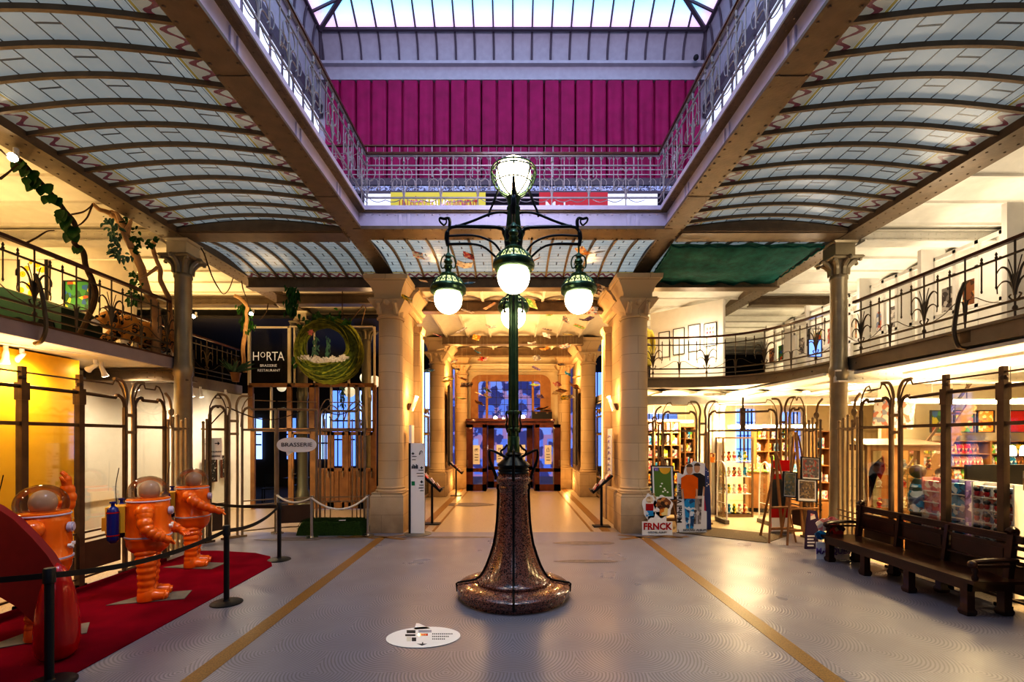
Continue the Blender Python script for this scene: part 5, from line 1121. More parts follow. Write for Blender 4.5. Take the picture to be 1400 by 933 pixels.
c = at(322, 520, 13.0); t = thing('potted_plant', 'spiky leaved plant in a clay pot at the end of the left balcony', 'plant', c); MB().lathe([(.09,0),(.13,.22),(.14,.22),(.14,.25),(.0,.25)], (c.x,c.y,3.68), 20).build('pot', 'orangewood', t); b = MB()
for k in range(26): a = rn.uniform(0,2*PI); leaf(b, (c.x,c.y,3.92), (math.cos(a), math.sin(a), rn.uniform(.2,1.4)), rn.uniform(.35,.6), .13)
b.build('foliage', 'leaf2', t)
b = MB(); foliage(b, pathp([(398,396),(401,405),(399,415),(400,423),(404,400)], 11.0, 11.0), 160, .16, rn, .06, .3, -2.5); tag(b.build('hanging_fern', 'leaf'), 'dense green fern hanging from the girder above the left end of the nest', 'plant')
# ================================================================ woven hanging nest
NC = at(451, 480, 12.2); t = thing('woven_nest', 'big round woven green nest swing hanging in front of the brasserie', 'nest', NC)
def nestp(th, ph, k=1.):
    r = .10+.13*(1-math.cos(th-2.6))/2*1.0+.10*max(0, -math.sin(th))**1.2
    Rc = .86-r; dep = .22+.20*max(0,-math.sin(th)); cx = .0
    return NC+Vector((cx+(Rc+r*math.cos(ph)*k)*math.cos(th)*.97, dep*math.sin(ph)*k+.10*math.cos(th), (Rc+r*math.cos(ph)*k)*math.sin(th)))
b = MB(); n1, n2 = 64, 14; b.add([nestp(2*PI*i/n1, 2*PI*j/n2, .93) for i in range(n1) for j in range(n2)], [(i*n2+j, i*n2+(j+1)%n2, ((i+1)%n1)*n2+(j+1)%n2, ((i+1)%n1)*n2+j) for i in range(n1) for j in range(n2)], True); b.build('core', 'moss', t)
b = MB()
for k in range(95):
    ph0 = rn.uniform(0, 2*PI); th0 = rn.uniform(0, 2*PI); ln = rn.uniform(1.2, 3.2); tw = rn.uniform(-.5,.5)
    b.tube([nestp(th0+ln*i/14, ph0+tw*ln*i/14, 1.0+.06*math.sin(i*.9+k)) for i in range(15)], rn.uniform(.010,.018), 5)
o = b.build('twigs', 'twig', t); o['kind'] = 'stuff'
b = MB(); foliage(b, [nestp(th, ph, 1.05) for th in (1.0,1.3,1.6,1.9,2.2,2.5) for ph in (0,-.8)], 170, .10, rn, .05, .7, .4); foliage(b, [nestp(3.4, 0, 1.0)], 26, .14, rn, .06); b.build('foliage', 'leaf', t)
for (x, y, ln) in ((431,462,.42),(448,462,.46),(468,530,.42)): b = MB(); c = at(x, y, 12.05); foliage(b, [c+Vector((0,0,-ln*k/5)) for k in range(6)], 60, .10, rn, .03, .3, -2); tag(b.build('fern_tassel', 'leaf2'), {431:'pale green fern tassel with a pink flower hanging in the nest opening',448:'thin green tendril hanging in the middle of the nest opening',468:'green fern hanging below the right of the nest'}[x], 'plant')
b = MB(); c = at(425.5, 455, 12.0)
for k in range(6): leaf(b, c, (math.cos(k), -.3, math.sin(k)), .10, .6)
tag(b.build('orchid_flower', mat('pink_petal', (.85,.30,.22), .6)), 'pink orchid flower at the upper left of the nest opening', 'flower')
b = MB()
for k in range(320):
    u = rn.uniform(-1,1); c = NC+Vector((-.06+.55*u, -.12+rn.uniform(-.22,.1), -.36+rn.uniform(-.04,.06)+.08*u*u)); leaf(b, c, (rn.uniform(-1,1), rn.uniform(-1,.3), rn.uniform(.1,1)), .14, .5, .3)
b.sphere(NC+Vector((-.06,-.06,-.45)), .3, 20, 10, (1.95,.9,.36)); tag(b.build('feather_bedding', mat('white_feathers', (.80,.70,.62), .9)), 'fluffy white feather bedding inside the woven nest', 'bedding')
c1 = at(468, 395, 12.2); b = MB(); b.tube([c1, at(468, 428, 12.2), at(478, 441, 12.2)], .012, 5); b.tube([at(468,428,12.2), at(466,445,12.2)], .012, 5); b.tube([at(478,441,12.2), at(496,418,12.2), at(500,420,12.2), at(494,445,12.2)], .016, 5); b.build('hanging_rope', 'vine', t)
b = MB(); b.cbox(c1+Vector((0,0,.03)), (.3,.1,.03), .3, 0, .3); b.build('hook_plate', 'black', t)
# ================================================================ spotlights
def spotl(px, py, label, z=3.47, yaw=.6, tilt=.8, Y=None):
    Y = Y or (z-2.1)*F/(600-py); c = at(px, py, Y); t = thing('spotlight', label, 'spotlight', c)
    MB().cyl(c, c-Vector((0,0,.07)), .03, 10).build('mount', 'white', t)
    d = Vector((math.cos(yaw)*math.sin(tilt), math.sin(yaw)*math.sin(tilt), -math.cos(tilt))); a = c-Vector((0,0,.10))
    MB().tube([a-d*.05, a, a+d*.10, a+d*.16], [.025,.035,.04,.058], 14).build('can', 'white', t); MB().tube([a+d*.155, a+d*.163], .05, 14).build('bulb', 'spot_glow', t)
for a in ((8,473,'white spotlight under the left balcony, nearest the picture edge',2.6,.4),(30,477,'white spotlight aimed left under the left balcony near the edge',3.0,1.0),(54,496,'white spotlight turned down over the yellow wall',2.6,1.0),(80,488,'small bright spotlight between the two yellow glass panels',2.0,.3),(130,492,'white spotlight aimed left near the end of the yellow wall',3.0,1.1),(139,495,'bright spotlight at the end of the white track',1.4,.4)): spotl(a[0], a[1], a[2], 3.46, a[3], a[4])
for a in ((182,517,'low white spotlight on the beam above the middle space suit',9.4,1.2,.5),(262,528,'white spotlight just right of the left iron column',11.5,1.5,.3),(274,529,'white spotlight under the balcony above the restaurant sign',11.8,1.5,.3),(308,533,'white spotlight by the balcony end, nearest the white wall',12.8,3.0,.8)): spotl(a[0], a[1], a[2], 3.46, a[4], a[5], a[3])
tag(MB().bar(at(0,470,6.7), at(170,491,8.2), .03,.02).build('light_track', 'white'), 'thin white light track under the left balcony', 'track')
spotl(22, 203, 'dazzling spotlight high in the left gallery above the leafy creeper', 5.9, -1.0, 1.0); spotl(268, 427, 'bright gallery spotlight right of the left iron column', 5.2, -1.4, 1.2, 13); spotl(346, 423, 'bright gallery spotlight beside the forked branch', 5.2, -1.4, 1.1, 13.4)
# floor sticker
t = thing('floor_sticker', 'white speech bubble sticker with a small down arrow on the mosaic floor', 'sticker', (-.95,4.95,0))
c = fx(578, 872); pts = []
for k in range(40):
    a = 2*PI*k/40; p = fx(578.5+51*math.cos(a), 872.5-14.2*math.sin(a)-2.6*math.cos(a)); pts.append((p.x, p.y))
MB().prism([(fx(*q).x, fx(*q).y) for q in ((566,862),(569,853.2),(573,853.4),(588,860.5))], .0045, .0062, 'xy').build('tail', 'white', t)
MB().prism(pts, .0045, .0062, 'xy').build('vinyl', 'white', t)
def fq(x0, y0, x1, y1, nm, mt, parent=t): 
    P_ = [fx(x0,y1), fx(x1,y1), fx(x1,y0), fx(x0,y0)]; return MB().prism([(p.x,p.y) for p in P_], .0064, .007, 'xy').build(nm, mt, parent)
fq(572, 862.5, 590, 866, 'grey_block', 'upper'); fq(571.5, 867.5, 585, 870.5, 'red_block', 'red'); fq(556, 863, 568, 867, 'dark_block', 'ink'); fq(554, 868.5, 568, 871, 'outline_block', 'ink'); fq(556,872,562,878,'cream_block','rope'); fq(563,873,569,878,'dark_block','ink'); 
P_ = [fx(577,879.5), fx(577,881.5), fx(570,881.5), fx(577,884), fx(584,881.5), fx(578.5,881.5), fx(578.5,879.5)]; MB().prism([(p.x,p.y) for p in P_], .0064, .007, 'xy').build('arrow', 'ink', t)
for y, x0, x1 in ((868,591,618),(871.5,591,614),(875,591,609)):
    b = MB(); x = x0
    while x < x1: P_ = [fx(x,y+.7), fx(x+1.6,y+.7), fx(x+1.6,y-.7), fx(x,y-.7)]; b.prism([(p.x,p.y) for p in P_], .0064, .007, 'xy'); x += 2.6
    b.build('caption_line', 'ink', t)
# ================================================================ printed covers (plain invented patterns)
def cover(name, base, c2, c3, sc=14, emit=0):
    m = mat(name, base, .45, emit=emit); t = NT(m); t.xyz(); v = t.N.new('ShaderNodeTexVoronoi'); v.inputs['Scale'].default_value = sc; t.L.new(t.v, v.inputs['Vector']); q = t.N.new('ShaderNodeSeparateColor'); t.L.new(v.outputs['Color'], q.inputs[0])
    c = t.mix(t.m('GREATER_THAN', q.outputs[0], .62), base, c2); c = t.mix(t.m('GREATER_THAN', q.outputs[1], .78), c, c3); t.color(c); return m
CV = {'red':((.55,.03,.02),(.7,.4,.2),(.1,.02,.02)),'yellow':((.75,.55,.04),(.1,.2,.05),(.8,.75,.5)),'blue':((.02,.28,.55),(.7,.75,.8),(.02,.08,.2)),'green':((.12,.32,.05),(.5,.55,.2),(.6,.2,.05)),'orange':((.75,.28,.03),(.8,.65,.3),(.3,.08,.02)),
      'pink':((.75,.30,.28),(.85,.75,.65),(.5,.1,.15)),'grey':((.30,.27,.25),(.65,.6,.55),(.1,.08,.08)),'brown':((.25,.10,.04),(.6,.3,.1),(.08,.04,.02)),'cream':((.75,.62,.42),(.5,.35,.2),(.85,.8,.7)),'violet':((.28,.20,.50),(.65,.6,.7),(.1,.05,.2)),'white':((.82,.80,.76),(.6,.2,.15),(.3,.35,.5)),'dark':((.04,.03,.035),(.3,.15,.1),(.5,.45,.4))}
for k, v in CV.items(): M['c_'+k] = cover('cover_'+k, *v)
# ================================================================ comics hanging on threads
BK = [(572,352,9.7,'white'),(641,351,9.3,'red'),(635,364,9.5,'cream'),(574,384,10.6,'grey'),(640,388,10.6,'blue'),(666,376,10.2,'cream'),(556,411,9.4,'yellow'),(587,412,11.5,'white'),(670,419,11.4,'brown'),(639,426,11.2,'grey'),(631,452,12.5,'grey'),(671,448,13,'grey'),
 (730,357,10,'orange'),(797,346,9.6,'orange'),(822,345,9.6,'grey'),(760,388,11.5,'pink'),(845,378,11.2,'red'),(727,416,11.8,'green'),(810,425,11.0,'white'),(802,438,11.6,'violet'),(792,447,11.8,'green'),(754,431,13.6,'green'),(774,438,13,'dark'),(748,451,14,'dark'),(817,396,10.4,'dark'),
 (598,459,13.0,'pink'),(604,478,13.5,'cream'),(651,462,14.5,'orange'),(652,482,15.5,'blue'),(661,492,15.8,'red'),(587,507,14.5,'blue'),(613,522,12.5,'yellow'),(613,516,14,'dark'),(638,527,12.6,'dark'),(632,519,14.5,'brown'),(631,546,14.5,'green'),(626,559,16,'cream'),(666,534,15.5,'blue'),(657,540,14.5,'orange'),(666,543,15,'cream'),(655,553,14,'brown'),(624,506,15.5,'grey'),(620,496,14.8,'white'),
 (747,459,13,'grey'),(727,470,14.8,'grey'),(745,478,15.2,'orange'),(772,474,15.2,'white'),(734,490,15.5,'grey'),(733,504,15.8,'violet'),(768,500,15,'dark'),(776,513,14.8,'blue'),(731,527,15.5,'green'),(762,526,15.5,'pink'),(768,535,14,'brown'),(772,546,14.5,'yellow'),(788,516,13.5,'orange'),(784,529,14,'brown'),(762,538,14.8,'cream'),(780,543,15,'dark'),(739,544,15.2,'violet'),(776,458,14.5,'yellow')]
rb_ = random.Random(21)
def ceil_at(y): return 5.95 if y < 11 else 5.7
bmesh_ = {}
def book_mesh(c, fold):
    k = (c, fold)
    if k not in bmesh_:
        b = MB(); a = .28 if fold else .05
        for s in (-1, 1): b.add([(0,-.145,0),(s*.19*math.cos(a),-.145,s*s*.19*math.sin(a)),(s*.19*math.cos(a),.145,.19*math.sin(a)),(0,.145,0)], [(0,1,2,3)])
        for s in (-1, 1): b.add([(0,-.145,.012),(s*.185*math.cos(a),-.14,.185*math.sin(a)+.012),(s*.185*math.cos(a),.14,.185*math.sin(a)+.012),(0,.145,.012)], [(0,1,2,3)])
        o = b.build('x', 'c_'+c); bmesh_[k] = o.data; bpy.data.objects.remove(o)
    return bmesh_[k]
def band(px, py):
    side = 'left' if px < 701 else 'right'
    if py < 395: return 'below the stained glass, %s of the lamp post' % side
    if py < 440: return 'at the first passage beam, %s of the lamp post' % side
    if py < 475: return 'under the passage ceiling, %s of the lamp post' % side
    if py < 512: return 'by the rear beams, %s of the lamp post' % side
    return 'in front of the far arched window, %s side' % side
used = {}; made = []
for px, py, Y, c in BK:
    key = '%s hanging comic book %s' % (c, band(px, py)); used.setdefault(key, []).append(py); made.append(key)
for (px, py, Y, c), key in zip(BK, made):
    L_ = sorted(used[key]); i = L_.index(py); n = len(L_)
    lab = key if n == 1 else (key.replace('%s hanging' % c, '%s %s hanging' % ('higher' if i == 0 else 'lower', c)) if n == 2 else key.replace('%s hanging' % c, '%s %s hanging' % (('highest','second highest','third highest','lowest')[i], c)))
    p = at(px, py, Y); t = thing('comic_book', lab, 'book', p, 'comics hanging on threads over the passage', local=True)
    o = bpy.data.objects.new('cover', book_mesh(c, rb_.random() < .5)); COL.objects.link(o); o.parent = t; o.rotation_euler = (rb_.uniform(-.35,.5), rb_.uniform(-.45,.45), rb_.uniform(0, PI)); s_ = rb_.uniform(.72,.9); o.scale = (s_,s_,s_)
    o2 = MB().box(-.0012,.0012,-.0012,.0012,.0,ceil_at(Y)-p.z).build('thread', 'rope', t)
# ================================================================ end of the passage
DY = 20.0
t = thing('transom_window', 'arched wooden window with blue dusk glass above the exit doors', 'window', (0,DY,2.95))
def arch(x0, x1, z0, z1, r, n=8): return [(x0,z0),(x1,z0),(x1,z1-r)]+[(x1-r+r*math.cos(a), z1-r+r*math.sin(a)) for a in [PI/2*k/n for k in range(1,n+1)]]+[(x0+r-r*math.sin(a), z1-r+r*math.cos(a)) for a in [PI/2*k/n for k in range(1,n+1)]]
outer = arch(-1.78,1.62,2.95,4.82,.42); inner = arch(-1.47,1.17,2.97,4.55,.15)
n = len(outer); b = MB(); vs = [(p[0],y,p[1]) for y in (DY-.08,DY+.08) for p in outer]+[(p[0],y,p[1]) for y in (DY-.08,DY+.08) for p in inner]
fs = []
for k in range(n): k2 = (k+1)%n; fs += [(k,k2,2*n+k2,2*n+k),(k,n+k,n+k2,k2),(2*n+k,2*n+k2,3*n+k2,3*n+k),(n+k,3*n+k,3*n+k2,n+k2)]
b.add(vs, fs); b.build('frame', 'orangewood', t)
for x in (-1.1, .86): MB().box(x-.05,x+.05,DY-.05,DY+.05,2.97,4.55).build('mullion', 'orangewood', t)
b = MB()
for x in (-.7,-.35,0,.35,.62): b.box(x-.008,x+.008,DY-.02,DY+.0,2.97,4.55)
for z in (3.25,3.55,3.85,4.2): b.box(-1.45,1.15,DY-.02,DY,z-.008,z+.008)
for k in range(5): b.tube([(-.9+.42*k+.09*math.cos(q*.7), DY-.03, 3.95+.09*math.sin(q*.7)) for q in range(9)], .006, 4)
b.build('leading', 'ink', t); MB().box(-1.45,1.15,DY+.01,DY+.02,2.97,4.53).build('pane', 'glass', t)
struct('wall_back', MB().box(-1.75,-1.5,20.1,20.2,2.9,4.95).box(1.2,1.75,20.1,20.2,2.9,4.95).box(-1.5,1.2,20.1,20.2,4.56,4.95), 'wall')
tag(MB().box(-1.95,1.75,19.45,20.1,2.82,2.92).box(-1.92,1.72,19.5,20.1,2.74,2.82).build('ledge', 'wood'), 'dark wooden ledge above the exit doors carrying the black suitcase', 'ledge')
t = thing('exit_doorway', 'dark wooden porch frame around the central exit doors', 'doorway', (0,19.7,0))
b = MB(); b.box(-1.16,-1.06,18.75,20.0,0,2.72); b.box(.86,.96,18.75,20.0,0,2.72); b.build('side_panel', 'wood', t); MB().box(-1.9,1.7,19.4,20.0,2.66,2.74).build('lintel', 'wood', t)
def leafdoor(x0, x1, Y, label, mt='wood', sign=True, icon=0, rev=False):
    d = thing('wooden_door', label, 'door', ((x0+x1)/2, Y, 0)); b = MB(); w_ = .2; h = 2.66
    b.box(x0,x0+w_*(1.3 if not rev else .8),Y-.03,Y+.03,.02,h).box(x1-w_*(1.3 if rev else .8),x1,Y-.03,Y+.03,.02,h).box(x0,x1,Y-.03,Y+.03,h-.12,h).box(x0,x1,Y-.03,Y+.03,.02,.28).box(x0,x1,Y-.03,Y+.03,.78,.92); b.build('leaf', mt, d)
    MB().box(x0+w_,x1-w_,Y-.004,Y+.004,.92,h-.12).build('pane', 'glass', d); MB().box(x0+w_,x1-w_,Y-.004,Y+.004,.28,.78).build('pane', 'glass', d)
    MB().box(x0+.04 if not rev else x1-.07,x0+.07 if not rev else x1-.04,Y-.09,Y-.05,1.0,1.25).build('handle', 'gold_edge', d)
    if sign:
        c = (x0+x1)/2; s = MB().box(c-.135,c+.135,Y-.045,Y-.035,1.08,1.84).build('sign', 'white', d)
        q = MB(); yy_ = Y-.05; a = .055
        q.box(c-a,c-a+.012,yy_,yy_+.004,1.58,1.70).box(c+a-.012,c+a,yy_,yy_+.004,1.58,1.70)
        if icon: q.box(c-a,c+a,yy_,yy_+.004,1.58,1.592)
        else: q.box(c-a,c+a,yy_,yy_+.004,1.69,1.702)
        q.box(c-.006,c+.006,yy_,yy_+.004,1.6+.03*icon,1.68+.06*icon).prism([(c-.03,1.655+.06*icon),(c+.03,1.655+.06*icon),(c,1.685+.06*icon)],yy_,yy_+.004)
        for z in (1.46,1.35,1.24): q.box(c-.07,c+.07,yy_,yy_+.004,z,z+.02)
        q.build('pictogram', 'ink', s)
leafdoor(-1.84,-1.04,18.6,'open left wooden exit door with a white entry notice')
leafdoor(.90,1.90,18.6,'open right wooden exit door with a white exit notice', icon=1, rev=True)
leafdoor(-1.05,-.06,19.85,'central left exit door behind the lamp post', icon=0); leafdoor(-.05,.85,19.85,'central right exit door behind the lamp post', rev=True)
# the street beyond: facade with the dusk light put into its emission
m = mat('dusk_facade', (.3,.3,.6), .9); t = NT(m); o = t.xyz(); br = t.N.new('ShaderNodeTexBrick'); t.L.new(t.vec(o[0], o[2]), br.inputs['Vector']); br.inputs['Scale'].default_value = 1; br.inputs['Brick Width'].default_value = .9; br.inputs['Row Height'].default_value = 1.1; br.inputs['Mortar Size'].default_value = .12
br.inputs['Color1'].default_value = (.10,.22,.85,1); br.inputs['Color2'].default_value = (.30,.42,1,1); br.inputs['Mortar'].default_value = (.42,.25,.5,1)
c = t.mix(t.m('GREATER_THAN', t.noise(1.3, t.v, 3), .49), br.outputs['Color'], (.04,.05,.22)); t.L.new(c, t.b.inputs['Emission Color']); t.b.inputs['Emission Strength'].default_value = .62; M['dusk'] = m
tag(MB().box(-9,9,26,26.2,-.5,9).build('street_facade', 'dusk'), 'blue dusk-lit building across the street seen through the exit glass', 'building', kind='structure')
struct('floor', MB().box(-9,9,20.6,26,-.1,0), 'upper')
for x, z, l in ((-1.1,1.7,'left warm street reflection lamp beyond the exit'),(-.75,3.05,'round white lamp beyond the arched window, left'),(.45,3.1,'round white lamp beyond the arched window, centre'),(-.4,2.98,'small round lamp low beyond the arched window')): tag(MB().sphere((x*1.06,21.5,z), .09, 14, 10).build('street_globe', 'globe' if z > 2 else 'spot_glow'), l, 'lamp')
# suitcase with papers on the ledge
t = thing('suitcase', 'black suitcase with brass catches standing on the ledge above the doors', 'suitcase', (1.22,19.7,2.92))
MB().rects([(2.92,.80,1.64,19.52,19.9),(3.22,.80,1.64,19.52,19.9)]).build('case', 'blackplas', t)
for x in (.98,1.44): MB().box(x-.04,x+.04,19.50,19.52,3.14,3.2).build('catch', 'gold_edge', t)
MB().box(.80,1.64,19.51,19.92,3.215,3.235).build('lid_edge', 'wood', t)
for k, (x, y, z, c, l) in enumerate(((.95,19.7,3.27,'cream','cream comic lying at the left on the suitcase'),(1.25,19.65,3.29,'white','white comic in the middle of the pile on the suitcase'),(1.48,19.7,3.28,'cream','second cream comic at the right on the suitcase'),(1.1,19.6,3.34,'brown','brown comic tilted on top of the suitcase pile'),(1.35,19.7,3.38,'dark','dark comic topmost on the suitcase pile'))):
    o = bpy.data.objects.new('comic_book', book_mesh(c, 0)); COL.objects.link(o); o.location = (x,y,z); o.rotation_euler = (.15*(k%2),.12*k-.2,k*.7); tag(o, l, 'book', 'comics piled on the suitcase')
# lecterns with leaflets
def leaflet(x, y, s, label, rz=0):
    t = thing('leaflet_stand', label, 'stand', (x,y,0)); MB().box(x-.2,x+.2,y-.14,y+.14,0,.02).build('base', 'blackplas', t); MB().box(x-.025,x+.025,y-.025,y+.025,.02,.95).build('post', 'blackplas', t)
    an = s*.72; c = Vector((x, y, 1.02)); b = MB(); b.cbox(c, (.62,.36,.05), 0, 0, -an); b.cbox(c+Vector((-s*.31*math.cos(an),0,-.31*math.sin(abs(an))+.04)), (.03,.36,.10), 0, 0, -an); b.build('tray', 'blackplas', t)
    for k in range(3):
        for j in range(3):
            u = (k-1)*.18; cc = c+Vector((s*u*math.cos(an), (j-1)*.11, u*math.sin(abs(an))+.045)); MB().cbox(cc, (.15,.09,.02), 0, 0, -an-s*.25).build('leaflet', ('c_white','c_grey','c_red','c_dark','c_white','c_grey','c_violet','c_white','c_red')[(k*3+j+int(y))%9], t)
    return t
leaflet(-1.98,11.5,-1,'black leaflet stand just behind the white totem, left of the passage'); leaflet(-2.08,17.2,-1,'distant black leaflet stand on the left of the passage'); leaflet(2.12,11.2,1,'black leaflet stand at the right stone pier of the passage')
# sconces, strips, panels
for s, l in ((-1,'tilted wall lamp glowing on the left stone pier'),(1,'tilted wall lamp glowing on the right stone pier')):
    t = thing('wall_lamp', l, 'lamp', (s*2.56,11.5,2.9)); MB().box(min(s*2.56,s*2.48),max(s*2.56,s*2.48),11.42,11.58,2.80,2.96).build('bracket', 'brownpanel', t)
    MB().tube([(s*2.47,11.4,2.78),(s*2.36,11.5,3.12)], .05, 14).build('tube', 'rope', t); MB().tube([(s*2.36,11.5,3.12),(s*2.357,11.503,3.13)], .045, 14).build('bulb', 'spot_glow', t)
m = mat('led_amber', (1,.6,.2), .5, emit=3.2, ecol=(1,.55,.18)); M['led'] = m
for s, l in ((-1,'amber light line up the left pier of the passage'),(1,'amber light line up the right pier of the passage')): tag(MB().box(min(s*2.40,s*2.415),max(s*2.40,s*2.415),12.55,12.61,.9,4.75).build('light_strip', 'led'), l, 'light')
for s, l in ((-1,'tall dark framed panel on the left wall near the exit'),(1,'tall dark framed panel on the right wall near the exit')): t = thing('wall_panel', l, 'panel', (s*2.55,18.2,2)); MB().box(min(s*2.40,s*2.45),max(s*2.40,s*2.45),17.6,18.6,1.1,4.1).build('panel', 'grey', t); MB().box(min(s*2.37,s*2.40),max(s*2.37,s*2.40),17.56,17.6,1.06,4.14).build('edge', 'ink', t)
t = thing('poster', 'white poster with violet lettering on the right pier behind the leaflet stand', 'poster', (2.45,11.9,1.7)); MB().box(2.43,2.455,11.55,12.0,1.15,2.35).build('sheet', 'white', t)
b = MB()
for k in range(7): b.tube([(2.425,11.65+.02*(k%3),1.3+k*.14),(2.425,11.78+.03*(k%2),1.36+k*.14),(2.425,11.9,1.28+k*.14)], .014, 5)
b.build('script', 'c_violet', t)
for s in (-1, 1):                                     # shop fronts along the passage
    lo, hi = sorted((s*3.0, s*3.06)); t = thing('display_window', ('glazed display window along the left side of the passage','glazed display window along the right side of the passage')[s > 0], 'window', (s*3.0,14.7,0))
    b = MB()
    for y in (12.65,13.7,14.75,15.8,16.8): b.box(lo,hi,y-.03,y+.03,0,2.9)
    for z in (.1,.75,2.25,2.87): b.box(lo,hi,12.6,16.85,z-.03,z+.03)
    b.tube(cat([(s*3.0,12.7+.25*k,2.95+(.18 if k%2 else .02)) for k in range(17)],3), .03, 6); b.build('frame', 'iron_l', t); MB().box(s*3.03-.003,s*3.03+.003,12.65,16.8,.1,2.85).build('pane', 'glass', t)
# ================================================================ bookshop shell
struct('wall_back', MB().box(3.1,14,16,16.1,0,3.4), 'wall'); struct('wall_right', MB().box(12.8,12.9,-1,16,0,3.4), 'wall'); struct('wall_left', MB().box(3.08,3.14,12.6,16,0,3.4), 'wall')
for x0, x1, z0, z1 in ((7.62,8.25,1.3,3.1),(4.0,5.6,2.75,2.95),(9.2,9.8,1.4,3.0)):
    wq = struct('window_%d' % wn[0], MB().box(x0,x1,15.95,15.99,z0,z1), 'daywin'); wn[0] += 1; q = MB()
    for k in range(1, 5): xx = x0+(x1-x0)*k/5; q.box(xx-.012,xx+.012,15.9,15.95,z0,z1)
    for k in range(1, 4): zz = z0+(z1-z0)*k/4; q.box(x0,x1,15.9,15.95,zz-.012,zz+.012)
    q.build('grille', 'black', wq)
FLB = ['long fluorescent light low over the bookshop entrance, left','long fluorescent light over the bookshop entrance, right','fluorescent strip above the magazine racks at the right edge','fluorescent strip over the pink display rack','fluorescent strip deep in the bookshop']
for (x0,x1,y,z), l in zip(((6.1,7.0,13.2,2.42),(7.2,8.6,13.4,2.44),(9.0,12.2,9.8,2.86),(7.0,8.8,9.6,2.86),(4.2,5.6,14.6,2.62)), FLB):
    t = thing('strip_light', l, 'light', ((x0+x1)/2,y,z)); MB().box(x0,x1,y-.12,y+.12,z,z+.07).build('housing', 'white', t); MB().box(x0+.02,x1-.02,y-.13,y+.10,z-.03,z+.04).build('tube', 'lit_panel', t)
    for x in (x0+.2,x1-.2): MB().tube([(x,y,z+.05),(x,y,3.4)], .005, 4).build('hanger', 'white', t)
t = thing('clustered_pillar', 'cluster of three white stone shafts inside the bookshop entrance', 'pillar', (5.66,13.1,0))
for x in (5.47,5.66,5.85): MB().lathe([(.12,0),(.12,.2),(.09,.25),(.088,2.9),(.12,3.0),(.12,3.36)], (x,13.1+.1*abs(x-5.66),0), 20).build('shaft', 'white_wall', t)
# bookcases with individual books
SPN = ['red','blue','cream','white','orange','green','yellow','violet','brown','dark','pink','grey']
spine = {}
def spine_mesh(c, w, h, d=.16, facing='y'):
    k = (c, round(w,3), round(h,3), facing)
    if k not in spine:
        b = MB(); b.box(-w/2,w/2,-.0,d,0,h) if facing == 'y' else b.box(0,d,-w/2,w/2,0,h); o = b.build('x', 'c_'+c); spine[k] = o.data; bpy.data.objects.remove(o)
    return spine[k]
nb = [0]
def bookcase(x0, x1, y, zs, cols, label, place, dens=1., mt='orangewood', w_=(.025,.035,.05,.03), flat=False, d=.28, group=None):
    t = thing('bookcase', label, 'bookcase', ((x0+x1)/2,y,0)); b = MB()
    b.box(x0,x1,y+d-.02,y+d,zs[0]-.05,zs[-1]); b.build('back_panel', mt, t)
    for k in range(cols+1): xx = x0+(x1-x0)*k/cols; MB().box(xx-.02,xx+.02,y-.01,y+d,zs[0]-.08 if zs[0]<.3 else zs[0]-.05,zs[-1]).build('upright', mt, t)
    for z in zs: MB().box(x0,x1,y,y+d,z-.025,z).build('shelf', mt, t)
    if zs[0] > .3: MB().box(x0,x1,y+.02,y+d,0,zs[0]-.05).build('cupboard', mt, t)
    rs = random.Random(int(x0*100)); ordn = ['bottom','second','third','fourth','fifth','sixth','seventh','eighth']
    for i, z in enumerate(zs[:-1]):
        hh = zs[i+1]-z
        for k in range(cols):
            x = x0+(x1-x0)*k/cols+.03; xe = x0+(x1-x0)*(k+1)/cols-.03
            while x < xe-.03:
                if rs.random() > dens: x += rs.uniform(.03,.12); continue
                w = rs.choice(w_) if not flat else .17
                if x+w > xe: break
                h = min(hh-.05, rs.choice((.22,.25,.27,.2)) if not flat else .23); c = rs.choice(SPN)
                o = bpy.data.objects.new('book' if not flat else 'magazine', spine_mesh(c, w*.94, round(h,2), .16 if not flat else .02)); COL.objects.link(o); o.location = (x+w/2, y+.03+(.0 if not flat else .05), z+.001)
                if flat: o.rotation_euler = (-.18,0,0)
                tag(o, '%s %s on the %s shelf of %s' % (c, 'book spine' if not flat else 'magazine cover', ordn[i], place), 'book' if not flat else 'magazine', group or ('books in '+place)); nb[0] += 1
                x += w+.002
bookcase(3.55,4.75,13.3,[.12,.48,.84,1.2,1.56,1.92,2.28,2.6],5,'crowded orange wood bookcase behind the rounded glass screen','the left bookcase',.85,w_=(.04,.055,.07))
bookcase(4.85,5.4,13.9,[.5,.9,1.3,1.7,2.1,2.45],2,'narrow orange wood bookcase left of the white stone shafts','the narrow bookcase',.8,w_=(.05,.06))
bookcase(7.75,8.95,14.9,[.5,.9,1.3,1.7,2.1,2.5],3,'brown bookcase in the middle of the bookshop beside the blue window','the middle bookcase',.75,w_=(.05,.07,.06))
bookcase(7.95,8.75,12.3,[.5,.95,1.4,1.85,2.3],2,'bookcase behind the narrow rounded screen and the picture easel','the bookcase behind the easel',.75,w_=(.05,.07))
bookcase(9.3,12.2,11.0,[.55,.85,1.15,1.45,1.75,2.05],3,'wide magazine rack along the back right of the bookshop','the wide magazine rack',.93,flat=True)
# posters above the racks
for (x, w, c, l) in ((9.95,.42,'jungle','blue and green framed poster above the magazine rack'),(10.5,.42,'c_green','green framed poster above the magazine rack'),(11.0,.36,'c_orange','orange framed poster above the magazine rack'),(11.75,.5,'red','plain red framed poster at the right edge above the racks'),(12.3,.4,'c_yellow','yellow framed poster at the far right above the racks')):
    board('poster', (x,10.9,2.5), w, .48, 0, c, 'ink', l, 'poster', .02, 'y')
struct('wall_back', MB().box(8.9,12.8,11.3,11.4,2.0,3.4), 'wall')
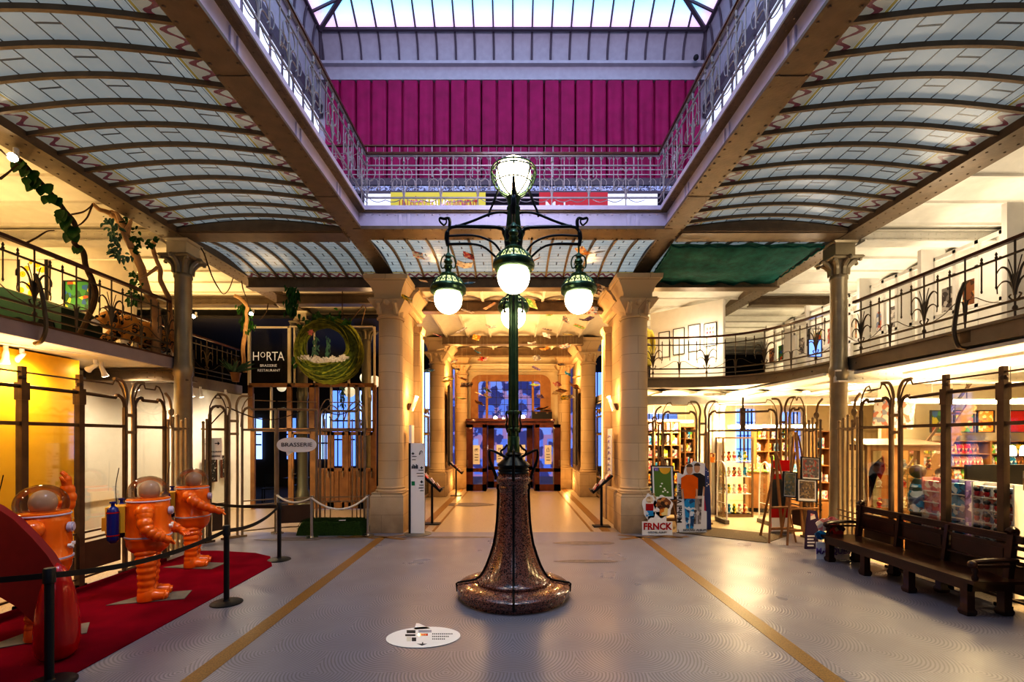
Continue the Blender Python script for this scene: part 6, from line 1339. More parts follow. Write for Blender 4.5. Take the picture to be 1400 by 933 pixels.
# wooden glass cabinet, staircase, tv
t = thing('display_cabinet', 'wooden display cabinet with glass sides and dark flat top inside the shop window', 'cabinet', (7.4,9.1,0))
x0,x1,y0,y1 = 6.75,8.2,8.9,9.5; b = MB()
for x in (x0,7.25,7.75,x1):
    for y in (y0,y1): b.box(x-.035,x+.035,y-.035,y+.035,0,1.95)
b.box(x0,x1,y0-.03,y1+.03,1.87,1.98); b.box(x0,x1,y0,y1,0,.35); b.build('frame', 'orangewood', t); MB().add([(x0-.1,y0-.1,1.98),(x1+.1,y0-.1,1.98),(x1-.1,y1,2.1),(x0+.1,y1,2.1)], [(0,1,2,3)]).box(x0-.1,x1+.1,y0-.1,y1,1.96,1.985).build('top', 'brownpanel', t)
MB().box(x0,x1,y0-.004,y0+.004,.35,1.87).build('pane', 'glass', t)
for z in (.75,1.15,1.5): MB().box(x0,x1,y0+.02,y1,z-.008,z).build('glass_shelf', 'glass', t)
rk = random.Random(4); kk = 0
FC = ['white','pink','red','blue','cream','yellow']
def figurine(p, c, label, grp, s=1.):
    b = MB(); b.lathe([(.035*s,0),(.035*s,.012*s),(.014*s,.02*s),(.03*s,.05*s),(.034*s,.08*s),(.016*s,.10*s),(.012*s,.105*s)], p, 10); b.sphere((p[0],p[1],p[2]+.125*s), .026*s, 10, 8)
    return tag(b.build('figurine', 'c_'+c), label, 'figurine', grp)
for z, zn in ((.35,'bottom'),(.755,'lower glass'),(1.155,'middle glass'),(1.505,'top glass')):
    for k in range(6):
        c = FC[(k+int(z*10))%6]; figurine((x0+.15+k*.24, y0+.22, z), c, '%s figurine on the %s shelf of the wooden display cabinet' % (c, zn), 'figurines in the wooden display cabinet', 1.3)
t = thing('staircase', 'open staircase with thin rail climbing behind the pink display rack', 'staircase', (9.0,10.4,0)); q = MB()
for k in range(11): q.box(8.35+.16*k,8.6+.16*k,10.3,10.8,.25+k*.24,.29+k*.24)
q.build('treads', 'orangewood', t); MB().bar((8.3,10.28,.15),(10.1,10.28,2.85),.04,.22).build('stringer', 'orangewood', t); MB().bar((8.3,10.26,1.0),(10.1,10.26,3.4),.03,.05).build('handrail', 'brownpanel', t)
for k in range(7): MB().tube([(8.4+.26*k,10.27,.3+.39*k),(8.4+.26*k,10.27,1.15+.36*k)], .01, 5).build('baluster', 'iron', t)
tag(MB().box(8.15,8.35,10.2,10.35,0,2.35).build('wooden_post', 'orangewood'), 'tall orange wood post at the foot of the shop staircase', 'post')
t = thing('monitor', 'wide black monitor above the boxed figurines in the shop', 'screen', (9.2,8.6,1.4)); MB().box(8.35,9.6,8.6,8.66,1.24,1.62).build('screen', 'blackplas', t); MB().box(8.9,9.05,8.66,8.7,0,1.3).build('stand', 'black', t)
for x, y, l in ((8.72,8.2,'left small white pendant lamp hanging in the shop'),(8.98,8.2,'right small white pendant lamp hanging in the shop')): t = thing('pendant_lamp', l, 'lamp', (x,y,2)); MB().lathe([(.03,1.98),(.06,1.96),(.075,1.85),(.07,1.80),(.0,1.80)], (x,y,0), 14).build('shade', 'globe', t); MB().tube([(x,y,1.98),(x,y,3.4)], .004, 4).build('cord', 'ink', t)
# racks of boxed figurines right behind the glass
def rack(y0, y1, zs, ncol, label, kind, grp, x=6.42):
    t = thing('display_rack', label, 'rack', (x+.1,(y0+y1)/2,0)); b = MB(); b.box(x+.15,x+.18,y0,y1,.05,zs[-1]+.2); b.build('back_panel', 'white_wall' if kind != 'pink' else 'c_pink', t)
    for s, yy_ in (('a',y0),('b',y1)): MB().box(x-.02,x+.18,yy_-.01,yy_+.01,.05,zs[-1]+.2).build('side_panel', 'c_violet' if kind == 'blue' else ('c_pink' if kind == 'pink' else 'white_wall'), t)
    for z in zs: MB().box(x-.02,x+.18,y0,y1,z-.012,z).build('shelf', 'white_wall', t)
    MB().box(x,x+.18,y0,y1,0,.06).build('base', 'blackplas', t)
    w = (y1-y0)/ncol; on = ['bottom','second','third','fourth','fifth','sixth']
    for i, z in enumerate(zs):
        for k in range(ncol):
            yc = y0+w*(k+.5); lab = {'toy':'boxed red figurine with a dark tuft on the %s shelf of the figurine rack','pink':'pink toy box on the %s shelf of the pink rack','white':'white box printed with small figures on the %s shelf at the right edge','blue':'blue and white toy box on the %s level of the slim rack'}[kind] % on[i]
            tb = thing('toy_box', lab, 'box', (x+.05,yc,z), grp)
            MB().box(x,x+.11,yc-w*.46,yc+w*.46,z+.001,z+.15).build('box', {'toy':'c_white','pink':'c_pink','white':'c_white','blue':'c_blue'}[kind], tb)
            if kind == 'toy': MB().lathe([(.02,.0),(.03,.03),(.022,.065),(.0,.07)], (x-.022,yc,z+.015), 8).build('figure', 'red', tb); MB().sphere((x-.022,yc,z+.105), .036, 8, 6, (1,1,.9)).build('tuft', 'ink', tb)
            if kind == 'white': MB().box(x-.002,x,yc-w*.35,yc+w*.35,z+.04,z+.09).build('print', 'c_dark', tb)
rack(5.98,6.52,[.62,.79,.96,1.13,1.30],4,'rack of boxed red figurines right behind the middle of the bench','toy','boxed red figurines behind the bench')
rack(4.75,5.75,[.55,.75,.95,1.15,1.30],5,'rack of white printed boxes at the right picture edge','white','white printed boxes at the right edge')
rack(7.02,7.32,[.62,.79,.96,1.13,1.30],2,'slim rack of pink toy boxes left of the figurine rack','pink','pink toy boxes behind the bench')
rack(6.62,6.9,[.62,.79,.96,1.13,1.30],2,'slim rack of blue and white toy boxes between the pink and red racks','blue','blue toy boxes behind the bench')
tag(MB().box(6.3,6.31,5.55,5.78,1.46,1.70).build('notice', 'c_cream'), 'cream notice card standing on the rack at the right edge', 'notice')
b = MB(); b.prism([(8.02,1.0),(7.99,1.25),(7.9,1.45),(7.8,1.68),(7.72,1.82),(7.68,1.6),(7.78,1.42),(7.86,1.5),(8.0,1.62),(8.04,1.5),(7.92,1.3),(7.98,1.15)], 6.11, 6.115, 'yz'); tag(b.build('paper_dancer', 'red'), 'red paper dancer shape stuck on the narrow shop window', 'decoration')
t = thing('monkey_figure', 'dark hanging figure with a blue jacket behind the twin posts of the shop window', 'figure', (6.3,7.2,0)); MB().lathe([(.05,.62),(.09,.7),(.1,1.0),(.11,1.3),(.07,1.42),(.05,1.46)], (6.42,7.42,0), 14).build('body', 'ink', t); MB().sphere((6.42,7.42,1.58), .11, 14, 10).build('head', 'brownpanel', t); MB().lathe([(.12,.95),(.125,1.2),(.09,1.38)], (6.42,7.42,0), 14).build('jacket', 'c_blue', t)
for s in (-.06,.06): MB().tube([(6.42,7.42+s,.7),(6.42,7.42+s,.0)], .04, 8).build('leg', 'ink', t)
t = thing('poster', 'pale poster with a green splash hanging high in the narrow shop window', 'poster', (6.9,8.3,2.5)); MB().cbox((7.0,8.6,2.55), (.75,.01,.5), 0, 0, .1).build('sheet', 'c_white', t)
# bookshop entrance furniture
t = thing('glass_showcase', 'tall glass showcase with lit figurines inside the bookshop entrance', 'showcase', (6.0,12.6,0)); x0,x1,y0,y1 = 5.62,6.4,12.5,12.95; b = MB()
for x in (x0,x1):
    for y in (y0,y1): b.box(x-.02,x+.02,y-.02,y+.02,0,2.14)
b.box(x0,x1,y0,y1,2.1,2.14).box(x0,x1,y0,y1,0,.08); b.build('frame', 'iron', t); MB().box(x0,x1,y0-.003,y0+.003,.08,2.1).build('pane', 'glass', t)
for i, z in enumerate((.08,.62,1.08,1.5)):
    MB().box(x0,x1,y0+.02,y1,z-.01,z).build('glass_shelf', 'white', t)
    for k in range(5): c = ['pink','blue','yellow','white','red'][(k+i)%5]; figurine((x0+.1+k*.145, y0+.2, z), c, '%s figurine on the %s shelf of the glass showcase' % (c, ['bottom','second','third','top'][i]), 'figurines in the glass showcase', 1.7)
t = thing('sales_counter', 'curved orange wood sales counter topped with magazines in the bookshop', 'counter', (7.5,13.2,0)); MB().prism([(6.75,13.4),(7.7,12.9),(8.6,12.8),(8.8,13.4),(7.8,13.6),(6.9,13.9)], .12, 1.15, 'xy').build('front', 'orangewood', t); MB().prism([(6.8,13.45),(7.72,12.95),(8.55,12.85),(8.75,13.35),(7.8,13.55),(6.95,13.85)], .0, .12, 'xy').build('plinth', 'ink', t); MB().prism([(6.7,13.38),(7.68,12.85),(8.65,12.75),(8.85,13.4),(7.8,13.65),(6.9,13.95)], 1.15, 1.18, 'xy').build('top', 'c_green', t)
for k in range(9):
    x = 6.85+k*.2; y = 13.33-.5*min(1,(x-6.75)/.95)+.04; c = SPN[(k*5)%12]; o = bpy.data.objects.new('magazine', spine_mesh(c, .16, .24, .02)); COL.objects.link(o); o.location = (x,y+.12,1.18); o.rotation_euler = (-.5,0,-.4 if k < 4 else 0); tag(o, '%s magazine propped on the bookshop sales counter' % c, 'magazine', 'magazines on the sales counter')
def gate(x, y, label):
    t = thing('security_gate', label, 'gate', (x,y,0)); b = MB(); P = cat([(x,y-.28,0),(x,y-.27,.8),(x,y-.2,1.35),(x,y,1.52),(x,y+.2,1.35),(x,y+.27,.8),(x,y+.28,0)],5); b.tube(P, .018, 6); b.tube([(x,y-.27,.5),(x,y+.27,.5)], .01, 5); b.build('frame', 'white', t); MB().prism([(p.y,p.z) for p in P], x-.004, x+.004, 'yz').build('panel', 'glass', t); MB().box(x-.05,x+.05,y-.3,y+.3,0,.1).build('base', 'grey', t)
gate(5.25,11.75,'clear plastic security gate left of the bookshop opening'); gate(6.2,11.5,'clear plastic security gate right of the bookshop opening')
t = thing('glass_door', 'tan framed glass door folded open at the left of the bookshop entrance', 'door', (4.95,11.75,0)); a, c = Vector((4.86,11.62,0)), Vector((5.08,12.35,0)); b = MB()
for p in (a, c): b.box(p.x-.03,p.x+.03,p.y-.03,p.y+.03,0,2.26)
for z in (.06,.72,2.24): b.bar(a+Vector((0,0,z)), c+Vector((0,0,z)), .05, .06)
b.build('frame', 'iron_l', t); MB().bar(a+Vector((0,0,1.48)), c+Vector((0,0,1.48)), .006, 1.45).build('pane', 'glass', t); MB().bar(a+Vector((0,0,.38)), c+Vector((0,0,.38)), .01, .6).build('kick_panel', 'iron_l', t)
tag(MB().cbox((4.97,11.7,1.62), (.2,.02,.24), .2).build('paper_flower', 'c_orange'), 'orange and pink paper flower stuck on the glass door', 'decoration')
t = thing('display_box', 'tan display box with black slots at the left of the bookshop door', 'box', (4.6,11.95,0)); MB().box(4.35,4.85,11.85,12.2,.12,.86).build('box', 'rope', t); MB().box(4.4,4.55,11.84,11.85,.6,.64).box(4.65,4.8,11.84,11.85,.6,.64).build('slot', 'ink', t); MB().box(4.38,4.82,11.88,12.17,0,.12).build('foot', 'iron_l', t)
# door mat
P_ = [fx(925,729), fx(1048,743), fx(1078,733), fx(962,721)]; tag(MB().prism([(p.x,p.y) for p in P_], .0, .012, 'xy').build('door_mat', 'mat'), 'brown door mat in front of the bookshop entrance', 'mat')
# ================================================================ signs and easels in front of the bookshop
def easel(x, y, h, label, spread=.32, rz=0, top=None):
    t = thing('easel', label, 'easel', (x,y,0), local=True); t.rotation_euler = (0,0,rz)
    for s in (-1, 1): MB().bar((s*spread,-.12,0),(s*.06,.10,h),.035,.03).build('leg', 'easel', t)
    MB().bar((0,.55,0),(0,.12,h*.85),.035,.03).build('leg', 'easel', t); MB().bar((-spread*.85,-.14,.72),(spread*.85,-.14,.72),.07,.03).build('ledge', 'easel', t); MB().bar((-spread*.9,-.08,.28),(spread*.9,-.08,.28),.03,.05).build('brace', 'easel', t)
    MB().bar((0,-.1,.28),(0,.09,h+.08),.05,.03,(0,1,0)).build('mast', 'easel', t); return t
def picture(c, w, h, mt, label, lean=-.12, roll=0, rz=0, fw=.02, margin=.04):
    t = thing('framed_picture', label, 'picture', c, local=True); t.rotation_euler = (lean, roll, rz)
    MB().box(-w/2,w/2,-.008,.008,-h/2,h/2).build('mount', 'white', t); MB().box(-w/2+margin,w/2-margin,-.012,-.008,-h/2+margin*1.3,h/2-margin*.7).build('print', mt, t)
    b = MB(); 
    for x0,x1,z0,z1 in ((-w/2-fw,w/2+fw,h/2,h/2+fw),(-w/2-fw,w/2+fw,-h/2-fw,-h/2),(-w/2-fw,-w/2,-h/2,h/2),(w/2,w/2+fw,-h/2,h/2)): b.box(x0,x1,-.02,.015,z0,z1)
    b.build('frame', 'ink', t); return t
easel(3.38,10.55,1.6,'wooden easel holding the green meadow picture beside the right stone pier')
t = picture((3.33,10.40,1.12), .46, .72, mat('meadow_green', (.11,.20,.035), .6), 'framed green meadow picture with a yellow sun on the easel', -.1)
MB().prism([(-.02,.33)]+[(.055+.125*math.cos(a), .33-.14*math.sin(a)) for a in [PI*k/12 for k in range(13)]][::-1]+[], -.016, -.012).build('sun', 'yellow', t)
MB().box(-.19,-.09,-.016,-.012,.26,.33).build('blue_patch', 'c_violet', t)
b = MB()
for x, z in ((-.05,-.08),(.0,-.2),(.05,-.17),(.1,-.21),(.03,-.13),(-.02,-.02)): b.sphere((x,-.013,z), .018, 8, 5, (1.3,.2,1))
b.build('white_flowers', 'white', t)
m = cover('old_print_brown', (.16,.11,.07), (.30,.22,.14), (.08,.07,.08), 30); m2 = cover('old_print_grey', (.10,.085,.10), (.24,.2,.2), (.28,.06,.05), 26); m3 = cover('old_print_olive', (.20,.18,.10), (.12,.16,.16), (.35,.3,.2), 24)
easel(5.72,9.35,2.15,'tall wooden easel in front of the bookshop holding two framed prints', .34, .1); easel(5.42,9.55,1.75,'lower wooden easel just left of the tall easel in front of the bookshop', .3, .15)
c = at(1079.5,663,9.15); picture(c, .24, .46, m3, 'narrow olive framed print on the lower easel', -.1, .10, .05, .02, .015)
c = at(1108,641,9.05); picture(c, .36, .40, m2, 'dark grey framed print, upper one on the tall easel', -.1, .07, .1, .02, .02)
c = at(1103,671,8.98); picture(c, .38, .40, m, 'brown framed print, lower one on the tall easel', -.1, .07, .1, .02, .035)
def person_shape(cx, z0, h, top, legs, y, t, skin=(.62,.36,.22)):
    k = h; sk = M.setdefault('card_skin', mat('card_skin', skin, .6))
    MB().prism([(cx-.05*k,z0),(cx-.01*k,z0),(cx,z0+.40*k),(cx+.01*k,z0),(cx+.06*k,z0),(cx+.085*k,z0+.48*k),(cx-.085*k,z0+.48*k)], y-.004, y).build('trousers', legs, t)
    MB().prism([(cx-.085*k,z0+.46*k),(cx+.085*k,z0+.46*k),(cx+.10*k,z0+.62*k),(cx+.13*k,z0+.60*k),(cx+.13*k,z0+.78*k),(cx+.05*k,z0+.83*k),(cx-.05*k,z0+.83*k),(cx-.13*k,z0+.78*k),(cx-.13*k,z0+.60*k),(cx-.10*k,z0+.62*k)], y-.006, y-.002).build('shirt', top, t)
    MB().prism([(cx+.048*k*math.cos(a), z0+.91*k+.075*k*math.sin(a)) for a in [2*PI*q/16 for q in range(16)]], y-.004, y).build('face', sk, t)
    MB().prism([(cx+.05*k*math.cos(a), z0+.95*k+.05*k*math.sin(a)) for a in [PI*q/10 for q in range(11)]], y-.007, y-.004).build('hair', 'brownpanel', t)
    for s in (-1,1): MB().prism([(cx+s*.10*k,z0+.62*k),(cx+s*.13*k,z0+.62*k),(cx+s*.12*k,z0+.46*k),(cx+s*.10*k,z0+.46*k)], y-.004, y).build('arm', sk, t)
# FRNCK cut-out
y = 10.2; t = thing('cutout_sign', 'small white frnck comic cut-out sign at the foot of the right stone pier', 'sign', (3.15,y,0)); MB().box(2.82,3.48,y,y+.02,0,.29).box(2.95,3.35,y,y+.02,.29,.5).build('board', 'white', t)
b = MB()
for cx, cz, rx, rz in ((2.98,.62,.15,.27),(3.28,.62,.2,.24)): b.prism([(cx+rx*math.cos(a)*(1+.12*math.sin(5*a)), cz+rz*math.sin(a)*(1+.10*math.cos(7*a))) for a in [2*PI*q/30 for q in range(30)]], y, y+.018)
b.build('outline', 'white', t)
MB().prism([(2.90,.52),(3.06,.52),(3.07,.68),(2.9,.68)], y-.006, y-.001).build('red_patch', 'red', t); MB().prism([(2.91,.40),(3.07,.42),(3.06,.53),(2.90,.53)], y-.007, y-.002).build('blue_patch', 'c_blue', t); MB().prism([(2.98+.08*math.cos(a), .77+.07*math.sin(a)) for a in [2*PI*q/14 for q in range(14)]], y-.006, y-.001).build('yellow_patch', 'c_cream', t)
MB().prism([(3.28+.16*math.cos(a)*(1+.1*math.sin(6*a)), .68+.14*math.sin(a)) for a in [2*PI*q/24 for q in range(24)]], y-.005, y-.001).build('brown_patch', 'c_brown', t); MB().prism([(3.20,.42),(3.37,.42),(3.38,.6),(3.2,.6)], y-.007, y-.003).build('orange_patch', 'c_orange', t)
text('FRNCK', (3.15,y-.005,.18), .20, 'red', t, wx=.95, off=.006); text('NOUVEL ALBUM', (3.15,y-.005,.055), .055, 'ink', t)
# two-men cut-out
y = 10.42; t = thing('cutout_sign', 'tall white cut-out sign with two standing men in orange and black shirts', 'sign', (3.95,y,0))
MB().prism([(3.66,0),(4.32,.0),(4.32,.48),(4.26,.5),(4.28,1.55),(4.05,1.6),(3.85,1.5),(3.80,1.3),(3.66,1.35)], y, y+.02).build('board', 'white', t)
person_shape(4.10,.20,1.36,'ink','c_grey',y-.004,t); person_shape(3.93,.10,1.44,'orange','c_blue',y-.012,t)
text('Michel Vaillant', (3.715,y-.005,.66), .15, 'ink', t, rot=(PI/2,-PI/2,0), wx=1.0, off=.003); text('NOUVEL ALBUM', (4.05,y-.005,.06), .07, 'ink', t)
y = 10.75; t = thing('cutout_sign', 'dark blue starry cut-out sign with a magenta band behind the two-men sign', 'sign', (4.4,y,0)); MB().prism([(4.2,0),(4.56,0),(4.54,.8),(4.50,1.35),(4.36,1.56),(4.15,1.5),(4.0,1.3),(4.05,.5)], y, y+.02).build('board', mat('midnight_blue', (.04,.07,.22), .6), t)
MB().prism([(4.28,.12),(4.40,.1),(4.44,.5),(4.38,.95),(4.22,.9),(4.2,.5)], y-.006, y-.001).build('magenta_band', mat('card_magenta', (.42,.01,.10), .6), t); b = MB(); rs = random.Random(8)
for k in range(26): b.sphere((rs.uniform(4.15,4.5), y-.002, rs.uniform(.95,1.42)), rs.uniform(.006,.02), 6, 4, (1,.2,1))
b.build('white_stars', 'white', t)
# red banner behind the easels
t = thing('banner_stand', 'red roll-up banner with a dark middle behind the picture easels', 'banner', (6.0,10.3,0)); MB().box(5.72,6.12,10.35,10.37,.05,1.62).build('sheet', 'red', t); MB().box(5.72,6.12,10.345,10.35,.55,1.2).build('dark_print', 'ink', t); MB().box(5.72,6.12,10.345,10.35,.05,.35).build('white_print', 'white', t); MB().box(5.72,6.12,10.345,10.35,1.32,1.38).build('white_print', 'white', t); MB().box(5.7,6.14,10.3,10.42,0,.05).build('base', 'grey', t)
y = 8.9; t = thing('cutout_sign', 'narrow dark purple cut-out sign beside the iron bars, right of the easels', 'sign', (5.7,y,0)); m = mat('dark_purple', (.05,.025,.08), .5); MB().prism([(5.56,0),(5.82,0),(5.80,.3),(5.84,.5),(5.78,.72),(5.62,.74),(5.58,.4)], y, y+.03).build('board', m, t); MB().box(5.80,5.90,y+.01,y+.16,0,.45).build('strut', 'rope', t)
for k, s_ in enumerate((.05,.11,.17,.23)): MB().box(5.60,5.60+.12+.02*(k%2),y-.004,y,s_,s_+.03).build('caption_line', 'white', t)
MB().prism([(5.66,.55),(5.76,.58),(5.74,.66),(5.66,.68)], y-.004, y).build('pink_patch', 'c_pink', t)
y = 8.14; t = thing('cutout_sign', 'white masques cut-out sign with pink shapes behind the far bench leg', 'sign', (5.5,y,0)); MB().box(5.28,5.86,y,y+.015,0,.30).build('board', 'white', t)
for cx, cz, r, mt_, nm in ((5.42,.60,.14,'c_pink','pink_patch'),(5.36,.42,.10,'c_blue','blue_patch'),(5.62,.5,.15,'c_red','red_patch'),(5.56,.66,.10,'c_pink','pink_patch')): MB().prism([(cx+r*math.cos(a)*(1+.12*math.sin(5*a)), cz+r*.8*math.sin(a)) for a in [2*PI*q/24 for q in range(24)]], y-.002-r*.03, y+.01).build(nm, mt_, t)
text('MASQUES', (5.57,y-.005,.14), .145, 'c_violet', t, wx=.95, off=.004)
# ================================================================ bench
t = thing('wooden_bench', 'long dark wooden bench with panelled back in front of the bookshop windows', 'bench', (5.65,6.8,0))
YB = [5.58,6.40,7.20,8.0]
MB().box(5.34,5.92,5.42,8.12,.405,.44).box(5.345,5.36,5.43,8.11,.395,.405).build('seat', 'bench', t); MB().box(5.37,5.40,5.5,8.05,.30,.405).box(5.37,5.9,5.5,5.53,.30,.405).box(5.37,5.9,8.02,8.05,.30,.405).build('apron', 'bench', t)
for yb in YB:
    for xb, nm in ((5.42,'leg'),(5.86,'leg')):
        b = MB(); s = .045; b.rects([(.0,xb-s*1.1,xb+s*1.1,yb-s*1.1,yb+s*1.1),(.03,xb-s*1.35,xb+s*1.35,yb-s*1.35,yb+s*1.35),(.06,xb-s*1.35,xb+s*1.35,yb-s*1.35,yb+s*1.35),(.085,xb-s,xb+s,yb-s,yb+s),(.40,xb-s,xb+s,yb-s,yb+s)]); b.build(nm, 'bench', t)
b = MB(); sl = lambda z: 5.90+.06*(z-.44)/.5
for z0, z1, th in ((.89,.95,.07),(.86,.89,.05),(.80,.83,.045),(.575,.60,.045)): b.box(sl(z0)-.01,sl(z0)-.01+th,5.45,8.1,z0,z1)
b.build('top_rail', 'bench', t)
for i in range(3):
    b = MB(); y0,y1 = YB[i]+.05,YB[i+1]-.05; b.box(sl(.7)+.012,sl(.7)+.03,y0,y1,.60,.80); b.box(sl(.7)+.005,sl(.7)+.014,y0+.04,y1-.04,.63,.77); b.build('back_panel', 'bench', t)
for i, yb in enumerate(YB):
    b = MB(); e = i in (0,3); b.bar((5.90,yb,.40),(5.965,yb,.97 if e else .92),.07 if e else .05,.07,(1,0,0)); 
    if e: b.tube(cat([(5.97,yb,.93),(6.0,yb,.99),(5.95,yb,1.02),(5.9,yb,.98)],4), .035, 8)
    b.build('back_post', 'bench', t)
for yb in (5.5,8.06):
    b = MB(); b.tube(cat([(5.93,yb,.66),(5.8,yb,.67),(5.6,yb,.665),(5.45,yb,.655),(5.40,yb,.64)],4), [.028]*17, 8); b.sphere((5.40,yb,.62), .048, 12, 10, (1,1,1)); b.lathe([(.03,.44),(.035,.47),(.02,.5),(.032,.55),(.022,.6)], (5.43,yb,0), 12); b.bar((5.45,yb,.60),(5.9,yb,.60),.03,.03); b.build('armrest', 'bench', t)
# ================================================================ right gallery: partitions, pictures, figure
def sw(x0, y0, x1, y1, z0, z1, th=.1):
    return MB().bar((x0,y0,(z0+z1)/2),(x1,y1,(z0+z1)/2),th,z1-z0)
t = thing('exhibition_wall', 'white exhibition wall with four framed pages behind the curved railing', 'partition', (5.2,13.6,3.66)); sw(5.85,12.95,4.3,14.5,3.66,5.95,.16).build('panel', 'white_wall', t)
dv = Vector((-1.55,1.55,0)).normalized(); nv = Vector((-.707,-.707,0))
for k, l in enumerate(('framed colourful comic page, rightmost of four on the exhibition wall','framed pale page, second from the right on the exhibition wall','framed pale page, third from the right on the exhibition wall','framed pale page, leftmost of four on the exhibition wall')):
    p = Vector((5.85,12.95,0))+dv*(.34+.40*k*1.15)+nv*.1; c = p+Vector((0,0,5.02-.03*k)); pt = thing('framed_picture', l, 'picture', c, local=True); pt.rotation_euler = (0,0,-PI/4); w_, h_ = .32,.74 if k else .62
    MB().box(-w_/2,w_/2,-.005,.005,-h_/2,h_/2).build('print', 'white', pt); q = MB()
    for a_ in ((-w_/2-.015,w_/2+.015,h_/2,h_/2+.015),(-w_/2-.015,w_/2+.015,-h_/2-.015,-h_/2),(-w_/2-.015,-w_/2,-h_/2,h_/2),(w_/2,w_/2+.015,-h_/2,h_/2)): q.box(a_[0],a_[1],-.02,.01,a_[2],a_[3])
    q.build('frame', 'ink', pt)
    if k == 0:
        q = MB()
        for a_ in range(3):
            for c_ in range(4): q.box(-.11+a_*.08,-.11+a_*.08+.055,-.008,-.005,-.22+c_*.115,-.22+c_*.115+.08)
        q.build('vignettes', 'c_pink', pt)
fins = [(7.35,7.0,'nearest tall white partition end on the right gallery'),(7.6,8.75,'second white partition end on the right gallery'),(7.6,10.3,'third white partition end on the right gallery, right of the iron column'),(7.75,12.4,'wide white partition behind the right iron column'),(7.9,14.6,'farthest white partition on the right gallery')]
for x, y, l in fins: tag(sw(x,y,x+(.8 if y > 11 else .45),y,3.66,5.62,.08).build('partition', 'white_wall'), l, 'partition')
for i, (y0, y1, l) in enumerate(((5.0,6.95,'white lattice partition with openings at the right picture edge'),(7.1,8.7,'white lattice partition left of the nearest partition end'),(8.85,10.25,'white lattice partition between the second and third ends'),(10.4,12.3,'white lattice partition behind the right iron column'),(12.5,14.5,'farthest white lattice partition on the right gallery'))):
    t = thing('lattice_partition', l, 'partition', (7.85,(y0+y1)/2,3.66)); b = MB(); n = 4
    for k in range(n+1): yy_ = y0+(y1-y0)*k/n; b.box(7.82,7.88,yy_-.03,yy_+.03,3.66,5.45)
    for z in (3.7,4.35,5.0,5.2,5.42): b.box(7.82,7.88,y0,y1,z-.03,z+.03)
    b.build('frame', 'white_wall', t); b = MB(); q = (y1-y0)/n; b.box(7.83,7.87,y0+q*1,y0+q*2,3.7,5.2); b.build('solid_panel', 'white_wall', t)
    for k in (0,2,3): MB().box(7.9,7.92,y0+q*k+.08,y0+q*(k+1)-.08,4.42,4.85).build('picture', ('c_grey','c_white','jungle','c_brown')[(k+i)%4], t)
struct('wall_right', MB().box(9.2,9.3,3,16,3.66,6.05), 'white_wall')
for k, (y, z, s_, l) in enumerate(((11.6,4.75,.5,'tall pale framed page on the wide partition behind the right column'),)): board('framed_picture', (7.95,12.32,4.7), .3, .55, 0, 'c_cream', 'ink', l, 'picture', .015, 'y')
board('framed_picture', (7.35,11.4,4.3), .3, .4, 0, 'daywin', 'ink', 'small bright blue screen picture behind the right column', 'picture', .015, 'y')
FX, FYY = 3.62, 12.95
t = thing('coated_statue', 'statue in a long mustard coat, seen from behind, at the end of the curved gallery', 'statue', (FX,FYY,3.67)); MB().box(FX-.35,FX+.75,FYY-.35,FYY+.35,3.66,3.72).build('plinth', 'blackplas', t)
b = blob([('t',[(FX,FYY,4.10),(FX,FYY,4.4),(FX,FYY,4.75),(FX,FYY,5.05),(FX,FYY,5.18)],[.22,.20,.17,.19,.09]),('t',[(FX+.17,FYY,5.08),(FX+.24,FYY-.04,4.85),(FX+.26,FYY-.02,4.6),(FX+.22,FYY-.1,4.42)],[.08,.075,.07,.05]),('t',[(FX-.17,FYY,5.08),(FX-.24,FYY,4.85),(FX-.22,FYY,4.6)],[.08,.075,.06])],'coat','coat',t,.03,4)
MB().sphere((FX,FYY,5.29), .10, 16, 12, (1,1,1.2)).build('head', M.get('card_skin'), t); MB().sphere((FX,FYY+.0,5.33), .105, 16, 10, (1,1,1), .0, 1.).build('hair', 'ink', t)
for s in (-.08,.08): MB().tube([(FX+s,FYY,4.15),(FX+s,FYY,3.74)], [.075,.06], 10).build('trouser_leg', 'brownpanel', t)
MB().lathe([(.185,4.66),(.195,4.67),(.195,4.70),(.185,4.71)], (FX,FYY,0), 20).build('belt', 'brownpanel', t)
# ================================================================ banners above the well
t = thing('banner', 'yellow banner with red siècle en mouvement lettering above the balustrade', 'banner', (-2.1,12.9,8.6)); a, c = at(534,263,13), at(664,330,13); MB().box(a.x,c.x,13,13.02,c.z,a.z).build('sheet', mat('banner_yellow', (.75,.62,.06), .6), t)
text('UN SIÈCLE EN MOUVEMENT', ((at(551,0,13).x+at(648,0,13).x)/2,12.99,at(0,283.5,13).z), .52, 'red', t, wx=.335, off=.006)
t = thing('banner', 'red banner with white script lettering above the balustrade', 'banner', (1.6,12.9,8.6)); a, c = at(737,263,13), at(831,330,13); MB().box(a.x,c.x,13,13.02,c.z,a.z).build('sheet', mat('banner_red', (.55,.02,.03), .6), t)
text('Make', (at(767,0,13).x,12.99,at(0,284,13).z), .42, 'white', t, wx=1.0, off=.004)
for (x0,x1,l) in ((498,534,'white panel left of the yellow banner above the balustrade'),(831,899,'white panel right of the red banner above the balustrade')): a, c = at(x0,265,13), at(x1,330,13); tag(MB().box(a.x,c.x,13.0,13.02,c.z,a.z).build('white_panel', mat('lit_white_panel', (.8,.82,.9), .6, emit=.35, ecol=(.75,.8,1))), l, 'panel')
tag(MB().sphere((5.6,14.3,13.75), .08, 12, 8).build('camera_dome', 'ink'), 'small black camera dome at the right corner under the skylight', 'camera')
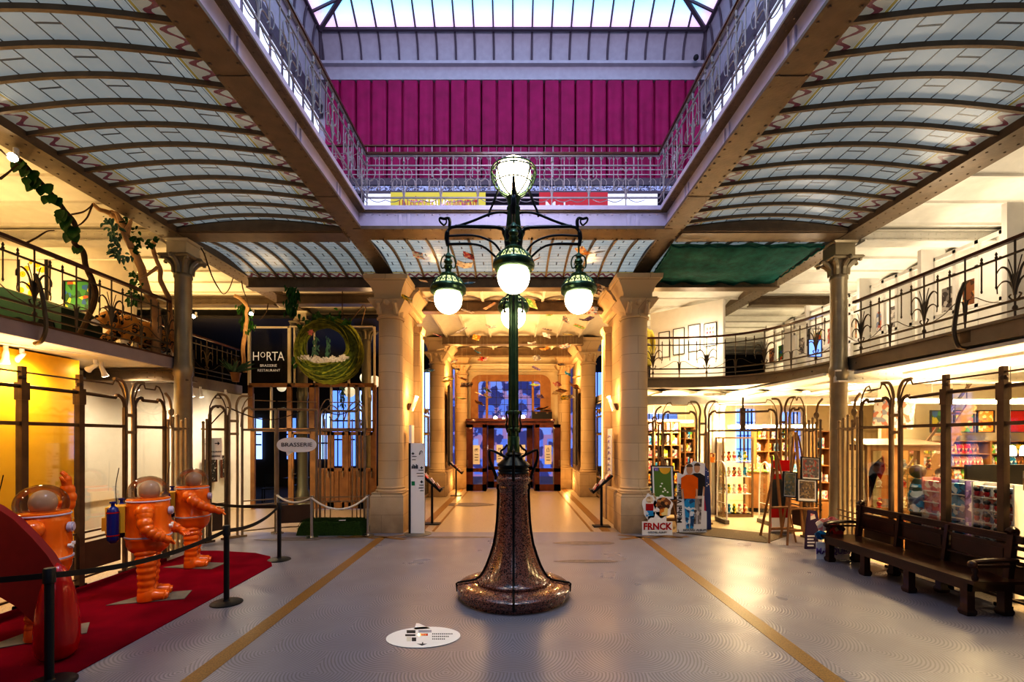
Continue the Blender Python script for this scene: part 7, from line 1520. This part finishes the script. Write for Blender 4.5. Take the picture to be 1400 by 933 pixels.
# ================================================================ lights
def area(loc, size, power, col, rot=(0,0,0), sy=None):
    l = bpy.data.lights.new('fill_light', 'SPOT'); l.energy = power*4*.9; l.color = col; l.spot_size = 2.9; l.spot_blend = .9; l.shadow_soft_size = size*.35  # wide spot added as fill, itself unseen
    o = bpy.data.objects.new('fill_light', l); COL.objects.link(o); o.location = loc; o.rotation_euler = rot; return o
def point(loc, power, col, r=.05, name='point_light'):
    l = bpy.data.lights.new(name, 'POINT'); l.energy = power; l.color = col; l.shadow_soft_size = r
    o = bpy.data.objects.new(name, l); COL.objects.link(o); o.location = loc; return o
def spot(loc, tgt, power, col, ang=1.0, r=.05, name='spot_light'):
    l = bpy.data.lights.new(name, 'SPOT'); l.energy = power; l.color = col; l.spot_size = ang; l.spot_blend = .6; l.shadow_soft_size = r
    o = bpy.data.objects.new(name, l); COL.objects.link(o); o.location = loc
    o.rotation_euler = (Vector(tgt)-Vector(loc)).to_track_quat('-Z', 'Y').to_euler(); return o
WARM = (1, .56, .20); WARM2 = (1, .68, .34); COOLW = (1, .83, .60); DAY = (.70, .68, 1.0)
# upper galleries
for y in (3.5, 6, 8.2, 11): area((-8.6, y, 4.3), 2.0, 58, (1,.72,.36), (PI,0,0))
area((-9, 13, 4.3), 2.0, 40, (1,.72,.36), (PI,0,0)); area((-9, 7, 5.7), 1.5, 60, WARM2); area((-10.3, 8.8, 5.0), 1.0, 40, WARM2, (PI/2,0,0))
for y in (3.5, 6.2, 8.8, 11.2): area((8.4, y, 4.2), 2.0, 27, (1,.84,.62), (PI,0,0))
for x, y in ((5, 15), (8.6, 14), (8.6, 17)): area((x, y, 4.2), 2.0, 26, (1,.82,.54), (PI,0,0))
area((4.6, 12.6, 5.7), .8, 28, COOLW); point((6.9, 7.5, 5.0), 34, COOLW, .5); point((6.9, 10.5, 5.0), 30, COOLW, .5); point((5.0, 12.9, 4.8), 26, COOLW, .3)
area((-6.8, 12.6, 4.4), 1.6, 22, WARM2, (PI,0,0))
# below the left gallery
for y in (3.2, 5.2, 7.0, 8.8, 11, 12.8): area((-7.25, y, 3.3), .5, 46, (1,.80,.56))
for y in (4, 6.5): area((-6.9, y, 2.6), .8, 16, (1,.78,.5), (PI,0,0))
# right shop
for y in (4, 6.2, 8.4, 10.5): area((8.0, y, 3.15), 1.0, 150, (1,.72,.36)); area((8.0, y, 2.7), 1.0, 60, (1,.78,.48), (PI,0,0))
area((4.4, 12.7, 2.6), .5, 60, (1,.75,.42), (PI/2,0,0))  # unseen spot added to brighten the left bookcase
for x, y in ((4.5, 14.6), (7, 14.2), (6.0, 12.3), (9, 12.8), (10.5, 9.6)): area((x, y, 3.0), .8, 170, (1,.72,.36)); area((x, y, 2.6), .8, 50, (1,.78,.48), (PI,0,0))
# passage
for y in (12.0, 14.4, 18): area((0, y, 3.6), 1.6, 66, (1,.64,.30), (PI,0,0))
for y in (13.5, 17.5): area((0, y, 5.2), 1.0, 135, (1,.64,.30))
for s in (-1, 1):
    point((s*2.3, 11.4, 3.2), 16, WARM, .04); point((s*2.3, 11.4, 2.7), 10, WARM, .04); point((s*2.2, 18.4, 4.6), 42, WARM, .06); point((s*2.2, 18.9, .4), 14, WARM, .06); point((s*2.1, 12.5, 4.7), 26, WARM, .06)
    point((s*3.6, 12.0, 5.3), 10, WARM2, .2)
spot((-3.4, 9.2, 3.4), (-4.9, 12.2, 4.1), 130, (1,.86,.55), .5)  # unseen spot added to brighten the woven nest
for y in (5.3, 6.25, 6.8, 7.2): spot((6.18, y, 2.9), (6.45, y, .9), 26, (1,.85,.6), 1.6)  # unseen spots added to brighten the rack fronts behind the glass
for y in (16,): area((-6, y, 5.4), 1, 30, (1,.8,.5))
# unseen spots added to strengthen the daylight
for x in (-3.2, 3.2): area((x, 6.5, 12.6), 2, 215, (.86,.76,1.0), (PI/2.5,0,0))
area((0, 6.5, 8.2), 1.5, 40, (.80,.72,1.0), (PI/2.2,0,0)); area((0, 3.0, 10.5), 3, 170, (.74,.76,1.0))
# soft front fill, an unseen spot added behind the viewer
area((0, -3.0, 4.8), 5, 30, (.80,.80,1.0), (PI/2*.8,0,0))
spot((-3.4, 2.6, 5.7), (-5.0, 5.6, .8), 230, (1,.84,.66), .55); spot((-3.2, 5.0, 5.8), (-5.2, 7.4, .8), 110, (1,.85,.7), .7)  # unseen spots added to brighten the orange suits
spot((3.9, 5.0, 5.8), (1.7, 8.2, 0), 120, (.8,.85,1), .35)
S.view_settings.view_transform = 'Standard'; S.view_settings.look = 'High Contrast'; S.view_settings.exposure = .22
S.cycles.max_bounces = 6; S.cycles.diffuse_bounces = 3; S.cycles.glossy_bounces = 3; S.cycles.transparent_max_bounces = 12; S.cycles.caustics_reflective = False; S.cycles.caustics_refractive = False
S.cycles.sample_clamp_indirect = 6; S.cycles.use_light_tree = True
for o in bpy.data.objects:
    if '_local' in o: del o['_local']
